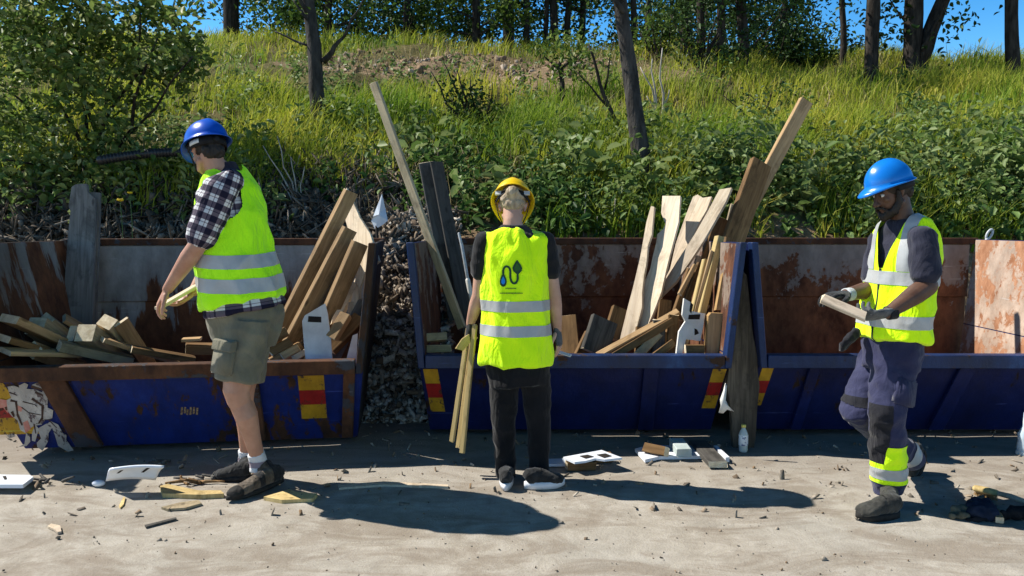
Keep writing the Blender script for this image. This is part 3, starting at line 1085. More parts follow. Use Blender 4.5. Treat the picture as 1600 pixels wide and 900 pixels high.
# two yellow dandelions
MAT['yellow_petal'] = simple('yellow_petal', (0.75, 0.5, 0.02), (0.85, 0.62, 0.03), 30, 0.6)
MAT['stem_green'] = simple('stem_green', (0.06, 0.12, 0.03), (0.09, 0.16, 0.04), 30, 0.6)
for (px, py, rr, lab) in ((188, 314, 0.028, 'larger yellow dandelion behind the rusty skip'), (203, 302, 0.02, 'smaller yellow dandelion above the larger one behind the rusty skip')):
    p = P(px, py, 7.3)
    t = empty('dandelion', (p.x, p.y, float(terr(p.x, p.y))), lab, 'flower', 'dandelions')
    h0 = p.z - t.location.z
    bm = bmesh.new()
    tube(bm, [(0, 0, -0.02), (0.01, 0, h0 * 0.6), (0, 0, h0)], [0.004, 0.004, 0.003], n=6)
    from_bm('stem', bm, MAT['stem_green'], t, True)
    bm = bmesh.new()
    for k in range(22):
        a = k * 2.4
        d = V((math.cos(a), math.sin(a), 0.25 + 0.03 * k)).normalized()
        tube(bm, [V((0, 0, h0)), V((0, 0, h0)) + d * rr], [0.005, 0.006], n=5)
    from_bm('flower_head', bm, MAT['yellow_petal'], t, True)
# black corrugated pipe
a, b = P(158, 250, 7.6), P(312, 239, 7.9)
t = empty('drain_pipe', (a + b) / 2, 'black corrugated drain pipe lying across the slope beside the first blue helmet', 'pipe')
bm = bmesh.new()
N = 150
pts, rad = [], []
for i in range(N):
    u = i / (N - 1)
    pts.append(a.lerp(b, u) - t.location + V((0, 0, 0.03 * math.sin(u * 3.0))))
    rad.append(0.045 + 0.004 * math.sin(i * 1.25))
tube(bm, pts, rad, n=14)
MAT['black_plastic'] = simple('black_plastic', (0.012, 0.012, 0.013), (0.02, 0.02, 0.022), 20, 0.45, 0.4)
from_bm('tube', bm, MAT['black_plastic'], t, True)

# ------------------------------------------------------------------ skips
MAT['blue_clean'] = rust_mat('blue_paint', (0.005, 0.013, 0.085), (0.014, 0.009, 0.008), (0.04, 0.02, 0.012), 0.10, rough=0.5, scale=5, pale=(0.009, 0.02, 0.11), spec=0.22)
MAT['blue_lip'] = rust_mat('blue_lip_paint', (0.010, 0.034, 0.125), (0.03, 0.018, 0.012), (0.09, 0.042, 0.022), 0.16, rough=0.45, scale=6, streak=1, pale=(0.03, 0.09, 0.24), spec=0.35)
MAT['blue_rusty'] = rust_mat('blue_paint_rusty', (0.007, 0.024, 0.17), (0.025, 0.014, 0.010), (0.09, 0.04, 0.02), 0.30, rough=0.55, scale=6, pale=(0.015, 0.045, 0.24), spec=0.22)
MAT['rust_lip'] = rust_mat('rusty_lip', (0.05, 0.055, 0.07), (0.04, 0.018, 0.011), (0.13, 0.055, 0.026), 0.72, rough=0.6, scale=7, streak=1)
MAT['rust_dark'] = rust_mat('dark_rust', (0.03, 0.035, 0.05), (0.025, 0.016, 0.012), (0.07, 0.035, 0.02), 0.5, rough=0.7, scale=6)
MAT['in_left'] = rust_mat('pale_grey_inside', (0.34, 0.335, 0.32), (0.06, 0.024, 0.013), (0.20, 0.08, 0.034), 0.62, 0.30, 0.72, 0.22, 3.6, pale=(0.46, 0.48, 0.48))
MAT['in_left_end'] = rust_mat('streaked_rust_end', (0.28, 0.265, 0.24), (0.06, 0.024, 0.012), (0.19, 0.075, 0.032), 0.70, 0.12, 0.8, 0.12, 4.5, pale=(0.30, 0.31, 0.31))
MAT['in_mid'] = rust_mat('brown_rust_inside', (0.30, 0.23, 0.18), (0.055, 0.02, 0.011), (0.19, 0.075, 0.033), 0.60, 0.22, 0.95, 0.8, 4.5, pale=(0.36, 0.28, 0.23))
MAT['in_right'] = rust_mat('orange_rust_inside', (0.32, 0.27, 0.23), (0.08, 0.03, 0.014), (0.27, 0.11, 0.05), 0.56, 0.55, 0.95, 0.8, 6, pale=(0.30, 0.25, 0.21))
MAT['in_right_end'] = rust_mat('orange_rust_end', (0.55, 0.42, 0.33), (0.27, 0.115, 0.055), (0.50, 0.26, 0.15), 0.50, 0.0, 0.6, 0.9, 5, pale=(0.62, 0.52, 0.44))
MAT['tape_yellow'] = rust_mat('tape_yellow', (0.55, 0.31, 0.018), (0.05, 0.03, 0.02), (0.12, 0.08, 0.05), 0.22, rough=0.5, scale=16, streak=0.6)
MAT['tape_red'] = rust_mat('tape_red', (0.38, 0.015, 0.015), (0.05, 0.02, 0.015), (0.12, 0.05, 0.03), 0.22, rough=0.5, scale=16, streak=0.6)
MAT['steel_dark'] = simple('steel_dark', (0.02, 0.02, 0.02), (0.06, 0.04, 0.03), 10, 0.7)

H_SKIP, LIP, YB = 1.30, 0.60, 0.28


def skip(label, loc, yaw, W, sl, sr, D, inner, outer, lip, ribs, tapes, end_r=None, rails=None, outer_end=None, end_l=None):
    t = empty('rubbish_skip', loc, label, 'skip', 'rubbish skips in a row')
    t.rotation_euler.z = yaw
    xl = lambda z: sl * (1 - z / H_SKIP)
    xr = lambda z: W - sr * (1 - z / H_SKIP)
    yf = lambda z: YB * (1 - z / LIP) if z < LIP else 0.0
    zb, th = 0.05, 0.028
    fr = lambda x, z, o=0.0: V((x, yf(z) - o, z))

    def part(name, fn, mats, kinds=None):
        bm = bmesh.new()
        fn(bm)
        bmesh.ops.recalc_face_normals(bm, faces=bm.faces[:])
        if kinds:
            for f in bm.faces:
                f.material_index = kinds(f)
        es = [e for e in bm.edges if len(e.link_faces) == 2 and e.calc_face_angle(0) > 0.5]
        bmesh.ops.bevel(bm, geom=es, offset=0.004, segments=1, affect='EDGES')
        return from_bm(name, bm, mats, t)

    part('floor_plate', lambda bm: box(bm, xl(0.1) + 0.03, xr(0.1) - 0.03, YB + 0.03, D - 0.03, zb, 0.10), [inner])
    bw = 0.82
    part('back_wall', lambda bm: box(bm, xl(bw) + 0.02, xr(bw) - 0.02, D, D + 0.03, zb, bw), [inner])
    part('back_panel', lambda bm: (box(bm, xl(H_SKIP) + 0.06, xr(H_SKIP) - 0.06, D - 0.018, D + 0.03, bw + 0.002, H_SKIP - 0.042)), [inner])
    part('top_rail', lambda bm: box(bm, xl(H_SKIP), xr(H_SKIP), D - 0.035, D + 0.05, H_SKIP - 0.04, H_SKIP + 0.012), [rails or MAT['rust_lip']])

    def endw(side):
        def fn(bm):
            x = xl if side < 0 else xr
            o = th if side < 0 else -th
            y0, y1 = 0.062, D - 0.037
            zs = [zb, LIP, H_SKIP]
            for a, b_ in zip(zs[:-1], zs[1:]):
                c = []
                for z in (a, b_):
                    yy = max(y0, yf(z) + 0.03) if z < LIP else y0
                    xa, xb = sorted((x(z), x(z) + o))
                    c += [(xa, yy, z), (xb, yy, z), (xb, y1, z), (xa, y1, z)]
                hexa(bm, c)
        im = end_r if (side > 0 and end_r) else (end_l if (side < 0 and end_l) else inner)
        return part('end_wall', fn, [outer_end or outer, im], lambda f: 1 if f.normal.x * side < -0.3 else 0)
    endw(-1)
    endw(1)

    def front(bm):
        c = [fr(xl(zb), zb), fr(xr(zb), zb), fr(xr(zb), zb, -0.03), fr(xl(zb), zb, -0.03)]
        z1 = LIP - 0.085
        c += [fr(xl(z1), z1), fr(xr(z1), z1), fr(xr(z1), z1, -0.03), fr(xl(z1), z1, -0.03)]
        hexa(bm, c)
    part('front_wall', front, [outer])
    part('front_lip', lambda bm: box(bm, xl(LIP) + 0.052, xr(LIP) - 0.052, -0.035, 0.055, LIP - 0.083, LIP), [lip])
    for side, x in ((-1, xl), (1, xr)):
        o = 0.042 if side < 0 else -0.042

        def post(bm):
            a, b_ = LIP - 0.083, H_SKIP + 0.006
            c = []
            for z in (a, b_):
                xa, xb = sorted((x(z), x(z) + o))
                c += [(xa, -0.03, z), (xb, -0.03, z), (xb, 0.06, z), (xa, 0.06, z)]
            hexa(bm, c)
        part('corner_post', post, [lip if lip is MAT['blue_lip'] else MAT['rust_dark']])
    for (x0, x1, w) in ribs:
        def rib(bm):
            z0, z1 = zb + 0.01, LIP - 0.086
            hexa(bm, [fr(x0, z0, 0.045), fr(x0 + w, z0, 0.045), fr(x0 + w, z0, 0), fr(x0, z0, 0),
                      fr(x1, z1, 0.032), fr(x1 + w, z1, 0.032), fr(x1 + w, z1, 0), fr(x1, z1, 0)])
        part('rib', rib, [lip if lip is not MAT['blue_lip'] else outer])
    for (x0, x1, w, z0, z1) in tapes:
        def tape(bm):
            h = (z1 - z0) / 3
            for k in range(3):
                a, b_ = z0 + k * h, z0 + (k + 1) * h - 0.0005
                xa = x0 + (x1 - x0) * k / 3
                xb = x0 + (x1 - x0) * (k + 1) / 3
                plate(bm, fr(xa, a, 0.004), fr(xa + w, a, 0.004), fr(xb + w, b_, 0.004), fr(xb, b_, 0.004), 0.003, 1 if k == 1 else 0)
        bm = bmesh.new()
        tape(bm)
        from_bm('reflective_tape', bm, [MAT['tape_yellow'], MAT['tape_red']], t)
    for x in (xl(0) + 0.25, xr(0) - 0.40):
        part('skid', lambda bm: box(bm, x, x + 0.14, YB + 0.12, D - 0.1, 0.0, zb - 0.002), [MAT['steel_dark']])
    return t


LYAW = R(7.5)
skip_l = skip('rust-streaked blue skip with a graffiti splash, leftmost of the row', (-3.23, 4.31, 0), LYAW, 2.43, 0.30, 0.15, 1.62, MAT['in_left'], MAT['blue_rusty'], MAT['rust_lip'],
              [(0.60, 0.49, 0.15), (1.62, 1.62, 0.10), (2.19, 2.225, 0.07)], [(1.95, 1.95, 0.155, 0.20, 0.50), (0.18, 0.07, 0.22, 0.155, 0.50)], outer_end=MAT['rust_dark'], end_l=MAT['in_left_end'])
skip_m = skip('plain dark blue skip full of boards, middle of the row, woman in front of it', (-0.655, 4.79, 0), 0.0, 2.11, 0.11, 0.13, 1.62, MAT['in_mid'], MAT['blue_clean'], MAT['blue_lip'],
              [(1.49, 1.49, 0.10)], [(0.122, 0.088, 0.093, 0.19, 0.50), (1.90, 1.935, 0.088, 0.215, 0.50)])
skip_r = skip('dark blue skip with an orange rusted inside, rightmost of the row', (1.487, 4.80, 0), R(-0.5), 2.36, 0.13, 0.13, 1.62, MAT['in_right'], MAT['blue_clean'], MAT['blue_lip'],
              [(0.36, 0.40, 0.07), (1.27, 1.35, 0.10), (2.14, 2.16, 0.06)], [(0.073, 0.108, 0.073, 0.235, 0.505), (1.89, 1.94, 0.09, 0.20, 0.50)], end_r=MAT['in_right_end'])

# graffiti splash on the left skip's front wall, painted 2 mm proud
MATg_white = rust_mat('graffiti_white', (0.52, 0.48, 0.44), (0.05, 0.035, 0.05), (0.16, 0.11, 0.10), 0.30, rough=0.7, scale=14, streak=0.5, pale=(0.66, 0.62, 0.57))
MATg_dark = simple('graffiti_dark', (0.035, 0.016, 0.012), (0.06, 0.03, 0.02), 30, 0.7)
MATg_pink = simple('graffiti_pink', (0.45, 0.16, 0.13), (0.55, 0.28, 0.22), 18, 0.7)
Ml = Matrix.Translation((-3.23, 4.31, 0)) @ Matrix.Rotation(LYAW, 4, 'Z')
Mli = Ml.inverted()
nl = V((0, -LIP, -YB)).normalized()


def on_front(px, py, o):
    d = Mli.to_3x3() @ ray(px, py)
    c = Mli @ V((0, 0, CAM_H))
    p0 = V((0, YB, 0)) + nl * o
    return c + d * ((p0 - c).dot(nl) / d.dot(nl))


def spl(zx, zy):
    return zx / 6.0, 570 + zy / 6.0


bm = bmesh.new()


def gpoly(pts, o, mi):
    vs = [bm.verts.new(on_front(*spl(*p), o)) for p in pts]
    f = bm.faces.new(vs)
    f.material_index = mi


def gstroke(pts, w, o, mi):
    pts = [V((*p, 0)) for p in pts]
    for i in range(len(pts) - 1):
        d = (pts[i + 1] - pts[i]).normalized()
        s = V((-d.y, d.x, 0)) * w * 0.5
        e = d * w * 0.3
        gpoly([(p.x, p.y) for p in (pts[i] - s - e, pts[i] + s - e, pts[i + 1] + s * 0.6 + e, pts[i + 1] - s * 0.6 + e)], o + 0.0002 * i, mi)


gpoly([(70, 205), (130, 195), (185, 215), (240, 225), (330, 230), (400, 260), (450, 330), (445, 400), (500, 425), (490, 500), (420, 520), (390, 560), (330, 570), (265, 600), (240, 640), (190, 610), (165, 520), (110, 480), (60, 420), (40, 340), (105, 310), (85, 260)], 0.007, 0)
gpoly([(175, 195), (230, 168), (265, 185), (250, 225), (190, 232)], 0.0074, 0)
gpoly([(295, 190), (350, 165), (430, 195), (490, 245), (525, 300), (525, 390), (505, 400), (500, 290), (450, 280), (440, 380), (380, 300), (400, 240)], 0.0078, 0)
gpoly([(350, 600), (420, 560), (480, 530), (545, 560), (590, 640), (625, 660), (620, 700), (690, 800), (640, 815), (545, 760), (515, 660), (490, 590), (455, 640), (455, 710), (400, 805), (350, 770), (345, 730), (385, 690)], 0.007, 0)
gpoly([(245, 640), (280, 650), (285, 720), (250, 760), (170, 770), (230, 740)], 0.0072, 0)
gpoly([(60, 660), (130, 640), (145, 670), (90, 690)], 0.0072, 0)
gpoly([(300, 640), (330, 560), (365, 600), (330, 720), (300, 710)], 0.0076, 0)
gpoly([(0, 320), (60, 330), (75, 455), (30, 400), (0, 405)], 0.0079, 2)
gpoly([(165, 380), (215, 400), (200, 440), (170, 430)], 0.0081, 2)
gpoly([(215, 540), (260, 520), (290, 600), (240, 640)], 0.0081, 2)
for pts, w in (([(105, 335), (150, 345), (165, 470), (205, 560)], 22), ([(305, 320), (400, 385), (395, 500), (365, 545)], 24), ([(300, 205), (400, 235)], 26), ([(335, 258), (400, 285)], 20), ([(215, 345), (330, 375), (345, 390)], 10), ([(205, 400), (270, 450), (380, 470)], 9), ([(320, 560), (335, 640)], 14), ([(460, 520), (530, 590)], 9), ([(115, 445), (130, 480)], 26), ([(55, 400), (60, 420)], 22), ([(390, 520), (480, 510)], 8), ([(90, 260), (160, 285)], 12)):
    gstroke(pts, w, 0.0092, 1)
r = bmesh.ops.extrude_face_region(bm, geom=bm.faces[:])
bmesh.ops.translate(bm, verts=[g for g in r['geom'] if isinstance(g, bmesh.types.BMVert)], vec=nl * 0.0008)
from_bm('graffiti', bm, [MATg_white, MATg_dark, MATg_pink], skip_l)
# faint stencil marks, unreadable, on the rusty skip
bm = bmesh.new()
for i, (dx, h0, h1) in enumerate(((0, 0, 1), (5, .2, 1), (9, 0, .7), (14, 0, 1), (19, .1, 1), (24, 0, .9))):
    a, b_ = 282 + dx, 282 + dx + 3.2
    pts = [(a, 648 - 12 * h0), (b_, 648 - 12 * h0), (b_ + 0.8, 648 - 12 * h1), (a + 0.8, 648 - 12 * h1)]
    bm.faces.new([bm.verts.new(on_front(x, y, 0.004)) for x, y in pts])
r = bmesh.ops.extrude_face_region(bm, geom=bm.faces[:])
bmesh.ops.translate(bm, verts=[g for g in r['geom'] if isinstance(g, bmesh.types.BMVert)], vec=nl * 0.001)
from_bm('stencil_marks', bm, [simple('stencil', (0.12, 0.07, 0.04), (0.3, 0.22, 0.14), 60, 0.8)], skip_l)
# ------------------------------------------------------------------ timber
MAT['pine'] = wood_mat('pine_fresh', (0.34, 0.21, 0.10), (0.56, 0.38, 0.20))
MAT['pine_pale'] = wood_mat('pine_pale', (0.50, 0.38, 0.25), (0.72, 0.60, 0.44), (0.42, 0.34, 0.27))
MAT['pine_old'] = wood_mat('pine_old', (0.30, 0.23, 0.14), (0.52, 0.41, 0.26), (0.24, 0.22, 0.14))
MAT['timber_brown'] = wood_mat('timber_brown', (0.14, 0.075, 0.028), (0.30, 0.175, 0.075))
MAT['timber_grey'] = wood_mat('timber_grey', (0.10, 0.095, 0.09), (0.22, 0.21, 0.195), (0.12, 0.115, 0.11))
MAT['timber_dark'] = wood_mat('timber_dark', (0.05, 0.047, 0.042), (0.13, 0.12, 0.105), (0.07, 0.065, 0.06))
MAT['timber_rotten'] = wood_mat('timber_rotten', (0.045, 0.035, 0.026), (0.14, 0.11, 0.08), (0.03, 0.024, 0.018))
MAT['timber_board'] = wood_mat('timber_board', (0.20, 0.12, 0.055), (0.40, 0.26, 0.13))
MAT['batten'] = wood_mat('batten_yellow', (0.42, 0.30, 0.12), (0.62, 0.47, 0.22), (0.40, 0.30, 0.13))
MAT['end_grain'] = simple('end_grain', (0.55, 0.44, 0.29), (0.78, 0.67, 0.49), 26, 0.85, 0.15, 0.3, 120)
MAT['board_white'] = simple('board_white', (0.58, 0.57, 0.54), (0.78, 0.77, 0.74), 7, 0.5, 0.4)
MAT['board_blue_white'] = simple('panel_white', (0.66, 0.70, 0.78), (0.80, 0.83, 0.88), 6, 0.4, 0.5)
MAT['foam'] = simple('pale_foam', (0.34, 0.40, 0.39), (0.48, 0.54, 0.53), 12, 0.8, 0.2)
MAT['hole'] = simple('hole_dark', (0.012, 0.010, 0.009), (0.03, 0.022, 0.016), 20, 0.9)
MAT['bark_tan'] = simple('edge_tan', (0.30, 0.18, 0.07), (0.44, 0.28, 0.12), 16, 0.8)


def board_frame(p0, p1, face):
    z = (V(p1) - V(p0)).normalized()
    f = V(face)
    y = (f - z * f.dot(z)).normalized() * -1       # local -y looks along face
    x = y.cross(z)
    M = Matrix((x, y, z)).transposed().to_4x4()
    M.translation = (V(p0) + V(p1)) / 2
    return M


def plank(label, p0, p1, w, t, mat, face=(0, -1, 0), name='plank', cat='plank', group=None, rag=0.012, ends='end_grain', twist=0.0):
    M = board_frame(p0, p1, face)
    L = (V(p1) - V(p0)).length
    bm = bmesh.new()
    n = max(3, int(L / 0.12))
    o = random.uniform(0, 99)
    rings = []
    bv = min(0.004, t * 0.18)
    prof = [(-w / 2 + bv, -t / 2), (w / 2 - bv, -t / 2), (w / 2, -t / 2 + bv), (w / 2, t / 2 - bv), (w / 2 - bv, t / 2), (-w / 2 + bv, t / 2), (-w / 2, t / 2 - bv), (-w / 2, -t / 2 + bv)]
    for i in range(n + 1):
        u = i / n
        zz = (u - 0.5) * L
        bow = 0.006 * L * math.sin(math.pi * u) * mnoise.noise(V((o, 1, 1)))
        ca, sa = math.cos(twist * (u - 0.5)), math.sin(twist * (u - 0.5))
        ring = []
        for k, (x, y) in enumerate(prof):
            dz = 0
            if i in (0, n):
                dz = rag * mnoise.noise(V((x * 60 + o, y * 60, i * 5.0)))
            dx = 0.0015 * mnoise.noise(V((o + k, zz * 5, 2)))
            ring.append(bm.verts.new((x * ca - y * sa + dx + bow, x * sa + y * ca + bow * 0.5, zz + dz)))
        rings.append(ring)
    for i in range(n):
        for k in range(8):
            bm.faces.new((rings[i][k], rings[i][(k + 1) % 8], rings[i + 1][(k + 1) % 8], rings[i + 1][k]))
    for rg in (rings[0][::-1], rings[-1]):
        f = bm.faces.new(rg)
        f.material_index = 1
    ob = from_bm(name, bm, [MAT[mat], MAT[ends]])
    ob.matrix_world = M
    return tag(ob, label, cat, group)


def poly_board(label, pts, ylaw, t, mat, axis, name='broken_board', cat='board', group=None, holes=(), edge=None, hole_name='slot', face_mi=0):
    """irregular board: pixel outline on a leaning plane; ylaw ((px,py,Y) x 3) fixes the plane; axis: two pixels along the grain"""
    A, B, C = [P(*q) for q in ylaw]
    n = (B - A).cross(C - A).normalized()
    if n.y > 0:
        n = -n

    def pl(px, py):
        d = ray(px, py)
        c = V((0, 0, CAM_H))
        return c + d * ((A - c).dot(n) / d.dot(n))
    a, b = pl(*axis[0]), pl(*axis[1])
    M = board_frame(a, b, n)
    Mi = M.inverted()
    bm = bmesh.new()
    # add small irregular points along each edge
    q = [Mi @ pl(*p) for p in pts]
    vs = [bm.verts.new((p.x, 0, p.z)) for p in q]
    bm.faces.new(vs)
    r = bmesh.ops.extrude_face_region(bm, geom=bm.faces[:])
    bmesh.ops.translate(bm, verts=[g for g in r['geom'] if isinstance(g, bmesh.types.BMVert)], vec=(0, t, 0))
    bmesh.ops.recalc_face_normals(bm, faces=bm.faces[:])
    for f in bm.faces:
        if abs(f.normal.y) < 0.5:
            f.material_index = 1
    bmesh.ops.triangulate(bm, faces=[f for f in bm.faces if len(f.verts) > 4])
    ob = from_bm(name, bm, [MAT[mat], MAT[edge or mat]], recalc=False)
    ob.matrix_world = M
    for h in holes:
        bm = bmesh.new()
        vs = [bm.verts.new((Mi @ pl(*p)) + V((0, -0.0015, 0))) for p in h]
        bm.faces.new(vs)
        r = bmesh.ops.extrude_face_region(bm, geom=bm.faces[:])
        bmesh.ops.translate(bm, verts=[g for g in r['geom'] if isinstance(g, bmesh.types.BMVert)], vec=(0, -0.001, 0))
        from_bm(hole_name, bm, [MAT['hole']], ob)
    return tag(ob, label, cat, group)


gL = 'timber in the rusty skip'
gM = 'timber in the middle skip'
# --- rusty skip, left: beams lying with their sawn ends towards us
def beam(label, px, py, s, Y, d, L, mat, roll=0.0, group=gL, ends='end_grain'):
    p0 = P(px, py, Y)
    dv = V(d).normalized()
    up = V((math.sin(roll), 0, math.cos(roll)))
    return plank(label, p0, p0 + dv * L, s[0], s[1], mat, up, 'beam', 'beam', group, 0.003, ends)


beam('square beam with a stained white sawn end, left in the rusty skip', 56, 509, (0.115, 0.115), 4.86, (0.04, 0.80, -0.50), 0.75, 'pine_old')
beam('square beam with a clean pale sawn end, right of the stained one', 133, 520, (0.118, 0.115), 4.88, (0.02, 0.80, -0.44), 0.62, 'pine_old')
beam('thick board end tipped up at the right of the beam pile in the rusty skip', 167, 503, (0.115, 0.085), 5.0, (0.03, 0.75, -0.60), 0.7, 'pine_old', 0.35)
beam('thin board leaning along the tipped-up board end in the rusty skip', 189, 503, (0.022, 0.10), 5.02, (0.10, 0.55, -0.70), 0.6, 'pine', 0.35)
beam('small rotated beam end low in the pile, below the stained square beam', 52, 547, (0.09, 0.085), 4.72, (0.10, 0.8, -0.36), 0.5, 'pine', 0.6)
beam('narrow rounded beam end between the two square beams in the rusty skip', 112, 521, (0.05, 0.11), 4.95, (0.06, 0.80, -0.5), 0.6, 'pine_old')
beam('wide plank sloping down into the pile at the left end of the rusty skip', 14, 498, (0.15, 0.05), 4.62, (0.22, 0.7, -0.40), 0.6, 'pine', 0.1)
beam('brown board under the wide plank at the left end of the rusty skip', 4, 528, (0.13, 0.04), 4.56, (0.22, 0.7, -0.30), 0.5, 'timber_brown', 0.2)
beam('pale board lowest of the pile at the left end of the rusty skip', 8, 549, (0.12, 0.03), 4.52, (0.30, 0.6, -0.12), 0.45, 'pine', 0.2)
beam('board behind the stained square beam in the rusty skip', 75, 497, (0.10, 0.045), 5.15, (0.10, 0.75, -0.5), 0.7, 'pine_old', 0.5)
for (px, py, s_, Y_, d_, L_, m_, ro_, lab) in (
        (22, 515, (0.09, 0.09), 4.95, (0.08, 0.75, -0.45), 0.6, 'pine', 0.2, 'pale beam end between the wide plank and the stained square beam'),
        (92, 540, (0.08, 0.06), 4.78, (0.5, 0.5, -0.25), 0.45, 'pine_old', 0.3, 'low flat board end between the two square beams of the rusty skip'),
        (160, 530, (0.10, 0.03), 4.9, (0.5, 0.45, -0.3), 0.5, 'pine', 0.15, 'pale flat board right below the tipped-up board end'),
        (100, 497, (0.10, 0.03), 5.25, (0.45, 0.5, -0.5), 0.6, 'pine', 0.7, 'thin pale board edge poking up behind the stained square beam'),
        (205, 545, (0.07, 0.04), 4.95, (0.6, 0.4, -0.2), 0.4, 'timber_brown', 0.3, 'small brown board end at the right edge of the beam pile')):
    beam(lab, px, py, s_, Y_, d_, L_, m_, ro_)
beam('rough board lying between the beam pile and the first man, low in the rusty skip', 290, 545, (0.11, 0.07), 5.3, (0.7, 0.3, -0.05), 0.35, 'timber_brown', 0.1)
beam('small offcut on top of the rough board behind the first man', 285, 531, (0.10, 0.02), 5.25, (0.8, 0.2, 0.02), 0.12, 'pine', 0.0)
poly_board('weathered grey board with a notched top, standing against the back wall of the rusty skip', [(112, 292), (118, 288), (135, 287), (137, 300), (148, 310), (150, 340), (146, 400), (146, 470), (143, 520), (96, 520), (101, 440), (106, 370), (110, 330), (107, 322)],
           ((120, 290, 5.82), (160, 290, 5.84), (120, 500, 5.62)), 0.035, 'timber_grey', ((118, 510), (124, 295)), cat='board', group='grey boards standing in the rusty skip')
poly_board('lighter grey board standing behind the notched one in the rusty skip', [(140, 300), (156, 301), (155, 340), (153, 400), (150, 470), (149, 520), (130, 520), (138, 400)],
           ((120, 290, 5.87), (160, 290, 5.89), (120, 500, 5.67)), 0.03, 'timber_grey', ((142, 510), (148, 305)), cat='board', group='grey boards standing in the rusty skip')

# --- rusty skip, right: four thick boards leaning right
FD = (0.75, -1, -0.10)
for (a, b, w, y0, y1, lab) in (((418, 560), (548, 300), 0.092, 5.1, 5.35, 'longest and leftmost of the four dark boards leaning right in the rusty skip'),
                               ((436, 570), (546, 358), 0.095, 5.02, 5.25, 'dark thick board leaning right, second from the left of the four in the rusty skip'),
                               ((462, 570), (545, 398), 0.07, 5.12, 5.34, 'thin shaded board leaning right, third from the left of the four in the rusty skip'),
                               ((478, 575), (562, 380), 0.105, 4.98, 5.18, 'thick brown board leaning right just above the white slotted panel')):
    plank(lab, P(a[0], a[1], y0), P(b[0], b[1], y1), w, 0.058, 'timber_board', FD, 'thick_board', 'board', gL)
poly_board('pale splintered board with a pointed top leaning at the right end of the rusty skip', [(541, 293), (550, 312), (562, 340), (578, 365), (592, 408), (580, 418), (570, 425), (562, 450), (561, 475), (556, 498), (544, 490), (552, 455), (556, 430), (566, 405), (556, 388), (548, 372), (540, 345), (536, 318)],
           ((540, 295, 5.62), (590, 300, 5.42), (545, 500, 5.25)), 0.02, 'pine_pale', ((552, 480), (556, 330)), group=gL)
poly_board('narrow pale strip leaning low between the brown board and the splintered one', [(553, 440), (558, 446), (528, 500), (518, 505), (520, 495)], ((540, 440, 5.25), (560, 442, 5.3), (520, 500, 5.0)), 0.02, 'pine_pale', ((524, 498), (555, 444)), group=gL)
poly_board('short pale board end upright beside the splintered board', [(545, 472), (562, 470), (560, 520), (546, 522)], ((545, 470, 5.25), (562, 470, 5.3), (546, 560, 5.1)), 0.02, 'pine_pale', ((553, 520), (553, 472)), group=gL)
plank('brown split beam end low at the right end of the rusty skip', P(515, 545, 4.98), P(562, 498, 5.1), 0.09, 0.08, 'timber_brown', (-0.2, -1, 0.2), 'beam', 'beam', gL, 0.02)
plank('tan broken block between the white slotted panel and the split beam end', P(519, 528, 4.92), P(541, 492, 5.0), 0.075, 0.05, 'pine', (-0.3, -1, 0.3), 'wood_block', 'block', gL, 0.02)
poly_board('white panel with a brown slot standing at the front of the rusty skip', [(472, 502), (476, 493), (508, 474), (512, 490), (517, 530), (521, 585), (480, 585), (475, 540)], ((470, 490, 4.93), (520, 490, 4.95), (480, 560, 4.87)), 0.018, 'board_white', ((498, 555), (490, 490)), name='slotted_panel', cat='panel',
           group=None, holes=([(482, 494), (502, 495), (502, 504), (481, 503)],))
poly_board('narrow white panel piece low beside the right end wall of the rusty skip', [(551, 524), (559, 521), (556, 585), (535, 585)], ((540, 520, 4.94), (560, 520, 4.96), (540, 560, 4.88)), 0.015, 'board_white', ((546, 560), (555, 525)), name='panel_scrap', cat='panel')
for (px, py, s, lab, m) in ((436, 545, 0.06, 'splintered brown offcut at the left foot of the leaning boards in the rusty skip', 'timber_brown'), (452, 552, 0.05, 'small tan offcut in front of the leaning boards in the rusty skip', 'pine'), (430, 528, 0.06, 'dark offcut right behind the first man\'s shorts', 'timber_brown'), (468, 556, 0.04, 'tiny pale offcut left of the white slotted panel', 'pine_pale')):
    p = P(px, py, 4.93)
    plank(lab, p + V((-s, 0, -s * 0.5)), p + V((s, 0.05, s * 0.6)), s, s * 0.7, m, (0.2, -1, 0.4), 'wood_offcut', 'offcut', 'offcuts in the rusty skip', 0.02)
# bluish plastic scrap on a stick behind the gap
p = P(592, 335, 6.9)
bm = bmesh.new()
q = [(597, 303), (602, 325), (606, 345), (597, 352), (586, 358), (580, 345), (583, 338), (590, 320)]
vs = [bm.verts.new(P(x, y, 6.9 + 0.03 * math.sin(i * 1.7)) - p) for i, (x, y) in enumerate(q)]
cv = bm.verts.new(V((0.01, -0.05, 0.0)))
for i in range(len(vs)):
    bm.faces.new((vs[i], vs[(i + 1) % len(vs)], cv))
bmesh.ops.recalc_face_normals(bm, faces=bm.faces[:])
bmesh.ops.solidify(bm, geom=bm.faces[:], thickness=0.004)
t = empty('plastic_scrap', p, 'crumpled white plastic scrap sticking up from the rubble beside the rusty skip', 'scrap')
from_bm('sheet', bm, MAT['board_blue_white'], t)
bm = bmesh.new()
tube(bm, [P(588, 348, 6.92) - p, P(592, 420, 6.8) - p, P(594, 440, 6.75) - p], [0.012, 0.014, 0.014], n=8)
from_bm('stick', bm, MAT['hole'], t, True)

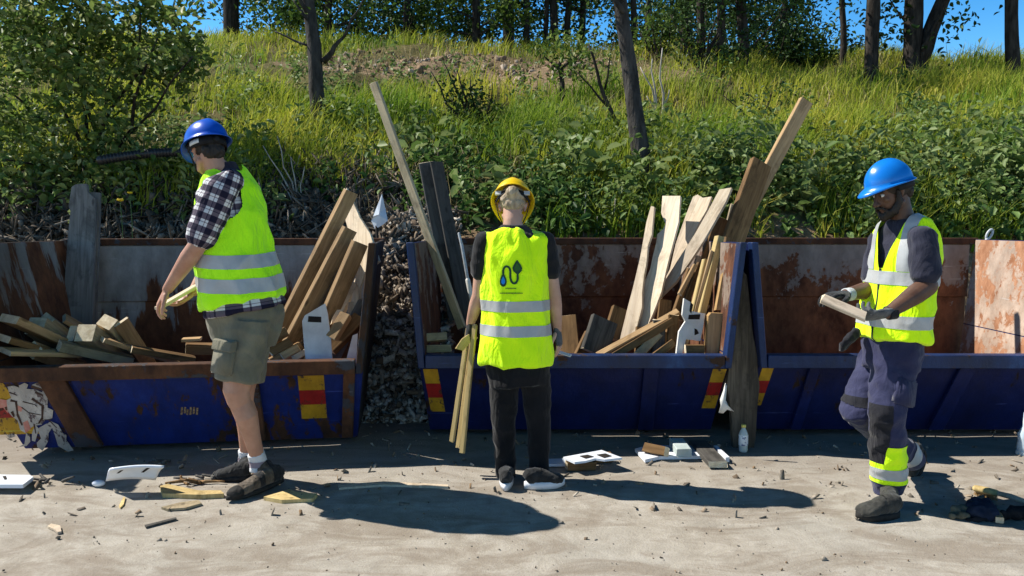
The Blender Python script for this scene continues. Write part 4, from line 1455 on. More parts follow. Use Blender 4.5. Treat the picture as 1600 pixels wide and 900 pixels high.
# --- middle skip, left
plank('very long thin pole leaning left out of the middle skip', P(722, 512, 5.55), P(584, 130, 5.95), 0.062, 0.035, 'pine_old', (-0.5, -1, 0.15), 'pole', 'pole', gM)
plank('wide dark grey board standing behind the long thin pole', P(714, 500, 6.1), P(667, 255, 6.3), 0.135, 0.03, 'timber_dark', (0.25, -1, 0), 'grey_board', 'board', 'dark grey boards in the middle skip')
plank('narrower dark grey board right of the wide one, behind the long thin pole', P(733, 520, 6.0), P(682, 254, 6.22), 0.10, 0.03, 'timber_dark', (0.3, -1, 0), 'grey_board', 'board', 'dark grey boards in the middle skip')
p = P(728, 420, 5.4)
t = empty('metal_rod', p, 'pale grey metal rod with a white tip leaning beside the woman\'s arm', 'rod')
bm = bmesh.new()
tube(bm, [P(717, 365, 5.45) - p, P(722, 385, 5.43) - p, P(731, 437, 5.38) - p], [0.009, 0.011, 0.011], n=8)
from_bm('rod', bm, simple('galvanised', (0.36, 0.38, 0.40), (0.5, 0.52, 0.54), 20, 0.45, 0.5), t, True)
bm = bmesh.new()
tube(bm, [P(731, 438, 5.38) - p, P(734, 452, 5.37) - p, P(736, 470, 5.36) - p], [0.017, 0.018, 0.010], n=10)
from_bm('tip', bm, MAT['board_white'], t, True)
plank('flat grey-brown board end at the left front corner of the middle skip', P(656, 529, 5.12), P(696, 526, 5.2), 0.055, 0.05, 'pine_old', (0, -1, 0.4), 'wood_block', 'block', gM)
plank('pale block under the flat board end at the left front corner of the middle skip', P(667, 545, 5.06), P(705, 544, 5.1), 0.05, 0.05, 'pine_old', (0, -1, 0.1), 'wood_block', 'block', gM)
plank('brown board end leaning behind the woman\'s right hand in the middle skip', P(892, 560, 5.25), P(886, 494, 5.45), 0.13, 0.03, 'timber_brown', (-0.1, -1, 0), 'plank', 'plank', gM)
# --- middle skip, right cluster
YL = lambda y0, y1, k=-0.09: ((1000, 310, y1), (1100, 310, y1 + k * 4.2), (1000, 520, y0))
poly_board('narrow broken board, leftmost of the pale boards in the middle skip', [(1017, 322), (1022, 323), (1020, 345), (1018, 367), (1012, 385), (1010, 410), (1006, 432), (1003, 457), (1003, 480), (994, 515), (988, 540), (966, 540), (980, 483), (990, 445), (1000, 403), (1005, 375), (1010, 347)], YL(5.20, 5.80), 0.022, 'pine_pale', ((985, 510), (1015, 340)), group=gM)
poly_board('wide pale broken board with a stepped top in the middle skip', [(1035, 306), (1063, 306), (1060, 347), (1054, 370), (1048, 393), (1040, 425), (1033, 457), (1020, 490), (1003, 530), (988, 540), (1000, 500), (1004, 460), (1007, 440), (1016, 420), (1020, 400), (1025, 380), (1027, 366), (1036, 358), (1040, 350), (1033, 333)], YL(5.26, 5.92), 0.022, 'pine_pale', ((1005, 500), (1050, 320)), group=gM)
poly_board('pale grooved board leaning right, third of the pale boards in the middle skip', [(1083, 307), (1090, 304), (1098, 309), (1112, 307), (1104, 328), (1093, 347), (1080, 375), (1062, 405), (1047, 435), (1030, 470), (1018, 500), (1022, 470), (1047, 420), (1056, 380), (1072, 335)], YL(5.50, 6.15), 0.022, 'pine_pale', ((1040, 440), (1095, 320)), group=gM)
poly_board('long pale board leaning far to the right in front of the grooved one', [(1124, 296), (1143, 293), (1134, 315), (1120, 340), (1100, 375), (1077, 410), (1056, 440), (1032, 463), (1022, 470), (1034, 446), (1060, 405), (1086, 365), (1106, 330)], YL(5.38, 6.0), 0.024, 'pine_pale', ((1045, 440), (1130, 305)), group=gM)
plank('tall light beam reaching highest of all above the middle skip', P(1130, 400, 5.75), P(1259, 158, 6.1), 0.105, 0.05, 'pine', (0.12, -1, 0.0), 'tall_beam', 'beam', gM)
plank('broad rough-sawn brown plank standing in front of the tall light beam', P(1108, 480, 5.35), P(1189, 254, 5.68), 0.165, 0.05, 'timber_brown', (0.22, -1, -0.1), 'rough_plank', 'plank', gM, 0.02)
plank('brown board end between the long pale board and the rough-sawn plank', P(1095, 440, 5.5), P(1128, 341, 5.65), 0.11, 0.025, 'timber_brown', (0.2, -1, 0), 'plank', 'plank', gM)
plank('long yellowish batten leaning against the rough-sawn plank', P(1088, 520, 5.1), P(1124, 371, 5.3), 0.052, 0.05, 'batten', (0.25, -1, 0.0), 'batten', 'batten', gM)
plank('thin yellow batten left of the long yellowish one', P(1080, 495, 5.15), P(1101, 406, 5.28), 0.026, 0.04, 'batten', (0.25, -1, 0), 'batten', 'batten', gM)
plank('dark stick with a lit edge slanting below the long pale board', P(1044, 520, 5.2), P(1078, 420, 5.35), 0.04, 0.03, 'timber_brown', (0.3, -1, 0), 'stick', 'stick', gM)
plank('short pale stick end slanting above the white perforated panel', P(1062, 460, 5.22), P(1086, 414, 5.3), 0.03, 0.03, 'pine', (0.1, -1, 0.2), 'stick', 'stick', gM)
plank('brown stick just left of the thin yellow batten', P(1062, 500, 5.25), P(1094, 412, 5.38), 0.045, 0.03, 'timber_brown', (0.2, -1, 0), 'stick', 'stick', gM)
poly_board('upright tan block with cut upper corners beside the right end wall of the middle skip', [(1135, 405), (1139, 403), (1161, 408), (1163, 412), (1146, 486), (1119, 484), (1127, 440)], ((1135, 405, 5.12), (1160, 405, 5.12), (1130, 480, 5.06)), 0.06, 'pine', ((1134, 480), (1148, 410)), name='wood_block', cat='block', group=gM, edge='bark_tan')
poly_board('broad tan block with chamfered top in the right front corner of the middle skip', [(1107, 494), (1111, 489), (1140, 490), (1144, 496), (1139, 572), (1102, 572)], ((1107, 490, 5.0), (1144, 490, 5.0), (1105, 545, 4.99)), 0.06, 'pine', ((1122, 560), (1126, 490)), name='wood_block', cat='block', group=gM, edge='bark_tan')
poly_board('white perforated panel with dark slots standing in the middle skip', [(1069, 466), (1079, 472), (1080, 486), (1102, 490), (1099, 509), (1094, 533), (1072, 530), (1064, 560), (1056, 560), (1061, 518), (1071, 502), (1066, 492)], ((1069, 466, 5.04), (1102, 470, 5.06), (1065, 545, 5.0)), 0.02, 'board_white', ((1075, 540), (1082, 475)), name='perforated_panel', cat='panel',
           holes=([(1076, 492), (1094, 491), (1093, 499), (1075, 499)], [(1085, 513), (1089, 515), (1092, 521), (1085, 524)], [(1079, 472), (1083, 476), (1080, 490), (1077, 486)]))
plank('small orange-brown offcut at the foot of the white perforated panel', P(1070, 545, 4.98), P(1099, 545, 4.98), 0.055, 0.05, 'timber_brown', (0, -1, 0.1), 'wood_block', 'block', gM)
plank('low plank with a sunlit edge lying across the bottom of the board cluster', P(934, 556, 5.02), P(1060, 487, 5.2), 0.05, 0.03, 'pine', (-0.3, -0.6, 0.75), 'plank', 'plank', gM)
plank('lower brown plank lying just under the sunlit low plank', P(950, 562, 4.99), P(1050, 502, 5.14), 0.05, 0.03, 'timber_brown', (-0.1, -1, 0.2), 'plank', 'plank', gM)
plank('dark wide board end with a sunlit left edge, left foot of the board cluster', P(928, 552, 5.1), P(944, 500, 5.2), 0.19, 0.05, 'timber_dark', (0.2, -1, -0.1), 'plank', 'plank', gM, 0.012)
plank('brown board end with a pale top behind the dark wide board end', P(958, 530, 5.3), P(972, 484, 5.4), 0.15, 0.05, 'timber_brown', (0.1, -1, 0), 'plank', 'plank', gM, 0.015)
for (px, w, m, lab, top) in ((1006, 0.11, 'timber_brown', 'short brown upright board under the low planks, left of three', 512), (1030, 0.085, 'timber_dark', 'short dark upright board under the low planks, middle of three', 500), (1052, 0.07, 'timber_brown', 'short brown upright board under the low planks, right of three', 492)):
    plank(lab, P(px - 3, 572, 5.08), P(px, top, 5.16), w, 0.03, m, (0.05, -1, 0), 'plank', 'plank', gM, 0.012)
# more boards and sticks tangled into the right-hand cluster
for (x0, y0, x1, y1, ya, yb, w_, t_, m_, lab) in (
        (1056, 560, 1108, 330, 5.75, 6.15, 0.07, 0.03, 'timber_brown', 'brown board end showing between the grooved and the long pale board'),
        (1100, 520, 1150, 322, 5.9, 6.2, 0.09, 0.03, 'pine_old', 'old board half hidden behind the rough-sawn plank'),
        (1072, 540, 1112, 392, 5.1, 5.25, 0.022, 0.03, 'pine', 'thin stick leaning between the two yellow battens'),
        (1052, 530, 1092, 400, 5.3, 5.5, 0.035, 0.03, 'pine_pale', 'pale stick leaning behind the brown stick near the perforated panel'),
        (1108, 540, 1136, 372, 5.2, 5.4, 0.05, 0.04, 'timber_brown', 'brown stick right of the long yellowish batten'),
        (1030, 560, 1040, 470, 5.35, 5.5, 0.09, 0.03, 'timber_brown', 'brown board end in the shade under the pale boards'),
        (986, 566, 1030, 520, 5.0, 5.12, 0.06, 0.035, 'pine_old', 'short old offcut below the sunlit low plank'),
        (900, 566, 922, 520, 5.2, 5.3, 0.08, 0.03, 'timber_brown', 'small brown board end left of the dark wide board end'),
        (1010, 566, 1052, 535, 4.98, 5.05, 0.05, 0.03, 'timber_brown', 'brown offcut at the rim under the low planks')):
    plank(lab, P(x0, y0, ya), P(x1, y1, yb), w_, t_, m_, (random.uniform(-0.3, 0.5), -1, random.uniform(-0.1, 0.2)), 'plank', 'plank', gM, 0.02)
for (x0, y0, x1, y1, ya, yb, w_, t_, m_, lab) in (
        (500, 570, 575, 400, 5.25, 5.4, 0.03, 0.04, 'pine_pale', 'thin pale strip leaning right behind the brown board above the slotted panel'),
        (440, 566, 520, 392, 5.3, 5.5, 0.04, 0.03, 'timber_grey', 'grey stick leaning behind the four dark boards'),
        (520, 566, 568, 470, 5.12, 5.25, 0.07, 0.03, 'timber_grey', 'grey board end leaning low by the right end of the rusty skip'),
        (424, 566, 470, 540, 4.92, 5.0, 0.06, 0.04, 'timber_brown', 'brown offcut at the rim below the leaning dark boards'),
        (445, 575, 470, 520, 5.0, 5.1, 0.05, 0.03, 'pine_old', 'short offcut standing between the dark boards and the slotted panel')):
    plank(lab, P(x0, y0, ya), P(x1, y1, yb), w_, t_, m_, (0.5, -1, 0.05), 'plank', 'plank', gL, 0.02)
# rotten board and rag between the two blue skips
poly_board('rotten brown board standing upright in front of the gap between the two blue skips', [(1150, 428), (1158, 421), (1167, 430), (1171, 470), (1176, 520), (1183, 556), (1184, 580), (1187, 604), (1183, 640), (1181, 680), (1178, 701), (1160, 704), (1146, 700), (1143, 650), (1136, 600), (1139, 580), (1138, 556), (1147, 500)],
           ((1150, 440, 4.86), (1190, 440, 4.86), (1150, 690, 4.80)), 0.05, 'timber_rotten', ((1155, 660), (1160, 450)), name='rotten_board', cat='board')
t = empty('white_rag', P(1133, 640, 4.62), 'white rag hanging on the edge of the rotten board', 'rag')
bm = bmesh.new()
q = [(1133, 598), (1136, 603), (1134, 625), (1138, 634), (1147, 643), (1136, 640), (1130, 646), (1123, 645), (1126, 634), (1125, 624), (1130, 610)]
vs = [bm.verts.new(P(x, y, 4.60 + 0.008 * math.sin(i * 2.1)) - t.location) for i, (x, y) in enumerate(q)]
cv = bm.verts.new(P(1130, 628, 4.585) - t.location)
for i in range(len(vs)):
    bm.faces.new((vs[i], vs[(i + 1) % len(vs)], cv))
bmesh.ops.recalc_face_normals(bm, faces=bm.faces[:])
bmesh.ops.solidify(bm, geom=bm.faces[:], thickness=0.005)
from_bm('cloth', bm, MAT['board_white'], t, True)
# grey tool handle poking up over the right skip
t = empty('hand_tool', P(1541, 372, 6.62), 'grey looped tool handle poking up above the back rim of the right skip', 'tool')
bm = bmesh.new()
c0 = P(1546, 366, 6.62) - t.location
ring = []
ax = (P(1551, 358, 6.62) - P(1540, 378, 6.62)).normalized()
sd = V((ax.z, 0, -ax.x))
pts = [c0 + ax * (0.045 * math.cos(a)) + sd * (0.02 * math.sin(a)) for a in np.linspace(0.3, 2 * math.pi + 0.3, 22)]
tube(bm, pts, [0.010] * 22, side=(0, 1, 0), n=8, round_ends=False)
from_bm('loop', bm, simple('handle_grey', (0.42, 0.44, 0.47), (0.55, 0.57, 0.6), 20, 0.4, 0.5), t, True)
bm = bmesh.new()
tube(bm, [c0 - ax * 0.045, P(1536, 395, 6.6) - t.location, P(1530, 420, 6.58) - t.location], [0.014, 0.014, 0.014], n=10)
from_bm('shaft', bm, bpy.data.materials['handle_grey'], t, True)

# ------------------------------------------------------------------ things on the ground
def ground_poly(name, label, cat, pts, z0, t, mat, group=None, tilt=None, holes=(), edge=None, parent_empty=False):
    """flat piece lying on the ground: pixel outline met with a plane at height z0 (optionally raised towards the back)"""
    w = [G(px, py, z0) for px, py in pts]
    c = sum(w, V()) / len(w)
    if tilt:
        w = [p + V((0, 0, tilt * (p.y - c.y))) for p in w]
    bm = bmesh.new()
    vs = [bm.verts.new(p - c) for p in w]
    bm.faces.new(vs)
    r = bmesh.ops.extrude_face_region(bm, geom=bm.faces[:])
    bmesh.ops.translate(bm, verts=[g for g in r['geom'] if isinstance(g, bmesh.types.BMVert)], vec=(0, 0, -t))
    bmesh.ops.recalc_face_normals(bm, faces=bm.faces[:])
    for f in bm.faces:
        if abs(f.normal.z) < 0.5:
            f.material_index = 1
    ob = from_bm(name, bm, [MAT[mat], MAT[edge or mat]], recalc=False)
    ob.location = c
    for h in holes:
        bm = bmesh.new()
        q = [G(px, py, z0) for px, py in h]
        if tilt:
            q = [p + V((0, 0, tilt * (p.y - c.y))) for p in q]
        bm.faces.new([bm.verts.new(p - c + V((0, 0, 0.002))) for p in q])
        r = bmesh.ops.extrude_face_region(bm, geom=bm.faces[:])
        bmesh.ops.translate(bm, verts=[g for g in r['geom'] if isinstance(g, bmesh.types.BMVert)], vec=(0, 0, 0.001))
        from_bm('slot', bm, [MAT['hole']], ob)
    return tag(ob, label, cat, group)


# curved white panel with two slots, propped so that it casts a shadow in front
pan = empty('curved_panel', G(200, 752), 'curved white panel with two dark slots lying in front of the rusty skip', 'panel', 'white slotted panels on the ground')
bm = bmesh.new()
NX, NY = 14, 6
gridv = []
cl, cr = G(165, 752, 0.06), G(243, 751, 0.06)
bl, br = G(172, 735, 0.15), G(256, 731, 0.15)
for j in range(NY + 1):
    v_ = j / NY
    row = []
    for i in range(NX + 1):
        u = i / NX
        p = cl.lerp(cr, u).lerp(bl.lerp(br, u), v_)
        p.z += 0.012 * math.sin(v_ * math.pi) + 0.01 * math.sin(u * 3)
        row.append(bm.verts.new(p - pan.location))
    gridv.append(row)
for j in range(NY):
    for i in range(NX):
        bm.faces.new((gridv[j][i], gridv[j][i + 1], gridv[j + 1][i + 1], gridv[j + 1][i]))
bmesh.ops.recalc_face_normals(bm, faces=bm.faces[:])
bmesh.ops.solidify(bm, geom=bm.faces[:], thickness=0.012)
from_bm('sheet', bm, MAT['board_blue_white'], pan, True)
for (u0, u1) in ((0.22, 0.30), (0.70, 0.76)):
    bm = bmesh.new()
    q = []
    for (u, v_) in ((u0, 0.3), (u0 + 0.05, 0.3), (u1 + 0.06, 0.7), (u1, 0.7)):
        p = cl.lerp(cr, u).lerp(bl.lerp(br, u), v_)
        p.z += 0.012 * math.sin(v_ * math.pi) + 0.01 * math.sin(u * 3) + 0.012
        p.y -= 0.014
        q.append(bm.verts.new(p - pan.location))
    bm.faces.new(q)
    r = bmesh.ops.extrude_face_region(bm, geom=bm.faces[:])
    bmesh.ops.translate(bm, verts=[g for g in r['geom'] if isinstance(g, bmesh.types.BMVert)], vec=(0, 0, 0.001))
    from_bm('slot', bm, MAT['hole'], pan)
bm = bmesh.new()
ax = (V((1, 0, 0)), V((0, 1, 0)), V((0, 0, 1)))
ellip(bm, G(154, 755, 0.02) - pan.location, ax, (0.035, 0.022, 0.018))
from_bm('rolled_end', bm, MAT['board_blue_white'], pan, True)
ground_poly('plastic_board', 'flat white panel with one small hole lying at the left edge of the photo', 'panel', [(-30, 741), (46, 742), (52, 745), (36, 757), (-30, 757)], 0.05, 0.02, 'board_blue_white', 'white slotted panels on the ground', holes=([(4, 745), (9, 744), (11, 749), (7, 750)],))
ground_poly('batten', 'yellow batten on the ground right of the curved white panel', 'batten', [(250, 759), (262, 756), (310, 766), (345, 766), (350, 771), (312, 773), (254, 771)], 0.025, 0.025, 'batten', 'yellow wood pieces on the ground')
ground_poly('wood_offcut', 'brown bark-edged piece of wood in front of the yellow batten', 'offcut', [(252, 792), (280, 785), (310, 781), (315, 786), (290, 793), (262, 795)], 0.012, 0.012, 'pine_old', 'yellow wood pieces on the ground')
ground_poly('wood_splinter', 'small yellow splinter in the shadow edge of the curved white panel', 'splinter', [(186, 790), (193, 776), (196, 777), (193, 788), (188, 793)], 0.012, 0.012, 'batten', 'yellow wood pieces on the ground')
ground_poly('wood_chip', 'square pale chip on the sand below the curved white panel', 'chip', [(74, 822), (80, 818), (94, 821), (96, 830), (90, 831), (84, 826)], 0.01, 0.01, 'pine_pale', 'yellow wood pieces on the ground')
ground_poly('wood_offcut', 'tan pointed piece of wood behind the first man\'s shoe', 'offcut', [(412, 776), (440, 768), (452, 764), (462, 768), (496, 771), (488, 779), (440, 781)], 0.02, 0.02, 'batten', 'yellow wood pieces on the ground')
ground_poly('thin_stick', 'thin dark twig lying on the sand left of the first man\'s shoe', 'twig', [(226, 820), (275, 808), (276, 810), (228, 823)], 0.008, 0.008, 'timber_dark', 'twigs on the ground')
ground_poly('thin_stick', 'long thin sunlit stick lying between the first man and the woman', 'twig', [(528, 757), (600, 752), (700, 757), (700, 760), (600, 757), (530, 762)], 0.012, 0.012, 'pine_pale', 'twigs on the ground')
for (px, py, s, m, lab) in ((85, 756, 0.10, 'timber_dark', 'dark broken twigs left of the curved white panel'), (330, 752, 0.09, 'timber_dark', 'dark twig pieces between the panel and the first man\'s far shoe'), (265, 726, 0.06, 'timber_dark', 'dark lump in the shade under the rusty skip'), (300, 757, 0.08, 'timber_brown', 'brown twig pieces lying on the yellow batten')):
    p = G(px, py)
    t = empty('broken_twigs', p, lab, 'twigs', 'twigs on the ground')
    for k in range(7):
        bm = bmesh.new()
        a = V((random.gauss(0, s * 0.7), random.gauss(0, s * 0.25), 0.015))
        b_ = a + V((random.gauss(0, s * 0.9), random.gauss(0, s * 0.35), random.uniform(0, 0.03)))
        branch(bm, a, b_, 0.010, 0.006, 0.1, 5, 6)
        from_bm('twig', bm, MAT[m], t, True)
# middle: foam sheet with holes on a block
fs = ground_poly('foam_sheet', 'pale blue-white sheet with two sunlit cut-outs right of the woman\'s foot', 'sheet', [(880, 714), (940, 703), (972, 715), (945, 718), (930, 716), (915, 720), (898, 722)], 0.075, 0.012, 'board_blue_white', 'white sheets on the ground', holes=([(905, 713), (918, 711), (928, 714), (915, 717)], [(932, 711), (946, 709), (956, 713), (944, 716)]))
plank('brown block carrying the pale sheet right of the woman\'s foot', G(885, 727, 0.03), G(930, 726, 0.03), 0.05, 0.06, 'timber_brown', (0, -1, 0), 'wood_block', 'block', 'blocks on the ground')
plank('second block behind, carrying the back of the pale sheet', G(915, 716, 0.03), G(955, 714, 0.03), 0.05, 0.06, 'timber_brown', (0, -1, 0), 'wood_block', 'block', 'blocks on the ground')
ground_poly('white_strip', 'narrow pale strip on the ground between the woman\'s shoe and the cut-out sheet', 'strip', [(852, 717), (886, 716), (886, 725), (852, 725)], 0.02, 0.015, 'board_blue_white', 'white sheets on the ground')
ground_poly('plastic_board', 'large flat white sheet lying under the pale foam block near the bottle', 'sheet', [(992, 701), (1012, 696), (1085, 695), (1101, 712), (1030, 713), (1008, 718)], 0.025, 0.02, 'board_blue_white', 'white sheets on the ground')
plank('short dark wood offcut lying on the large white sheet', G(1008, 699, 0.055), G(1042, 706, 0.055), 0.055, 0.055, 'timber_brown', (0, -1, 0.3), 'wood_block', 'block', 'blocks on the ground')
p0, p1 = G(1057, 691, 0.052), G(1069, 708, 0.052)
plank('pale grey-green foam block lying on the large white sheet', p0, p1, 0.09, 0.05, 'foam', (0, 0, 1), 'foam_block', 'block', 'blocks on the ground', ends='foam')
plank('dark plank lying right of the pale foam block', G(1090, 692, 0.03), G(1122, 726, 0.03), 0.11, 0.035, 'timber_dark', (0, 0, 1), 'plank', 'plank', 'planks on the ground by the bottle')
ground_poly('white_strip', 'thin white strip right of the dark plank near the bottle', 'strip', [(1115, 696), (1120, 696), (1140, 714), (1134, 715)], 0.04, 0.03, 'board_blue_white', 'white sheets on the ground')
# bottle
t = empty('bottle', G(1161, 706), 'small clear plastic bottle with a white label and yellow cap', 'bottle')


def lathe(name, prof, mat, parent, n=20, smooth=True):
    bm = bmesh.new()
    loft(bm, [((0, 0, z), r_, r_) for z, r_ in prof], n=n)
    return from_bm(name, bm, mat, parent, smooth)


lathe('body', [(0.0, 0.020), (0.004, 0.026), (0.02, 0.028), (0.115, 0.028), (0.135, 0.020), (0.148, 0.012), (0.155, 0.012)], simple('bottle_plastic', (0.42, 0.48, 0.46), (0.55, 0.6, 0.58), 8, 0.12, 0.6), t)
lathe('label_band', [(0.045, 0.0287), (0.046, 0.029), (0.109, 0.029), (0.11, 0.0287)], simple('bottle_label', (0.08, 0.12, 0.25), (0.75, 0.78, 0.8), 28, 0.5, 0.4, lo=0.4, hi=0.45), t)
lathe('cap', [(0.156, 0.013), (0.158, 0.0145), (0.172, 0.0145), (0.174, 0.013)], simple('bottle_cap', (0.65, 0.55, 0.12), (0.75, 0.65, 0.2), 8, 0.5, 0.4), t)
# jug at the right edge
t = empty('jug', G(1601, 710), 'pale blue bulging plastic jug at the right edge of the photo', 'jug')
lathe('body', [(0.0, 0.035), (0.01, 0.042), (0.05, 0.045), (0.085, 0.040), (0.10, 0.042), (0.13, 0.043), (0.155, 0.03), (0.18, 0.02), (0.26, 0.016), (0.265, 0.014)], simple('jug_plastic', (0.42, 0.52, 0.6), (0.58, 0.66, 0.72), 9, 0.35, 0.5), t)
lathe('base', [(-0.004, 0.048), (0.004, 0.050), (0.02, 0.047), (0.024, 0.044)], MAT['board_white'], t)
# brush and gloves bottom right
t = empty('hand_brush', G(1560, 775), 'wooden hand brush lying on the sand at the right edge', 'brush')
bm = bmesh.new()
a, b_ = G(1525, 763, 0.04) - t.location, G(1556, 770, 0.04) - t.location
d = (b_ - a).normalized()
tube(bm, [a, a.lerp(b_, 0.5), b_], [(0.026, 0.016), (0.028, 0.018), (0.024, 0.016)], side=(0, 1, 0), n=14)
from_bm('head', bm, MAT['batten'], t, True)
bm = bmesh.new()
tube(bm, [b_, b_ + d * 0.06 + V((0, -0.01, 0)), G(1610, 787, 0.04) - t.location, G(1640, 795, 0.04) - t.location], [(0.014, 0.012), (0.019, 0.014), (0.013, 0.012), (0.014, 0.012)], side=(0, 1, 0), n=12)
from_bm('handle', bm, MAT['pine_pale'], t, True)
bm = bmesh.new()
for k in range(160):
    u, w_ = random.random(), random.uniform(-0.02, 0.02)
    p = a.lerp(b_, u) + V((0, w_, -0.012))
    q_ = p + V((random.gauss(0, 0.004), random.gauss(-0.002, 0.004), -0.026))
    tube(bm, [p, q_], [0.0015, 0.0012], n=4, round_ends=False)
from_bm('bristles', bm, MAT['bark_tan'], t)
MAT['glove_olive'] = simple('glove_olive', (0.09, 0.085, 0.06), (0.15, 0.14, 0.10), 30, 0.9, 0.1, 0.4, 160)
MAT['cloth_black'] = simple('cloth_black', (0.010, 0.010, 0.012), (0.022, 0.022, 0.025), 30, 0.9, 0.1, 0.4, 200)
MAT['cloth_navy'] = simple('cloth_navy', (0.012, 0.018, 0.035), (0.022, 0.03, 0.055), 30, 0.9, 0.1, 0.4, 200)
for (lab, parts_, m, nm, ct) in (('olive crumpled glove left of the dark pouch on the sand', [((1492, 800), (1520, 795), 0.03, 0.026), ((1490, 806), (1512, 806), 0.024, 0.02)], 'glove_olive', 'work_glove', 'glove'),
                                 ('dark navy open pouch standing among the gloves on the sand', [((1523, 784), (1527, 800), 0.028, 0.05), ((1540, 785), (1545, 803), 0.028, 0.045), ((1522, 802), (1545, 803), 0.018, 0.02)], 'cloth_navy', 'tool_pouch', 'pouch'),
                                 ('flat black strap piece in front of the pouch on the sand', [((1512, 812), (1540, 810), 0.012, 0.02), ((1540, 812), (1560, 808), 0.014, 0.018)], 'cloth_black', 'strap', 'strap'),
                                 ('black crumpled bag lying at the right edge below the brush', [((1568, 806), (1600, 800), 0.03, 0.035), ((1585, 800), (1640, 798), 0.04, 0.045)], 'cloth_black', 'bag', 'bag')):
    c = G(*parts_[0][0])
    bm = bmesh.new()
    for (a, b_, r0, r1) in parts_:
        tube(bm, [G(a[0], a[1], r0 * 0.7) - c, (G(a[0], a[1], r0 * 0.9) + G(b_[0], b_[1], r1 * 1.1)) / 2 - c, G(b_[0], b_[1], r1 * 0.7) - c], [(r0, r0 * 0.8), ((r0 + r1) / 2, (r0 + r1) * 0.42), (r1, r1 * 0.75)], n=12)
    me = remesh(bm, 0.006, 4)
    wrinkle(me, 0.012, 22)
    tag(link(nm, me, MAT[m], smooth=True, loc=c), lab, ct)
tag(plank('small teal and orange wood piece between the pouch and the black bag', G(1555, 798, 0.03), G(1562, 813, 0.02), 0.035, 0.03, 'pine', (0, 0, 1), 'wood_offcut', 'offcut'), None)

# loose grit, chips and leaves on the sand
n = 1500
gx = rng.uniform(-3.6, 3.8, n)
gy = rng.uniform(2.4, 5.6, n)
sz = rng.uniform(0.003, 0.008, n) * (1 + 1.4 * (rng.uniform(0, 1, n) < 0.08))
v1 = chunk_soup(np.stack([gx, gy, sz * 0.25], 1), sz, np.stack([rng.uniform(0.7, 1.8, n), rng.uniform(0.6, 1.2, n), rng.uniform(0.3, 0.7, n)], 1))
n = 260
gx = rng.uniform(-3.4, 3.4, n)
gy = rng.uniform(3.6, 5.2, n)
v2 = chunk_soup(np.stack([gx, gy, np.full(n, 0.006)], 1), rng.uniform(0.012, 0.035, n), np.stack([rng.uniform(0.8, 2.5, n), rng.uniform(0.4, 0.9, n), np.full(n, 0.2)], 1))
MAT['grit'] = island_mat('grit', [(0.20, 0.17, 0.135), (0.38, 0.33, 0.27), (0.09, 0.075, 0.06), (0.48, 0.43, 0.36), (0.24, 0.15, 0.08), (0.14, 0.12, 0.10)])
tag(link('grit', mesh_np('grit', *stack(v1, v2)), MAT['grit']), kind='stuff', label='loose grit, bark chips and small stones scattered over the sandy ground', cat='grit')
# ------------------------------------------------------------------ people
def skin_mat(name, c1, c2):
    t = NT(name)
    v = t.coord('Object')
    f = t.noise(v, 9, 5)
    f2 = t.noise(v, 140, 3)
    c = t.ramp(f, [(0.35, c1), (0.65, c2)])
    t.bump(f2, 0.15, 0.002)
    t.set(c, 0.5, 0.35)
    t.b.inputs['Subsurface Weight'].default_value = 0.08
    t.b.inputs['Subsurface Radius'].default_value = (0.02, 0.008, 0.004)
    return t.m


MAT['skin_tan'] = skin_mat('skin_tan', (0.40, 0.20, 0.13), (0.52, 0.29, 0.20))
MAT['skin_fair'] = skin_mat('skin_fair', (0.46, 0.26, 0.18), (0.58, 0.35, 0.26))
MAT['skin_brown'] = skin_mat('skin_brown', (0.085, 0.042, 0.027), (0.145, 0.075, 0.047))
MAT['hair_dark'] = simple('hair_dark', (0.012, 0.009, 0.007), (0.035, 0.026, 0.02), 30, 0.6, 0.3, 0.6, 120, (1, 1, 0.2), dist=0.004)
MAT['hair_blond'] = simple('hair_blond', (0.24, 0.17, 0.10), (0.50, 0.40, 0.27), 40, 0.55, 0.3, 0.6, 140, (1, 1, 0.3), dist=0.004)
MAT['helmet_blue'] = simple('helmet_blue', (0.006, 0.07, 0.46), (0.008, 0.09, 0.52), 6, 0.28, 0.5)
MAT['helmet_azure'] = simple('helmet_azure', (0.006, 0.17, 0.62), (0.008, 0.2, 0.68), 6, 0.26, 0.5)
MAT['helmet_yellow'] = simple('helmet_yellow', (0.78, 0.50, 0.006), (0.84, 0.56, 0.01), 6, 0.28, 0.5)
MAT['strap_black'] = simple('strap_black', (0.008, 0.008, 0.009), (0.016, 0.016, 0.018), 40, 0.7, 0.2)
MAT['strap_white'] = simple('strap_white', (0.5, 0.52, 0.52), (0.65, 0.66, 0.66), 40, 0.4, 0.5)
MAT['eye_white'] = simple('eye_white', (0.6, 0.58, 0.55), (0.7, 0.68, 0.66), 40, 0.2, 0.5)
MAT['eye_dark'] = simple('eye_dark', (0.01, 0.007, 0.005), (0.02, 0.012, 0.008), 40, 0.15, 0.5)


def cloth(name, c1, c2, scale=6, weave=220, rough=0.85, bump=0.5, spec=0.15):
    t = NT(name)
    v = t.coord('Object')
    f = t.noise(v, scale, 5, 0.6, 0.5)
    c = t.ramp(f, [(0.35, c1), (0.65, c2)])
    vf = t.coord('Object', (1, 1, 0.45))
    fold = t.noise(vf, 11, 4, 0.55, 1.2)
    w = t.noise(v, weave, 2)
    t.bump(t.math('ADD', t.math('MULTIPLY', fold, 1.0), t.math('MULTIPLY', w, 0.06)), bump, 0.03)
    return t.set(c, rough, spec, sheen=0.15)


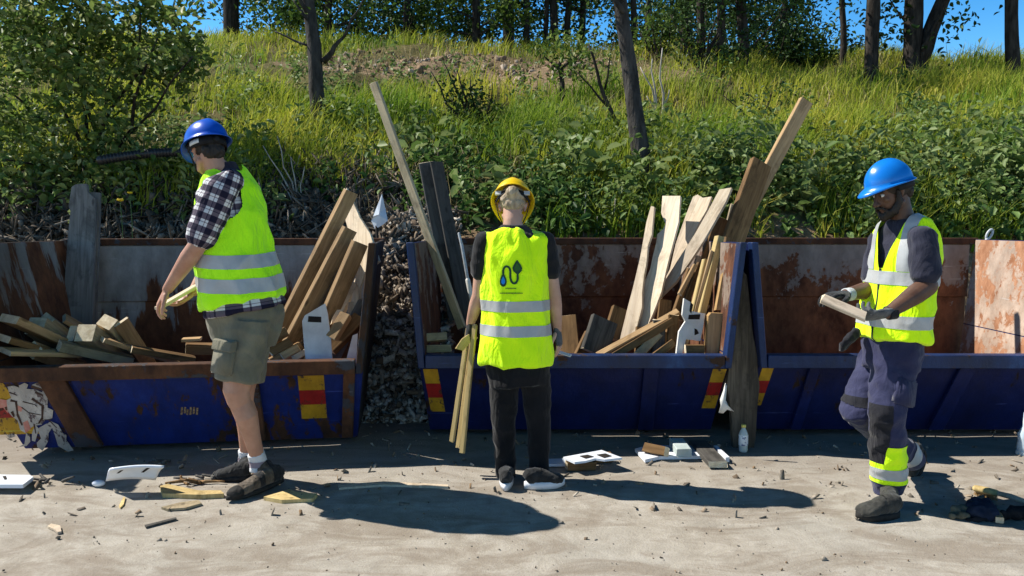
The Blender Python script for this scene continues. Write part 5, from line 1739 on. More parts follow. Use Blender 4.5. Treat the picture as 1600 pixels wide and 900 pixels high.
MAT['vest_lime'] = cloth('vest_lime', (0.50, 1.12, 0.012), (0.58, 1.2, 0.02), 4, 260, 0.75, 0.9, 0.08)
MAT['vest_yellow'] = cloth('vest_yellow', (0.76, 1.2, 0.008), (0.84, 1.26, 0.015), 4, 260, 0.75, 0.9, 0.08)
MAT['reflective'] = cloth('reflective_grey', (0.36, 0.37, 0.37), (0.46, 0.47, 0.47), 6, 300, 0.4, 0.2, 0.5)
MAT['tee_black'] = cloth('tee_black', (0.010, 0.010, 0.011), (0.018, 0.018, 0.020))
MAT['tee_slate'] = cloth('tee_slate', (0.020, 0.021, 0.036), (0.036, 0.037, 0.060))
MAT['trouser_black'] = cloth('trouser_black', (0.005, 0.005, 0.006), (0.010, 0.010, 0.012))
MAT['trouser_navy'] = cloth('trouser_navy', (0.022, 0.024, 0.062), (0.042, 0.045, 0.098))
MAT['patch_black'] = cloth('patch_black', (0.010, 0.010, 0.014), (0.02, 0.02, 0.026))
MAT['shorts'] = cloth('shorts_olive', (0.13, 0.12, 0.085), (0.20, 0.185, 0.13))
MAT['sock'] = cloth('sock_white', (0.55, 0.55, 0.56), (0.70, 0.70, 0.70))
MAT['sock_band'] = cloth('sock_band', (0.22, 0.18, 0.22), (0.30, 0.25, 0.29))
MAT['shoe_brown'] = cloth('shoe_brown', (0.055, 0.042, 0.03), (0.16, 0.125, 0.09), 22)
MAT['shoe_black'] = cloth('shoe_black', (0.012, 0.012, 0.012), (0.03, 0.03, 0.03), 22)
MAT['boot'] = cloth('boot_grey', (0.022, 0.022, 0.02), (0.06, 0.058, 0.05), 16)
MAT['sole_dark'] = simple('sole_dark', (0.010, 0.010, 0.010), (0.03, 0.028, 0.025), 30, 0.85)
MAT['sole_white'] = simple('sole_white', (0.62, 0.63, 0.66), (0.74, 0.74, 0.76), 20, 0.6)
MAT['glove_grey'] = cloth('glove_grey', (0.06, 0.065, 0.07), (0.12, 0.125, 0.13), 20)
MAT['glove_white'] = cloth('glove_white', (0.42, 0.44, 0.45), (0.58, 0.6, 0.6), 20)
MAT['glove_black'] = cloth('glove_black', (0.012, 0.013, 0.014), (0.03, 0.03, 0.032), 20)
MAT['collar_navy'] = cloth('collar_navy', (0.018, 0.016, 0.028), (0.03, 0.028, 0.045))


def plaid_mat():
    t = NT('plaid_shirt')
    at = t.n('Attribute', attribute_name='cl')
    s = t.n('SeparateXYZ')
    t.l(at.outputs['Vector'], s.inputs[0])
    P1 = 0.066

    def stripes(o):
        f = t.math('FRACT', t.math('MULTIPLY', o, 1 / P1))
        return t.ramp(f, [(0.0, 0.05), (0.40, 0.80), (0.58, 0.25), (0.64, 0.85), (0.92, 0.05)], 'CONSTANT')
    a, b = stripes(s.outputs[0]), stripes(s.outputs[1])
    m = t.mix(0.5, a, b)
    c = t.ramp(m, [(0.05, (0.012, 0.011, 0.028)), (0.40, (0.07, 0.055, 0.085)), (0.50, (0.16, 0.13, 0.15)), (0.80, (0.62, 0.62, 0.63))])
    v = t.coord('Object')
    t.bump(t.noise(v, 14, 4, 0.55, 1.0), 0.4, 0.025)
    return t.set(c, 0.85, 0.15)


MAT['plaid'] = plaid_mat()
UP = V((0, 0, 1))


def finish(name, me, mat, root, smooth=True):
    me.transform(Matrix.Translation(-root.location))
    return link(name, me, mat, root, smooth)


def frame(f, tilt=0.0, lean=0.0):
    """forward (horizontal), pitch down, roll -> (side-left, forward, up)"""
    f = V((f[0], f[1], 0)).normalized()
    s = UP.cross(f)
    ct, st = math.cos(tilt), math.sin(tilt)
    fw = f * ct - UP * st
    up = UP * ct + f * st
    if lean:
        M = Matrix.Rotation(lean, 3, fw)
        s, up = M @ s, M @ up
    return s, fw, up


def head(bm, C, fr, neck, sc=1.0, jaw=1.0):
    s, f, u = fr
    q = lambda a, b, c: C + s * (a * sc) + f * (b * sc) + u * (c * sc)
    ax = (s, f, u)
    ellip(bm, q(0, -0.012, 0.025), ax, (0.073 * sc, 0.093 * sc, 0.085 * sc), 20, 14)
    ellip(bm, q(0, 0.028, -0.035), ax, (0.060 * sc * jaw, 0.062 * sc, 0.080 * sc), 18, 12)
    ellip(bm, q(0, 0.070, -0.100), ax, (0.026 * sc * jaw, 0.020 * sc, 0.020 * sc))
    tube(bm, [q(0.052 * jaw, 0.0, -0.072), q(0.04 * jaw, 0.045, -0.098), q(0, 0.072, -0.104)], [0.016 * sc, 0.016 * sc, 0.018 * sc], n=10)
    tube(bm, [q(-0.052 * jaw, 0.0, -0.072), q(-0.04 * jaw, 0.045, -0.098), q(0, 0.072, -0.104)], [0.016 * sc, 0.016 * sc, 0.018 * sc], n=10)
    tube(bm, [q(0, 0.082, 0.012), q(0, 0.098, -0.018), q(0, 0.112, -0.042)], [0.007 * sc, 0.009 * sc, 0.012 * sc], n=10)
    for k in (-1, 1):
        ellip(bm, q(k * 0.012, 0.098, -0.045), ax, (0.009 * sc, 0.012 * sc, 0.008 * sc), 10, 8)
        ellip(bm, q(k * 0.030, 0.074, 0.016), ax, (0.024 * sc, 0.012 * sc, 0.008 * sc), 10, 8)
        ellip(bm, q(k * 0.036, 0.066, -0.030), ax, (0.020 * sc, 0.016 * sc, 0.016 * sc), 10, 8)
        # ear: rim and lobe
        tube(bm, [q(k * 0.070, -0.002, -0.035), q(k * 0.078, -0.006, -0.012), q(k * 0.083, -0.018, 0.012), q(k * 0.078, -0.006, 0.022), q(k * 0.072, 0.004, 0.008)], [0.008 * sc, 0.007 * sc, 0.007 * sc, 0.006 * sc, 0.005 * sc], n=8)
        ellip(bm, q(k * 0.073, -0.008, -0.005), ax, (0.007 * sc, 0.016 * sc, 0.026 * sc), 10, 8)
    ellip(bm, q(0, 0.086, -0.067), ax, (0.022 * sc, 0.009 * sc, 0.006 * sc), 10, 8)
    ellip(bm, q(0, 0.084, -0.079), ax, (0.020 * sc, 0.009 * sc, 0.007 * sc), 10, 8)
    tube(bm, [q(0, -0.025, -0.045), q(0, -0.02, -0.09).lerp(neck, 0.25), neck], [(0.054 * sc, 0.056 * sc), (0.053 * sc, 0.055 * sc), (0.066 * sc, 0.060 * sc)], side=s, n=18)


def eyes(root, C, fr, sc=1.0):
    s, f, u = fr
    for k in (-1, 1):
        bm = bmesh.new()
        c = C + s * (k * 0.031 * sc) + f * (0.077 * sc) - u * (0.002 * sc) - root.location
        ellip(bm, c, fr, (0.0125 * sc, 0.011 * sc, 0.009 * sc), 14, 10)
        e = from_bm('eye', bm, MAT['eye_white'], root, True)
        bm = bmesh.new()
        ellip(bm, c + f * (0.007 * sc), fr, (0.0062 * sc, 0.0055 * sc, 0.0062 * sc), 12, 8)
        from_bm('iris', bm, MAT['eye_dark'], e, True)


def hand(bm, W, d, n, thumb, sc=1.0, curl=(0.35, 0.5, 0.35), fat=1.0, fingers=True, palm=True, spread=0.06, tcurl=0.5):
    """W wrist, d direction, n palm-facing normal, thumb +-1: which side the thumb sits"""
    d = V(d).normalized()
    n = perp(d, n)
    s = n.cross(d).normalized() * thumb
    tips = []
    if palm:
        tube(bm, [W - d * 0.02, W + d * 0.015 * sc, W + d * 0.05 * sc, W + d * 0.085 * sc],
             [(0.026 * sc * fat, 0.019 * sc * fat), (0.031 * sc * fat, 0.017 * sc * fat), (0.041 * sc * fat, 0.0155 * sc * fat), (0.042 * sc * fat, 0.013 * sc * fat)], side=s, n=14)
        ellip(bm, W + d * 0.035 * sc + s * 0.024 * sc + n * 0.008 * sc, (s, d, n), (0.018 * sc * fat, 0.030 * sc, 0.014 * sc * fat), 12, 8)
    if fingers:
        for i, (o, L) in enumerate(((0.0325, 0.072), (0.011, 0.082), (-0.011, 0.077), (-0.032, 0.060))):
            dd = (d + s * (o * spread / 0.03)).normalized()
            p = W + d * 0.080 * sc + s * (o * sc)
            pts, a = [p - dd * 0.012 * sc, p], 0.0
            for seg, cu in zip((0.46, 0.30, 0.24), curl):
                a += cu * (1 + 0.10 * i)
                v = dd * math.cos(a) + n * math.sin(a)
                p = p + v * (L * seg * sc)
                pts.append(p)
            r = (0.0088 - 0.0006 * (i == 3)) * sc * fat
            tube(bm, pts, [r * 1.05, r * 1.08, r, r * 0.93, r * 0.8], n=10)
            tips.append(p)
        p = W + d * 0.022 * sc + s * 0.030 * sc + n * 0.006 * sc
        v0 = (d * 0.72 + s * 0.66 + n * 0.25).normalized()
        v1 = (v0 + (d * 0.7 - s * 0.3 + n * 0.3) * tcurl).normalized()
        v2 = (v1 + (d * 0.5 - s * 0.5 + n * 0.3) * tcurl).normalized()
        p1 = p + v0 * 0.038 * sc
        p2 = p1 + v1 * 0.032 * sc
        p3 = p2 + v2 * 0.024 * sc
        tube(bm, [p, p1, p2, p3], [0.0135 * sc * fat, 0.011 * sc * fat, 0.0105 * sc * fat, 0.008 * sc * fat], n=10)
    return tips


def helmet(root, C, fr, mat, sc=1.0, peak=0.045, name='hard_hat', side_r=0.108, fwd_r=0.138, h_r=0.118):
    """shell with flared rim, peak at the front and a raised ridge"""
    s, f, u = fr
    bm = bmesh.new()
    NP, NR = 44, 12
    rings = []
    for j in range(NR + 3):
        ring = []
        for k in range(NP):
            th = 2 * math.pi * k / NP
            cf, cs = math.cos(th), math.sin(th)
            pk = max(0.0, cf) ** 2.2
            if j <= NR:
                ph = (j + 0.12) / (NR + 0.12) * math.pi / 2
                rr, zz = math.sin(ph) ** 0.92, math.cos(ph)
                x, y, z = cs * side_r * rr, cf * fwd_r * rr, h_r * zz
                ridge = 0.006 * math.exp(-(x / 0.018) ** 2) * (1 if zz > 0.25 else 0) * min(1, max(0, (zz - 0.25) * 4))
                z += ridge
            else:
                e = j - NR
                fl = 0.010 if e == 1 else 0.016
                fl2 = (peak * 0.55 if e == 1 else peak) * pk
                x, y = cs * (side_r + fl), cf * (fwd_r + fl + fl2)
                z = -0.006 * e - 0.012 * e * pk + 0.004 * (cs * cs)
            ring.append(bm.verts.new(C + (s * x + f * y + u * z) * sc))
        rings.append(ring)
    top = bm.faces.new(rings[0])
    for j in range(len(rings) - 1):
        for k in range(NP):
            bm.faces.new((rings[j][k], rings[j][(k + 1) % NP], rings[j + 1][(k + 1) % NP], rings[j + 1][k]))
    bmesh.ops.recalc_face_normals(bm, faces=bm.faces[:])
    bmesh.ops.solidify(bm, geom=bm.faces[:], thickness=0.004)
    hat = from_bm(name, bm, MAT[mat], root, True, offset=root.location)
    return hat


def band(bm, C, fr, z0, z1, rs, rf, a0=0.0, a1=2 * math.pi, n=36, t=0.004, sc=1.0):
    s, f, u = fr
    pr = []
    for i in range(n + 1):
        th = a0 + (a1 - a0) * i / n
        cf, cs = math.cos(th), math.sin(th)
        o = [C + (s * (cs * (rs + d)) + f * (cf * (rf + d)) + u * z) * sc for (d, z) in ((0, z0), (t, z0), (t, z1), (0, z1))]
        pr.append([bm.verts.new(p) for p in o])
    for i in range(n):
        for k in range(4):
            bm.faces.new((pr[i][k], pr[i][(k + 1) % 4], pr[i + 1][(k + 1) % 4], pr[i + 1][k]))
    if abs(a1 - a0) < 6.28:
        bm.faces.new(pr[0][::-1])
        bm.faces.new(pr[-1])


def shoe(root, heel, toe, ankle, mats, sc=1.0, h_ank=0.10, sole_t=0.024, high=False, name='shoe'):
    heel, toe, ankle = V(heel), V(toe), V(ankle)
    L = (toe - heel).length
    f = (toe - heel).normalized()
    s = UP.cross(f).normalized()
    u = f.cross(s).normalized()
    bm = bmesh.new()
    secs = []
    for (x, hw, h) in ((0.03, 0.026, 0.055), (0.10, 0.034, 0.085), (0.25, 0.036, 0.088), (0.42, 0.038, 0.078), (0.58, 0.043, 0.062), (0.74, 0.047, 0.050), (0.88, 0.042, 0.042), (0.97, 0.026, 0.032)):
        h *= sc
        secs.append((heel + f * (x * L) + u * (sole_t * 0.6 + h * 0.5), hw * sc, h * 0.5 + 0.004))
    loft(bm, secs, side=s, n=18)
    base = heel + f * (0.20 * L) + u * (0.06 * sc)
    top = base.lerp(ankle, 1.0 if high else 0.55)
    tube(bm, [base, base.lerp(top, 0.5), top], [(0.037 * sc, 0.046 * sc), (0.038 * sc, 0.047 * sc), (0.040 * sc, 0.048 * sc)], side=s, n=16)
    me = remesh(bm, 0.006, 5)
    wrinkle(me, 0.004, 40, seed=random.uniform(0, 9))
    o = finish(name, me, MAT[mats[0]], root)
    bm = bmesh.new()
    N = 30
    lo, hi = [], []
    for i in range(N):
        a = 2 * math.pi * i / N
        cx = 0.5 - 0.5 * math.cos(a)
        w = 0.043 * (math.sin(math.pi * min(1, max(0, cx))) ** 0.45) * (0.80 + 0.30 * cx) * sc
        y = w * (1 if math.sin(a) >= 0 else -1)
        x = -0.02 + cx * 1.04
        lift = 0.012 * max(0, cx - 0.75) * 4
        p = heel + f * (x * L) + s * y
        lo.append(bm.verts.new(p + u * lift))
        hi.append(bm.verts.new(p + u * (sole_t + lift * 0.6) - s * (y * 0.06)))
    for i in range(N):
        bm.faces.new((lo[i], lo[(i + 1) % N], hi[(i + 1) % N], hi[i]))
    bm.faces.new(lo[::-1])
    bm.faces.new(hi)
    bmesh.ops.remove_doubles(bm, verts=bm.verts[:], dist=1e-4)
    so = from_bm('sole', bm, MAT[mats[1]], root, True, offset=root.location)
    so.parent = o
    # laces
    bm = bmesh.new()
    for k in range(4):
        x = 0.40 + 0.07 * k
        h = (0.080 - 0.022 * (x - 0.4) / 0.2) * sc
        c = heel + f * (x * L) + u * (sole_t * 0.6 + h + 0.004)
        tube(bm, [c - s * 0.02 * sc - u * 0.006, c + u * 0.002, c + s * 0.02 * sc - u * 0.006], [0.0028, 0.0028, 0.0028], n=6)
    la = from_bm('laces', bm, MAT[mats[2]], root, True, offset=root.location)
    la.parent = o
    return o


def cut_copy(src, planes, name, mat, parent, off=0.003):
    """piece of a garment between planes (world point, normal kept side), lifted off the cloth"""
    root = parent
    while root.parent:
        root = root.parent
    bm = bmesh.new()
    bm.from_mesh(src.data)
    for (p, n) in planes:
        bmesh.ops.bisect_plane(bm, geom=bm.verts[:] + bm.edges[:] + bm.faces[:], plane_co=V(p) - root.location, plane_no=-V(n), clear_outer=True)
    bm.normal_update()
    for v_ in bm.verts:
        v_.co += v_.normal * off
    return from_bm(name, bm, MAT[mat], parent, True, recalc=False)


def cut_away(ob, root, tests, planes=()):
    """open a garment: split along planes, then drop faces whose centre passes test"""
    bm = bmesh.new()
    bm.from_mesh(ob.data)
    for (p, n) in planes:
        bmesh.ops.bisect_plane(bm, geom=bm.verts[:] + bm.edges[:] + bm.faces[:], plane_co=V(p) - root.location, plane_no=V(n))
    kill = [f for f in bm.faces if tests(f.calc_center_median() + root.location)]
    bmesh.ops.delete(bm, geom=kill, context='FACES')
    bm.to_mesh(ob.data)
    bm.free()
    ob.data.polygons.foreach_set('use_smooth', np.ones(len(ob.data.polygons), bool))


def torso_secs(rows, side, Y):
    """rows: (px, py, half side, half depth[, dY])"""
    return [(P(r[0], r[1], Y + (r[4] if len(r) > 4 else 0)), r[2], r[3], side) for r in rows]


def limb_attr(me, p0, p1, hint):
    ax = (V(p1) - V(p0)).normalized()
    x = perp(ax, hint)
    y = ax.cross(x)
    co = co_np(me) - np.array(V(p0))
    a = np.arctan2(co @ np.array(y), co @ np.array(x)) * 0.075
    set_vec_attr(me, 'cl', np.stack([a, co @ np.array(ax), np.zeros(len(co))], 1))


# ================================================================== man in shorts (left)
YL0 = 4.05
root = empty('person', G(395, 768), 'tall man in plaid shirt, lime vest and olive shorts, reaching into the rusty skip', 'person', 'people sorting wood')
fL = V((-0.85, 0.52, 0)).normalized()
sL = UP.cross(fL)                       # his left, towards the camera
body = bmesh.new()
hC = P(324, 232, YL0 - 0.02)
hfr = frame((-0.70, 0.71), 0.38)
neck = P(352, 272, YL0)
head(body, hC, hfr, neck, 1.02)
# torso core
loft(body, torso_secs([(352, 268, 0.06, 0.06), (356, 292, 0.15, 0.09), (362, 330, 0.165, 0.11), (370, 400, 0.155, 0.11), (378, 460, 0.16, 0.12), (384, 500, 0.15, 0.12)], sL, YL0), sL, 24)
# near arm
sh, el, wr = P(344, 300, YL0 - 0.18), P(309, 383, YL0 - 0.23), P(262, 452, YL0 - 0.16)
tube(body, [sh, sh.lerp(el, 0.5), el], [0.055, 0.050, 0.044], n=16)
tube(body, [el, el.lerp(wr, 0.28), el.lerp(wr, 0.65), wr], [(0.045, 0.043), (0.048, 0.044), (0.038, 0.034), (0.029, 0.024)], side=sL, n=16)
hd = (P(243, 486, YL0 - 0.15) - wr)
hand(body, wr, hd, (0.75, 0.3, -0.55), -1, 1.05, (0.35, 0.45, 0.3))
# far arm
sh2, el2, wr2 = P(360, 306, YL0 + 0.2), P(338, 395, YL0 + 0.26), P(303, 455, YL0 + 0.14)
tube(body, [sh2, sh2.lerp(el2, 0.5), el2], [0.055, 0.050, 0.043], n=16)
tube(body, [el2, el2.lerp(wr2, 0.3), wr2], [0.045, 0.044, 0.029], n=16)
hand(body, wr2, P(268, 478, YL0 + 0.08) - wr2, (-0.3, -0.6, 0.7), 1, 1.05, (0.3, 0.35, 0.25))
# legs
hipN, knN, anN = P(386, 505, 3.98), P(369, 612, 3.93), P(404, 722, 4.06)
hipF, knF, anF = P(392, 505, 4.2), P(378, 612, 4.14), P(386, 716, 4.25)
for (h_, k_, a_) in ((hipN, knN, anN), (hipF, knF, anF)):
    tube(body, [h_, h_.lerp(k_, 0.5), k_, k_.lerp(a_, 0.12)], [0.095, 0.088, 0.066, 0.060], side=sL, n=20)
    back = -fL * 0.022
    tube(body, [k_, k_.lerp(a_, 0.12), k_.lerp(a_, 0.32) + back, k_.lerp(a_, 0.6) + back * 0.6, a_], [0.059, 0.055, 0.060, 0.046, 0.035], side=sL, n=18)
    tube(body, [a_, a_ + V((0, 0, -0.04))], [0.038, 0.040], n=12)
me = remesh(body, 0.0045, 4)
finish('body', me, MAT['skin_tan'], root)
eyes(root, hC, hfr, 1.02)
# hair
bm = bmesh.new()
ellip(bm, hC - hfr[1] * 0.020 + hfr[2] * 0.022, hfr, (0.079, 0.094, 0.090), 20, 14)
ellip(bm, hC - hfr[1] * 0.060 - hfr[2] * 0.040, hfr, (0.060, 0.042, 0.052), 16, 12)
me = remesh(bm, 0.005, 3)
wrinkle(me, 0.006, 60, (1, 1, 0.4))
hair = finish('hair', me, MAT['hair_dark'], root)
hat = helmet(root, hC + hfr[2] * 0.030 - hfr[1] * 0.004, frame((-0.70, 0.71), 0.30), 'helmet_blue', 0.98, 0.05)
bm = bmesh.new()
band(bm, hC + hfr[2] * 0.030, frame((-0.70, 0.71), 0.30), -0.045, 0.0, 0.090, 0.112, R(70), R(290))
from_bm('headband', bm, MAT['strap_black'], hat, True, offset=root.location)
bm = bmesh.new()
fr2 = frame((-0.70, 0.71), 0.30)
band(bm, hC + hfr[2] * 0.028, fr2, -0.030, -0.008, 0.094, 0.117, R(98), R(130), 10, 0.004)
from_bm('label_tag', bm, MAT['strap_white'], hat, True, offset=root.location)
bm = bmesh.new()
s_, f_, u_ = fr2
ellip(bm, hC - f_ * 0.122 + u_ * 0.005, fr2, (0.018, 0.010, 0.018), 14, 10)
from_bm('knob', bm, MAT['strap_black'], hat, True, offset=root.location)
bm = bmesh.new()
for k in (-1, 1):
    tube(bm, [hC + s_ * (k * 0.096) + f_ * 0.03 + u_ * 0.02, hC + s_ * (k * 0.080) + f_ * 0.02 - u_ * 0.05, hC + s_ * (k * 0.05) + f_ * 0.05 - u_ * 0.11, hC + f_ * 0.068 - u_ * 0.128], [(0.007, 0.0025)] * 4, side=f_, n=8)
from_bm('chin_strap', bm, MAT['strap_black'], hat, True, offset=root.location)
# shirt: body, sleeves, collar
bm = bmesh.new()
loft(bm, torso_secs([(352, 272, 0.075, 0.070), (355, 282, 0.13, 0.095), (358, 298, 0.185, 0.115), (363, 335, 0.195, 0.135), (370, 400, 0.185, 0.145), (378, 455, 0.205, 0.172), (384, 485, 0.222, 0.192)], sL, YL0), sL, 28)
me = remesh(bm, 0.008, 4)
wrinkle(me, 0.010, 8)
limb_attr(me, P(383, 485, YL0), P(352, 270, YL0), -sL)
shirt = finish('shirt', me, MAT['plaid'], root)
bm = bmesh.new()
tube(bm, [sh + V((0.045, 0.02, 0.055)), sh + V((0.0, -0.005, 0.01)), sh.lerp(el, 0.45), sh.lerp(el, 0.80)], [0.064, 0.088, 0.082, 0.076], n=22)
me = remesh(bm, 0.007, 3)
wrinkle(me, 0.010, 12)
limb_attr(me, sh, el, V((0.6, 0.8, 0)))
slv = finish('sleeve', me, MAT['plaid'], root)
bm = bmesh.new()
tube(bm, [sh2 + V((0.03, -0.02, 0.04)), sh2, sh2.lerp(el2, 0.45), sh2.lerp(el2, 0.80)], [0.06, 0.080, 0.076, 0.072], n=20)
me = remesh(bm, 0.008, 3)
limb_attr(me, sh2, el2, V((0.6, 0.8, 0)))
finish('sleeve', me, MAT['plaid'], root)
bm = bmesh.new()
cdir = (P(346, 250, YL0) - neck)
tube(bm, [neck + V((0.01, 0, -0.03)), neck + cdir * 0.30, neck + cdir * 0.70], [(0.086, 0.082), (0.074, 0.072), (0.066, 0.066)], side=sL, n=20, round_ends=False)
me = remesh(bm, 0.006, 2)
finish('collar', me, MAT['collar_navy'], root)
# vest
bm = bmesh.new()
loft(bm, torso_secs([(350, 262, 0.085, 0.075), (354, 276, 0.125, 0.095), (358, 296, 0.165, 0.128), (363, 335, 0.185, 0.156), (369, 380, 0.200, 0.163), (371, 420, 0.225, 0.183), (378, 460, 0.235, 0.198), (381, 470, 0.232, 0.196), (381, 472, 0.18, 0.15)], sL, YL0), sL, 36)
me = remesh(bm, 0.007, 4)
wrinkle(me, 0.024, 7.5, (1, 1, 0.6), 3.3)
vest = finish('safety_vest', me, MAT['vest_lime'], root)
ax0, ax1 = P(381, 476, YL0), P(352, 262, YL0)
axL = (ax1 - ax0).normalized()
axS = (axL - fL * 0.17 - V((0, 0, 0))).normalized()      # hoops drop a little to the front
for (px, py0, py1) in ((371, 412, 392), (375, 448, 427)):
    cut_copy(vest, [(P(px, py0, YL0), axS), (P(px, py1, YL0), -axS)], 'reflective_strip', 'reflective', vest)
# neck opening and open arm hole
cut_away(vest, root, lambda c: (c - neck).length < 0.098 or ((c - (sh + V((0.0, -0.02, -0.02)))).length < 0.125))
# shorts
bm = bmesh.new()
loft(bm, torso_secs([(381, 462, 0.19, 0.158), (383, 488, 0.212, 0.182), (384, 525, 0.185, 0.165), (384, 540, 0.16, 0.15)], sL, YL0 + 0.02), sL, 26)
for (h_, k_, hemr) in ((hipN, knN, 0.118), (hipF, knF, 0.112)):
    e_ = h_.lerp(k_, 0.84)
    tube(bm, [h_ + V((0, 0, 0.02)), h_.lerp(k_, 0.45), e_], [0.118, 0.114, (hemr * 0.95, hemr)], side=sL, n=24, round_ends=False)
me = remesh(bm, 0.007, 4)
wrinkle(me, 0.014, 8)
shorts = finish('shorts', me, MAT['shorts'], root)
bm = bmesh.new()
cpk = hipN.lerp(knN, 0.45) + sL * 0.128
dk = (knN - hipN).normalized()
xk = perp(dk, fL)
hexa(bm, [cpk + xk * a + dk * b + sL * c for (c, b, a) in ((-0.03, 0.09, -0.075), (-0.03, 0.09, 0.075), (0.006, 0.085, 0.07), (0.006, 0.085, -0.07), (-0.03, -0.08, -0.075), (-0.03, -0.08, 0.075), (0.006, -0.078, 0.07), (0.006, -0.078, -0.07))])
bmesh.ops.recalc_face_normals(bm, faces=bm.faces[:])
bmesh.ops.bevel(bm, geom=bm.edges[:], offset=0.008, segments=2, affect='EDGES')
pk = from_bm('cargo_pocket', bm, MAT['shorts'], shorts, True, offset=root.location)
bm = bmesh.new()
hexa(bm, [cpk + xk * a + dk * b + sL * c for (c, b, a) in ((-0.02, -0.035, -0.08), (-0.02, -0.035, 0.08), (0.014, -0.035, 0.075), (0.014, -0.035, -0.075), (-0.02, -0.09, -0.08), (-0.02, -0.09, 0.08), (0.012, -0.088, 0.075), (0.012, -0.088, -0.075))])
bmesh.ops.recalc_face_normals(bm, faces=bm.faces[:])
bmesh.ops.bevel(bm, geom=bm.edges[:], offset=0.004, segments=1, affect='EDGES')
from_bm('pocket_flap', bm, MAT['shorts'], shorts, False, offset=root.location)
# socks and shoes
for (k_, a_) in ((knN, anN), (knF, anF)):
    bm = bmesh.new()
    tube(bm, [k_.lerp(a_, 0.86), a_, a_ + V((0, 0, -0.05))], [0.044, 0.046, 0.048], n=18, round_ends=False)
    me = remesh(bm, 0.006, 2)
    wrinkle(me, 0.004, 40)
    sk = finish('sock', me, MAT['sock'], root)
    cut_copy(sk, [(k_.lerp(a_, 0.97), UP * -1), (k_.lerp(a_, 1.05), UP)], 'band', 'sock_band', sk, 0.002)
tN, tF = G(356, 786), G(337, 750)
hp = P(442, 752, 4.10)
so = shoe(root, hp, tN + V((0, 0, 0.004)), anN, ('shoe_brown', 'sole_dark', 'shoe_black'), 1.0)
ds = (tN - hp)
cut_copy(so, [(hp + ds * 0.80, ds.normalized())], 'toe_cap', 'sole_dark', so, 0.002)
cut_copy(so, [(hp + ds * 0.24, -ds.normalized())], 'heel_counter', 'shoe_black', so, 0.002)
cut_copy(so, [(hp + ds * 0.40, ds.normalized()), (hp + ds * 0.50, -ds.normalized())], 'side_panel', 'shoe_black', so, 0.002)
shoe(root, G(396, 752) + V((0, 0, 0.01)), tF, anF, ('shoe_black', 'sole_dark', 'strap_black'), 1.0)
# the white wood scrap he holds
t = plank('small white board held by the tall man in shorts', P(248, 481, YL0 - 0.08), P(322, 438, YL0 + 0.17), 0.065, 0.018, 'pine_pale', (-0.5, -0.5, 0.9), 'held_board', 'board', None)

# ================================================================== woman in the middle
YM = 4.17
root = empty('person', G(815, 760), 'woman seen from behind in yellow helmet and yellow vest with a drop emblem', 'person', 'people sorting wood')
fM = V((0.10, 1, 0)).normalized()
sM = UP.cross(fM)
hC = P(801, 322, YM + 0.07)
hfr = frame((0.02, 1), 0.62)
neck = P(802, 362, YM + 0.0)
body = bmesh.new()
head(body, hC, hfr, neck, 0.95, 0.92)
loft(body, torso_secs([(802, 358, 0.055, 0.055), (803, 378, 0.125, 0.065), (803, 420, 0.15, 0.10), (804, 490, 0.13, 0.095), (808, 560, 0.16, 0.11), (811, 590, 0.155, 0.11)], sM, YM), sM, 24)
shl, ell, wrl = P(757, 380, YM), P(748, 462, YM + 0.03), P(735, 497, YM + 0.06)
shr, elr, wrr = P(851, 380, YM), P(866, 460, YM + 0.01), P(871, 515, YM + 0.05)
wrl = P(735, 505, YM + 0.13)
tube(body, [shl, shl.lerp(ell, 0.5), ell], [0.046, 0.042, 0.037], n=16)
tube(body, [ell, ell.lerp(wrl, 0.3), ell.lerp(wrl, 0.7), wrl], [0.038, 0.039, 0.032, 0.025], n=16)
tube(body, [shr, shr.lerp(elr, 0.5), elr], [0.046, 0.042, 0.036], n=16)
tube(body, [elr, elr.lerp(wrr, 0.3), elr.lerp(wrr, 0.7), wrr], [0.037, 0.038, 0.031, 0.024], n=16)
dl = P(725, 545, YM + 0.15) - wrl
dr = P(878, 570, YM + 0.04) - wrr
hand(body, wrl, dl, (0.75, 0.1, 0.1), 1, 0.95, (0.75, 0.9, 0.7), tcurl=0.9)
hand(body, wrr, dr, (-0.65, 0.25, 0.2), 1, 0.95, (0.18, 0.22, 0.2), spread=0.09)
hl, kl, al = P(788, 585, YM + 0.0), P(787, 665, YM + 0.02), P(791, 748, YM + 0.06)
hr, kr, ar = P(836, 585, YM), P(842, 665, YM + 0.02), P(842, 742, YM - 0.02)
for (a_, b_, c_) in ((hl, kl, al), (hr, kr, ar)):
    tube(body, [a_, a_.lerp(b_, 0.5), b_, b_.lerp(c_, 0.4), c_], [0.066, 0.056, 0.044, 0.038, 0.030], n=16)
me = remesh(body, 0.0045, 4)
finish('body', me, MAT['skin_fair'], root)
eyes(root, hC, hfr, 0.95)
bm = bmesh.new()
s_, f_, u_ = hfr
ellip(bm, hC - f_ * 0.012 + u_ * 0.03, hfr, (0.076, 0.092, 0.083), 20, 14)
ellip(bm, hC - f_ * 0.062 - u_ * 0.02, hfr, (0.058, 0.040, 0.055), 16, 12)
bun = hC - f_ * 0.112 + u_ * 0.010
ellip(bm, bun, hfr, (0.036, 0.030, 0.034), 16, 12)
for k in range(26):
    a = k / 26 * 2 * math.pi
    st = hC + s_ * (0.060 * math.cos(a)) - f_ * (0.055 + 0.03 * random.random()) + u_ * (0.045 * math.sin(a) - 0.008)
    tube(bm, [st, st.lerp(bun, 0.5) - f_ * 0.012, bun + s_ * (0.02 * math.cos(a)) + u_ * (0.02 * math.sin(a)) - f_ * 0.01], [0.007, 0.007, 0.008], n=7)
me = remesh(bm, 0.005, 3)
wrinkle(me, 0.005, 70, (1, 1, 0.5))
finish('hair', me, MAT['hair_blond'], root)
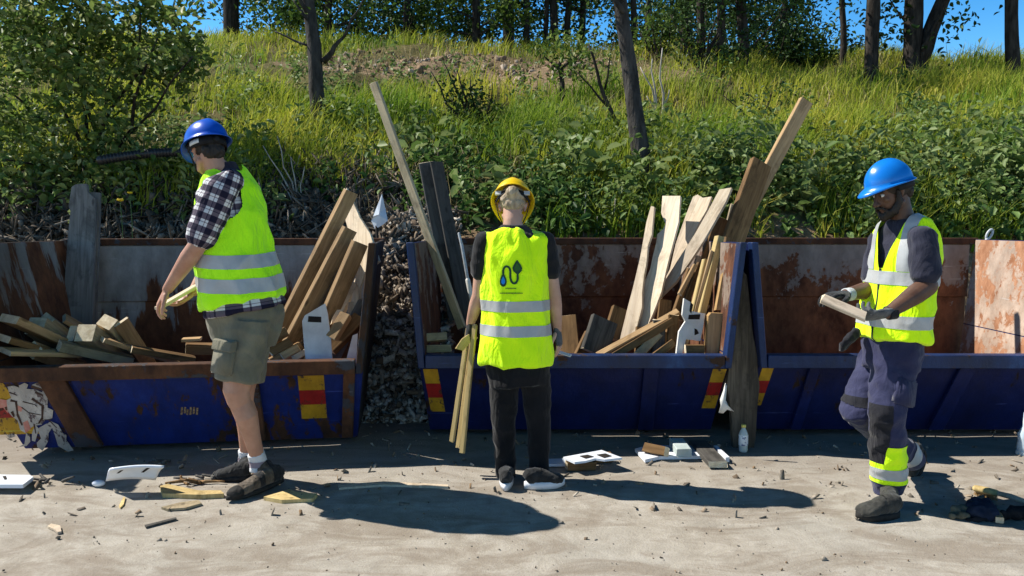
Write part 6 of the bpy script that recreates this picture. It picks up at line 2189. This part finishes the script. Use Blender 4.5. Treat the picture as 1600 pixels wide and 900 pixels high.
hf2 = frame((0.02, 1), 0.72)
hcen = hC + hf2[2] * 0.045 + hf2[1] * 0.008
hat = helmet(root, hcen, hf2, 'helmet_yellow', 0.98, 0.04)
bm = bmesh.new()
band(bm, hcen - hf2[2] * 0.012, hf2, -0.038, -0.008, 0.092, 0.116, R(100), R(260))
from_bm('headband', bm, MAT['strap_black'], hat, True, offset=root.location)
bm = bmesh.new()
ellip(bm, hcen - hf2[1] * 0.124 - hf2[2] * 0.03, hf2, (0.020, 0.012, 0.016), 14, 10)
from_bm('knob', bm, simple('knob_blue', (0.01, 0.015, 0.06), (0.02, 0.03, 0.10), 20, 0.4), hat, True, offset=root.location)
for k in (-1, 1):
    bm = bmesh.new()
    a = hcen + hf2[0] * (k * 0.078) - hf2[1] * 0.085 - hf2[2] * 0.022
    hexa(bm, [a + hf2[0] * x + hf2[1] * y + hf2[2] * z for z in (-0.012, 0.012) for (x, y) in ((-0.016, -0.006), (0.016, -0.006), (0.016, 0.004), (-0.016, 0.004))])
    from_bm('buckle', bm, MAT['strap_white'], hat, False, offset=root.location)
bm = bmesh.new()
for k in (-1, 1):
    tube(bm, [hcen + hf2[0] * (k * 0.096) - hf2[1] * 0.01 - hf2[2] * 0.005, hC + s_ * (k * 0.076) - f_ * 0.01 - u_ * 0.07, hC + s_ * (k * 0.045) + f_ * 0.05 - u_ * 0.105, hC + f_ * 0.07 - u_ * 0.12], [(0.007, 0.0025)] * 4, side=f_, n=8)
from_bm('chin_strap', bm, MAT['strap_black'], hat, True, offset=root.location)
# t-shirt
bm = bmesh.new()
loft(bm, torso_secs([(802, 352, 0.066, 0.064), (802, 362, 0.10, 0.075), (803, 372, 0.165, 0.088), (803, 420, 0.165, 0.115), (804, 490, 0.15, 0.11), (806, 545, 0.17, 0.125)], sM, YM), sM, 26)
for (a_, b_) in ((shl, ell), (shr, elr)):
    tube(bm, [a_ + V((0, 0, 0.004)), a_.lerp(b_, 0.3), a_.lerp(b_, 0.52)], [0.060, 0.062, 0.061], n=18)
    tube(bm, [a_.lerp(b_, 0.3), a_.lerp(b_, 0.60)], [0.062, 0.060], n=18, round_ends=False)
me = remesh(bm, 0.007, 4)
wrinkle(me, 0.009, 11)
finish('t_shirt', me, MAT['tee_black'], root)
# vest
bm = bmesh.new()
loft(bm, torso_secs([(803, 357, 0.085, 0.070), (803, 363, 0.160, 0.085), (802, 372, 0.190, 0.100), (802, 400, 0.186, 0.128), (803, 440, 0.180, 0.135), (804, 480, 0.182, 0.135), (805, 525, 0.195, 0.142), (805, 560, 0.206, 0.150), (805, 568, 0.203, 0.148), (805, 570, 0.15, 0.10)], sM, YM), sM, 40)
me = remesh(bm, 0.007, 4)
wrinkle(me, 0.020, 7.0, (1.3, 1, 0.5), 7.7)
vest = finish('safety_vest', me, MAT['vest_yellow'], root)
for (y0, y1) in ((488, 471), (527, 510)):
    cut_copy(vest, [(P(804, y0, YM - 0.13), UP), (P(804, y1, YM - 0.13), -UP)], 'reflective_strip', 'reflective', vest)
cut_away(vest, root, lambda c: (c - (neck + V((0, 0.01, 0.012)))).length < 0.085)
# emblem and two lines of unreadable small print, laid on the cloth
from mathutils.bvhtree import BVHTree
dgm = bmesh.new()
dgm.from_mesh(vest.data)
bvh = BVHTree.FromBMesh(dgm)


def on_vest(px, py, off):
    o = V((0, 0, CAM_H)) - root.location
    h_ = bvh.ray_cast(o, ray(px, py).normalized())
    return h_[0] + V((0, -off, 0))


def e2p(zx, zy):
    return 770 + zx * 80 / 900, 390 + zy * 80 / 900


def emblem_part(name, polys, mat, parent, off):
    bm = bmesh.new()
    for q in polys:
        bm.faces.new([bm.verts.new(on_vest(*e2p(*p), off)) for p in q])
    r = bmesh.ops.extrude_face_region(bm, geom=bm.faces[:])
    bmesh.ops.translate(bm, verts=[g for g in r['geom'] if isinstance(g, bmesh.types.BMVert)], vec=(0, -0.0008, 0))
    return from_bm(name, bm, mat, parent)


g_dark = simple('emblem_green', (0.006, 0.045, 0.02), (0.012, 0.075, 0.03), 60, 0.6)
g_leaf = simple('emblem_leaf', (0.02, 0.10, 0.015), (0.03, 0.14, 0.02), 60, 0.6)
g_blue = simple('emblem_blue', (0.01, 0.22, 0.72), (0.02, 0.28, 0.8), 60, 0.6)


def strip(pts, w):
    out = []
    pts = [V((*p, 0)) for p in pts]
    nm = []
    for i in range(len(pts)):
        d = (pts[min(i + 1, len(pts) - 1)] - pts[max(i - 1, 0)]).normalized()
        nm.append(V((-d.y, d.x, 0)) * w * 0.5)
    for i in range(len(pts) - 1):
        q = (pts[i] - nm[i], pts[i] + nm[i], pts[i + 1] + nm[i + 1], pts[i + 1] - nm[i + 1])
        out.append([(p.x, p.y) for p in q])
    return out


wave = [(183, 420), (183, 370), (195, 325), (220, 300), (245, 295), (275, 305), (298, 335), (308, 380), (308, 450), (312, 510), (328, 560), (352, 588), (378, 595), (408, 582), (430, 550), (438, 505), (436, 435)]
em = emblem_part('emblem', strip(wave, 38), g_dark, vest, 0.004)
drop = [(183, 395), (210, 450), (235, 505), (246, 560), (240, 605), (215, 640), (183, 655), (150, 640), (126, 605), (120, 560), (131, 505), (156, 450)]
emblem_part('drop', [drop], g_dark, em, 0.0055)
emblem_part('drop_fill', [[(183 + (x - 183) * 0.55, 555 + (y - 555) * 0.55) for x, y in drop]], g_blue, em, 0.007)
leaf = [(428, 178), (455, 215), (490, 265), (515, 320), (508, 370), (475, 410), (436, 445), (395, 410), (355, 370), (345, 320), (368, 265), (400, 215)]
emblem_part('leaf', [leaf], g_dark, em, 0.0055)
emblem_part('leaf_fill', [[(430 + (x - 430) * 0.62, 325 + (y - 325) * 0.62) for x, y in leaf]], g_leaf, em, 0.007)
marks = []
for (x0, x1, yb, hh) in ((225, 405, 695, 26), (125, 520, 778, 28)):
    x = x0
    while x < x1:
        w_ = random.uniform(10, 19)
        marks.append([(x, yb - hh * random.uniform(0.75, 1.0)), (x + w_ * 0.65, yb - hh * random.uniform(0.75, 1.0)), (x + w_ * 0.65, yb), (x, yb)])
        x += w_ + 3
emblem_part('print', marks, g_dark, em, 0.004)
dgm.free()
# trousers
bm = bmesh.new()
loft(bm, torso_secs([(806, 545, 0.170, 0.12), (809, 575, 0.175, 0.13), (811, 600, 0.165, 0.125)], sM, YM), sM, 24)
for (a_, b_, c_, bot) in ((hl, kl, al, V((0, 0, 0.0))), (hr, kr, ar, V((0, 0, 0.0)))):
    tube(bm, [a_, a_.lerp(b_, 0.45), b_, b_.lerp(c_, 0.45), c_ + V((0, 0, 0.03))], [0.086, 0.077, 0.064, 0.060, 0.055], n=20, round_ends=False)
    tube(bm, [c_ + V((0, 0, 0.05)), c_ + V((0, 0, -0.005))], [0.056, 0.054], n=18, round_ends=False)
me = remesh(bm, 0.007, 4)
wrinkle(me, 0.011, 6, (1, 1, 1.4), 1.7)
finish('trousers', me, MAT['trouser_black'], root)
shoe(root, G(790, 768) + V((0, 0, 0.004)), G(792, 752) + V((0.0, 0.10, 0.004)), al, ('shoe_black', 'sole_white', 'strap_black'), 0.98, sole_t=0.034)
shoe(root, G(820, 764) + V((0, 0.0, 0.004)), G(876, 762) + V((0.02, 0.02, 0.004)), ar, ('shoe_black', 'sole_white', 'strap_black'), 0.98, sole_t=0.036)
# gloves: fingerless, grey
for (w_, d_, n_, th) in ((wrl, dl, (0.75, 0.1, 0.1), 1), (wrr, dr, (-0.65, 0.25, 0.2), 1)):
    bm = bmesh.new()
    hand(bm, w_, d_, n_, th, 0.95, fat=1.16, fingers=False)
    me = remesh(bm, 0.004, 3)
    finish('glove', me, MAT['glove_black' if w_ is wrl else 'glove_grey'], root)
# the battens she carries
for (x0, y0, x1, y1, yy, lab, w) in ((742, 508, 722, 708, YM + 0.10, 'longest of three thin battens held by the woman, hanging lowest', 0.030), (732, 512, 706, 690, YM + 0.13, 'thin batten held by the woman, leftmost of three', 0.028), (741, 506, 716, 700, YM + 0.16, 'thin batten held by the woman, hidden behind the other two', 0.028)):
    plank(lab, P(x0, y0, yy), P(x1, y1, yy - 0.05), w, 0.018, 'batten', (-0.6, -1, 0), 'carried_batten', 'batten', 'battens carried by the woman')
poly_board('short pale offcut held against the top of the battens by the woman', [(722, 530), (733, 522), (735, 535), (724, 548), (712, 545)], ((720, 530, YM + 0.08), (735, 530, YM + 0.09), (720, 548, YM + 0.08)), 0.02, 'batten', ((715, 545), (732, 525)), name='held_offcut', cat='offcut')
t = plank('small white scrap held in the woman\'s right hand', P(868, 548, YM + 0.08), P(892, 556, YM + 0.05), 0.022, 0.006, 'board_white', (0, -0.6, 1), 'white_scrap', 'scrap', None, ends='board_white')

# ================================================================== man on the right
YR = 3.80
root = empty('person', G(1378, 806), 'bearded man in navy work trousers and bright blue helmet walking with a board', 'person', 'people sorting wood')
fR = V((-0.93, -0.37, 0)).normalized()
sR = UP.cross(fR)
hC = P(1391, 296, YR - 0.02)
hfr = frame((-0.97, -0.20), 0.42)
neck = P(1412, 350, YR)
body = bmesh.new()
head(body, hC, hfr, neck, 0.95)
loft(body, torso_secs([(1412, 346, 0.06, 0.06), (1415, 368, 0.13, 0.07), (1413, 410, 0.14, 0.09), (1404, 470, 0.13, 0.09), (1396, 530, 0.14, 0.10), (1394, 560, 0.14, 0.10)], sR, YR), sR, 24)
shn, eln, wrn = P(1439, 375, YR - 0.15), P(1449, 447, YR - 0.19), P(1388, 489, YR - 0.24)
shf, elf, wrf = P(1378, 380, YR + 0.12), P(1364, 452, YR + 0.10), P(1322, 460, YR - 0.04)
tube(body, [shn, shn.lerp(eln, 0.5), eln], [0.044, 0.047, 0.043], n=16)
tube(body, [eln, eln.lerp(wrn, 0.3), eln.lerp(wrn, 0.7), wrn], [0.047, 0.048, 0.037, 0.029], n=16)
tube(body, [shf, shf.lerp(elf, 0.5), elf], [0.054, 0.05, 0.043], n=16)
tube(body, [elf, elf.lerp(wrf, 0.35), wrf], [0.045, 0.044, 0.029], n=16)
hn, kn, an = P(1398, 560, YR - 0.03), P(1386, 645, YR - 0.10), P(1388, 762, YR - 0.02)
hf_, kf, af = P(1380, 555, YR + 0.14), P(1338, 638, YR + 0.06), P(1424, 716, YR + 0.42)
for (a_, b_, c_) in ((hn, kn, an), (hf_, kf, af)):
    tube(body, [a_, a_.lerp(b_, 0.5), b_, b_.lerp(c_, 0.4), c_], [0.085, 0.075, 0.056, 0.052, 0.038], n=16)
me = remesh(body, 0.0045, 4)
finish('body', me, MAT['skin_brown'], root)
eyes(root, hC, hfr, 0.95)
s_, f_, u_ = hfr
bm = bmesh.new()
ellip(bm, hC - f_ * 0.022 + u_ * 0.024, hfr, (0.078, 0.092, 0.089), 20, 14)
ellip(bm, hC - f_ * 0.062 - u_ * 0.030, hfr, (0.060, 0.040, 0.050), 16, 12)
me = remesh(bm, 0.005, 3)
wrinkle(me, 0.005, 90)
finish('hair', me, MAT['hair_dark'], root)
bm = bmesh.new()
for k in (-1, 1):
    tube(bm, [hC + s_ * (k * 0.071) + f_ * 0.014 - u_ * 0.005, hC + s_ * (k * 0.062) + f_ * 0.020 - u_ * 0.055, hC + s_ * (k * 0.048) + f_ * 0.050 - u_ * 0.092, hC + f_ * 0.078 - u_ * 0.112], [(0.010, 0.008), (0.017, 0.014), (0.022, 0.020), (0.024, 0.022)], side=f_, n=12)
    tube(bm, [hC + s_ * (k * 0.034) + f_ * 0.078 - u_ * 0.085, hC + s_ * (k * 0.026) + f_ * 0.090 - u_ * 0.062, hC + f_ * 0.098 - u_ * 0.058], [0.008, 0.006, 0.006], n=8)
me = remesh(bm, 0.004, 3)
wrinkle(me, 0.005, 110)
finish('beard', me, MAT['hair_dark'], root)
bm = bmesh.new()
for k in (-1, 1):
    tube(bm, [hC + s_ * (k * 0.048) + f_ * 0.078 + u_ * 0.016, hC + s_ * (k * 0.032) + f_ * 0.088 + u_ * 0.022, hC + s_ * (k * 0.014) + f_ * 0.090 + u_ * 0.018], [0.004, 0.0055, 0.0045], n=8)
from_bm('eyebrows', bm, MAT['hair_dark'], root, True, offset=root.location)
hf3 = frame((-0.98, -0.18), 0.28)
hcen = hC + hf3[2] * 0.034
hat = helmet(root, hcen, hf3, 'helmet_azure', 0.86, 0.045, h_r=0.132)
bm = bmesh.new()
band(bm, hcen, hf3, -0.040, -0.004, 0.090, 0.114, R(80), R(280))
from_bm('headband', bm, MAT['strap_black'], hat, True, offset=root.location)
# t-shirt
bm = bmesh.new()
loft(bm, torso_secs([(1412, 342, 0.075, 0.072), (1413, 352, 0.115, 0.085), (1415, 366, 0.175, 0.088), (1413, 410, 0.170, 0.110), (1404, 470, 0.155, 0.112), (1397, 525, 0.165, 0.12)], sR, YR), sR, 26)
for (a_, b_) in ((shn, eln), (shf, elf)):
    tube(bm, [a_ + V((0, 0, 0.010)), a_.lerp(b_, 0.35), a_.lerp(b_, 0.72)], [0.064, 0.068, 0.066], n=20)
    tube(bm, [a_.lerp(b_, 0.4), a_.lerp(b_, 0.80)], [0.068, 0.068], n=20, round_ends=False)
me = remesh(bm, 0.007, 4)
wrinkle(me, 0.012, 10)
finish('t_shirt', me, MAT['tee_slate'], root)
# vest
bm = bmesh.new()
loft(bm, torso_secs([(1411, 338, 0.085, 0.080), (1413, 347, 0.140, 0.095), (1414, 364, 0.170, 0.110), (1412, 400, 0.178, 0.128), (1406, 445, 0.176, 0.132), (1400, 490, 0.182, 0.138), (1396, 522, 0.190, 0.142), (1395, 528, 0.186, 0.140), (1395, 530, 0.14, 0.10)], sR, YR), sR, 40)
me = remesh(bm, 0.007, 4)
wrinkle(me, 0.022, 7.5, (1, 1, 0.7), 5.1)
vest = finish('safety_vest', me, MAT['vest_yellow'], root)
axR = (P(1412, 342, YR) - P(1396, 528, YR)).normalized()
axR = (axR + fR * 0.04).normalized()
for (px, y0, y1) in ((1405, 446, 425), (1398, 513, 493)):
    cut_copy(vest, [(P(px, y0, YR - 0.12), axR), (P(px, y1, YR - 0.12), -axR)], 'reflective_strip', 'reflective', vest)
for k in (1, -1):
    c0 = P(1412, 400, YR)
    cut_copy(vest, [(P(1405, 424, YR - 0.12), axR), (c0 + sR * k * 0.070, sR * k), (c0 + sR * k * 0.128, -sR * k), (c0, fR)], 'shoulder_strip', 'reflective', vest)
va = P(1405, 418, YR)                                # the point of the V neck


def in_v(c):
    d = c - va
    up, sd = d.dot(axR), abs(d.dot(sR))
    return d.dot(fR) > 0 and up > 0 and sd < 0.012 + up * 0.28


nv = (sR * 1.0 - axR * 0.28).normalized()
nv2 = (-sR * 1.0 - axR * 0.28).normalized()
cut_away(vest, root, lambda c: in_v(c) or (c - (neck + V((0, 0, 0.02)))).length < 0.095, [(va + sR * 0.012, nv), (va - sR * 0.012, nv2)])
cut_copy(vest, [(P(1399, 530, YR), axR), (va, -axR), (va + sR * -0.006, sR), (va + sR * 0.006, -sR), (va, fR)], 'zip', 'patch_black', vest, 0.002)
# trousers
bm = bmesh.new()
loft(bm, torso_secs([(1395, 515, 0.155, 0.112), (1393, 545, 0.155, 0.118), (1391, 575, 0.145, 0.115)], sR, YR), sR, 24)
tube(bm, [hn, hn.lerp(kn, 0.5), kn, kn.lerp(an, 0.45), an + V((0, 0, 0.02))], [0.106, 0.098, 0.084, 0.084, 0.076], n=22, round_ends=False)
tube(bm, [an + V((0, 0, 0.05)), an + V((0.0, 0, -0.03))], [0.082, 0.066], n=20, round_ends=False)
tube(bm, [hf_, hf_.lerp(kf, 0.5), kf, kf.lerp(af, 0.5), af], [0.104, 0.095, 0.082, 0.078, 0.068], n=22)
me = remesh(bm, 0.007, 4)
wrinkle(me, 0.014, 9, (1, 1, 1.3), 2.2)
tr = finish('trousers', me, MAT['trouser_navy'], root)


def near_leg(c, a, b, r=0.14):
    d = (b - a)
    u = max(0, min(1, (c - a).dot(d) / d.dot(d)))
    return (c - (a + d * u)).length < r


def leg_piece(name, mat, a, b, keep, planes, off=0.003):
    """patch of the trousers around one shank"""
    bm = bmesh.new()
    bm.from_mesh(tr.data)
    kill = [f for f in bm.faces if not keep(f.calc_center_median() + root.location)]
    bmesh.ops.delete(bm, geom=kill, context='FACES')
    for (p, n) in planes:
        bmesh.ops.bisect_plane(bm, geom=bm.verts[:] + bm.edges[:] + bm.faces[:], plane_co=V(p) - root.location, plane_no=-V(n), clear_outer=True)
    bm.normal_update()
    for v_ in bm.verts:
        v_.co += v_.normal * off
    return from_bm(name, bm, MAT[mat], tr, True, recalc=False)


dn = (an - kn).normalized()
nearN = lambda c: near_leg(c, kn.lerp(hn, 0.3), an - dn * 0.0 + V((0, 0, -0.1)), 0.135) and (c - kf).length > 0.16
nearF = lambda c: near_leg(c, kf.lerp(hf_, 0.35), kf.lerp(af, 0.5), 0.13)
leg_piece('knee_patch', 'patch_black', kn, an, nearN, [(P(1388, 622, YR), -UP), (P(1388, 728, YR), UP), (P(1382, 640, YR - 0.1), (-1, -0.05, 0))])
leg_piece('ankle_band', 'vest_yellow', kn, an, nearN, [(P(1388, 724, YR - 0.1), -UP), (P(1388, 758, YR - 0.1), UP)], 0.004)
leg_piece('calf_patch', 'vest_yellow', kn, an, nearN, [(P(1388, 695, YR - 0.1), -UP), (P(1388, 724, YR - 0.1), UP), (P(1382, 640, YR - 0.1), (1, 0.05, 0))], 0.004)
leg_piece('reflective_band', 'reflective', kn, an, nearN, [(P(1388, 732, YR - 0.1), -UP), (P(1388, 750, YR - 0.1), UP)], 0.007)
leg_piece('knee_patch', 'patch_black', kf, af, nearF, [(P(1336, 622, YR), -UP), (P(1336, 690, YR), UP), (kf + V((0.06, 0, 0)), (-1, -0.1, 0.1))])
df = (af - kf).normalized()
nearFa = lambda c: near_leg(c, kf.lerp(af, 0.5), af, 0.13) and not nearN(c)
leg_piece('reflective_band', 'reflective', kf, af, nearFa, [(kf.lerp(af, 0.84), df), (kf.lerp(af, 0.93), -df)], 0.004)
bm = bmesh.new()
cp = hn.lerp(kn, 0.55) + (sR * 0.101) + fR * 0.0
xk = perp((kn - hn).normalized(), fR)
dk = (kn - hn).normalized()
hexa(bm, [cp + xk * a + dk * b + sR * c for (c, b, a) in ((-0.04, 0.07, -0.06), (-0.04, 0.07, 0.06), (0.008, 0.065, 0.055), (0.008, 0.065, -0.055), (-0.04, -0.07, -0.06), (-0.04, -0.07, 0.06), (0.006, -0.065, 0.055), (0.006, -0.065, -0.055))])
bmesh.ops.recalc_face_normals(bm, faces=bm.faces[:])
bmesh.ops.bevel(bm, geom=bm.edges[:], offset=0.008, segments=2, affect='EDGES')
from_bm('thigh_pocket', bm, MAT['trouser_navy'], tr, True, offset=root.location)
# tool pouch hanging in front of the far thigh
bm = bmesh.new()
a_ = P(1338, 520, YR + 0.02)
tube(bm, [a_, P(1326, 532, YR), P(1316, 544, YR)], [(0.03, 0.02), (0.036, 0.02), (0.03, 0.016)], side=(0.6, 0.6, -0.4), n=14)
me = remesh(bm, 0.006, 3)
wrinkle(me, 0.01, 20)
finish('hanging_pocket', me, MAT['patch_black'], root)
# boots
shoe(root, G(1404, 808) + V((0, 0, 0.002)), G(1336, 810) + V((0, -0.02, 0.002)), an, ('boot', 'sole_dark', 'strap_black'), 1.1, high=True, sole_t=0.03, name='boot')
shoe(root, P(1444, 704, YR + 0.50), P(1424, 750, YR + 0.46), af, ('boot', 'sole_dark', 'strap_black'), 1.1, high=True, sole_t=0.03, name='boot')
# gloves with fingers
dn_ = P(1344, 496, YR - 0.27) - wrn
dfr = P(1283, 462, YR - 0.10) - wrf
for (w_, d_, n_, th, cu, pm, sp) in ((wrn, dn_, (0.0, 0.45, 0.75), -1, (0.5, 0.75, 0.5), 'glove_grey', 0.06), (wrf, dfr, (-0.15, -0.15, -1), -1, (0.25, 0.40, 0.35), 'glove_black', 0.10)):
    bm = bmesh.new()
    hand(bm, w_, d_, n_, th, 1.10, cu, 1.12, spread=sp)
    me = remesh(bm, 0.004, 3)
    g_ = finish('glove', me, MAT[pm], root)
    bm = bmesh.new()
    dd = V(d_).normalized()
    tube(bm, [w_ - dd * 0.035, w_ - dd * 0.012, w_ + dd * 0.008], [(0.037, 0.034), (0.036, 0.032), (0.037, 0.031)], n=18, round_ends=False)
    me = remesh(bm, 0.005, 2)
    c_ = finish('cuff', me, MAT['glove_white'] if pm == 'glove_black' else MAT['glove_black'], root)
    c_.parent = g_
plank('short pale board held between the bearded man\'s gloved hands', P(1284, 466, YR - 0.22), P(1352, 495, YR - 0.30), 0.055, 0.022, 'pine_pale', (-0.3, -0.55, 1), 'held_board', 'board', None)
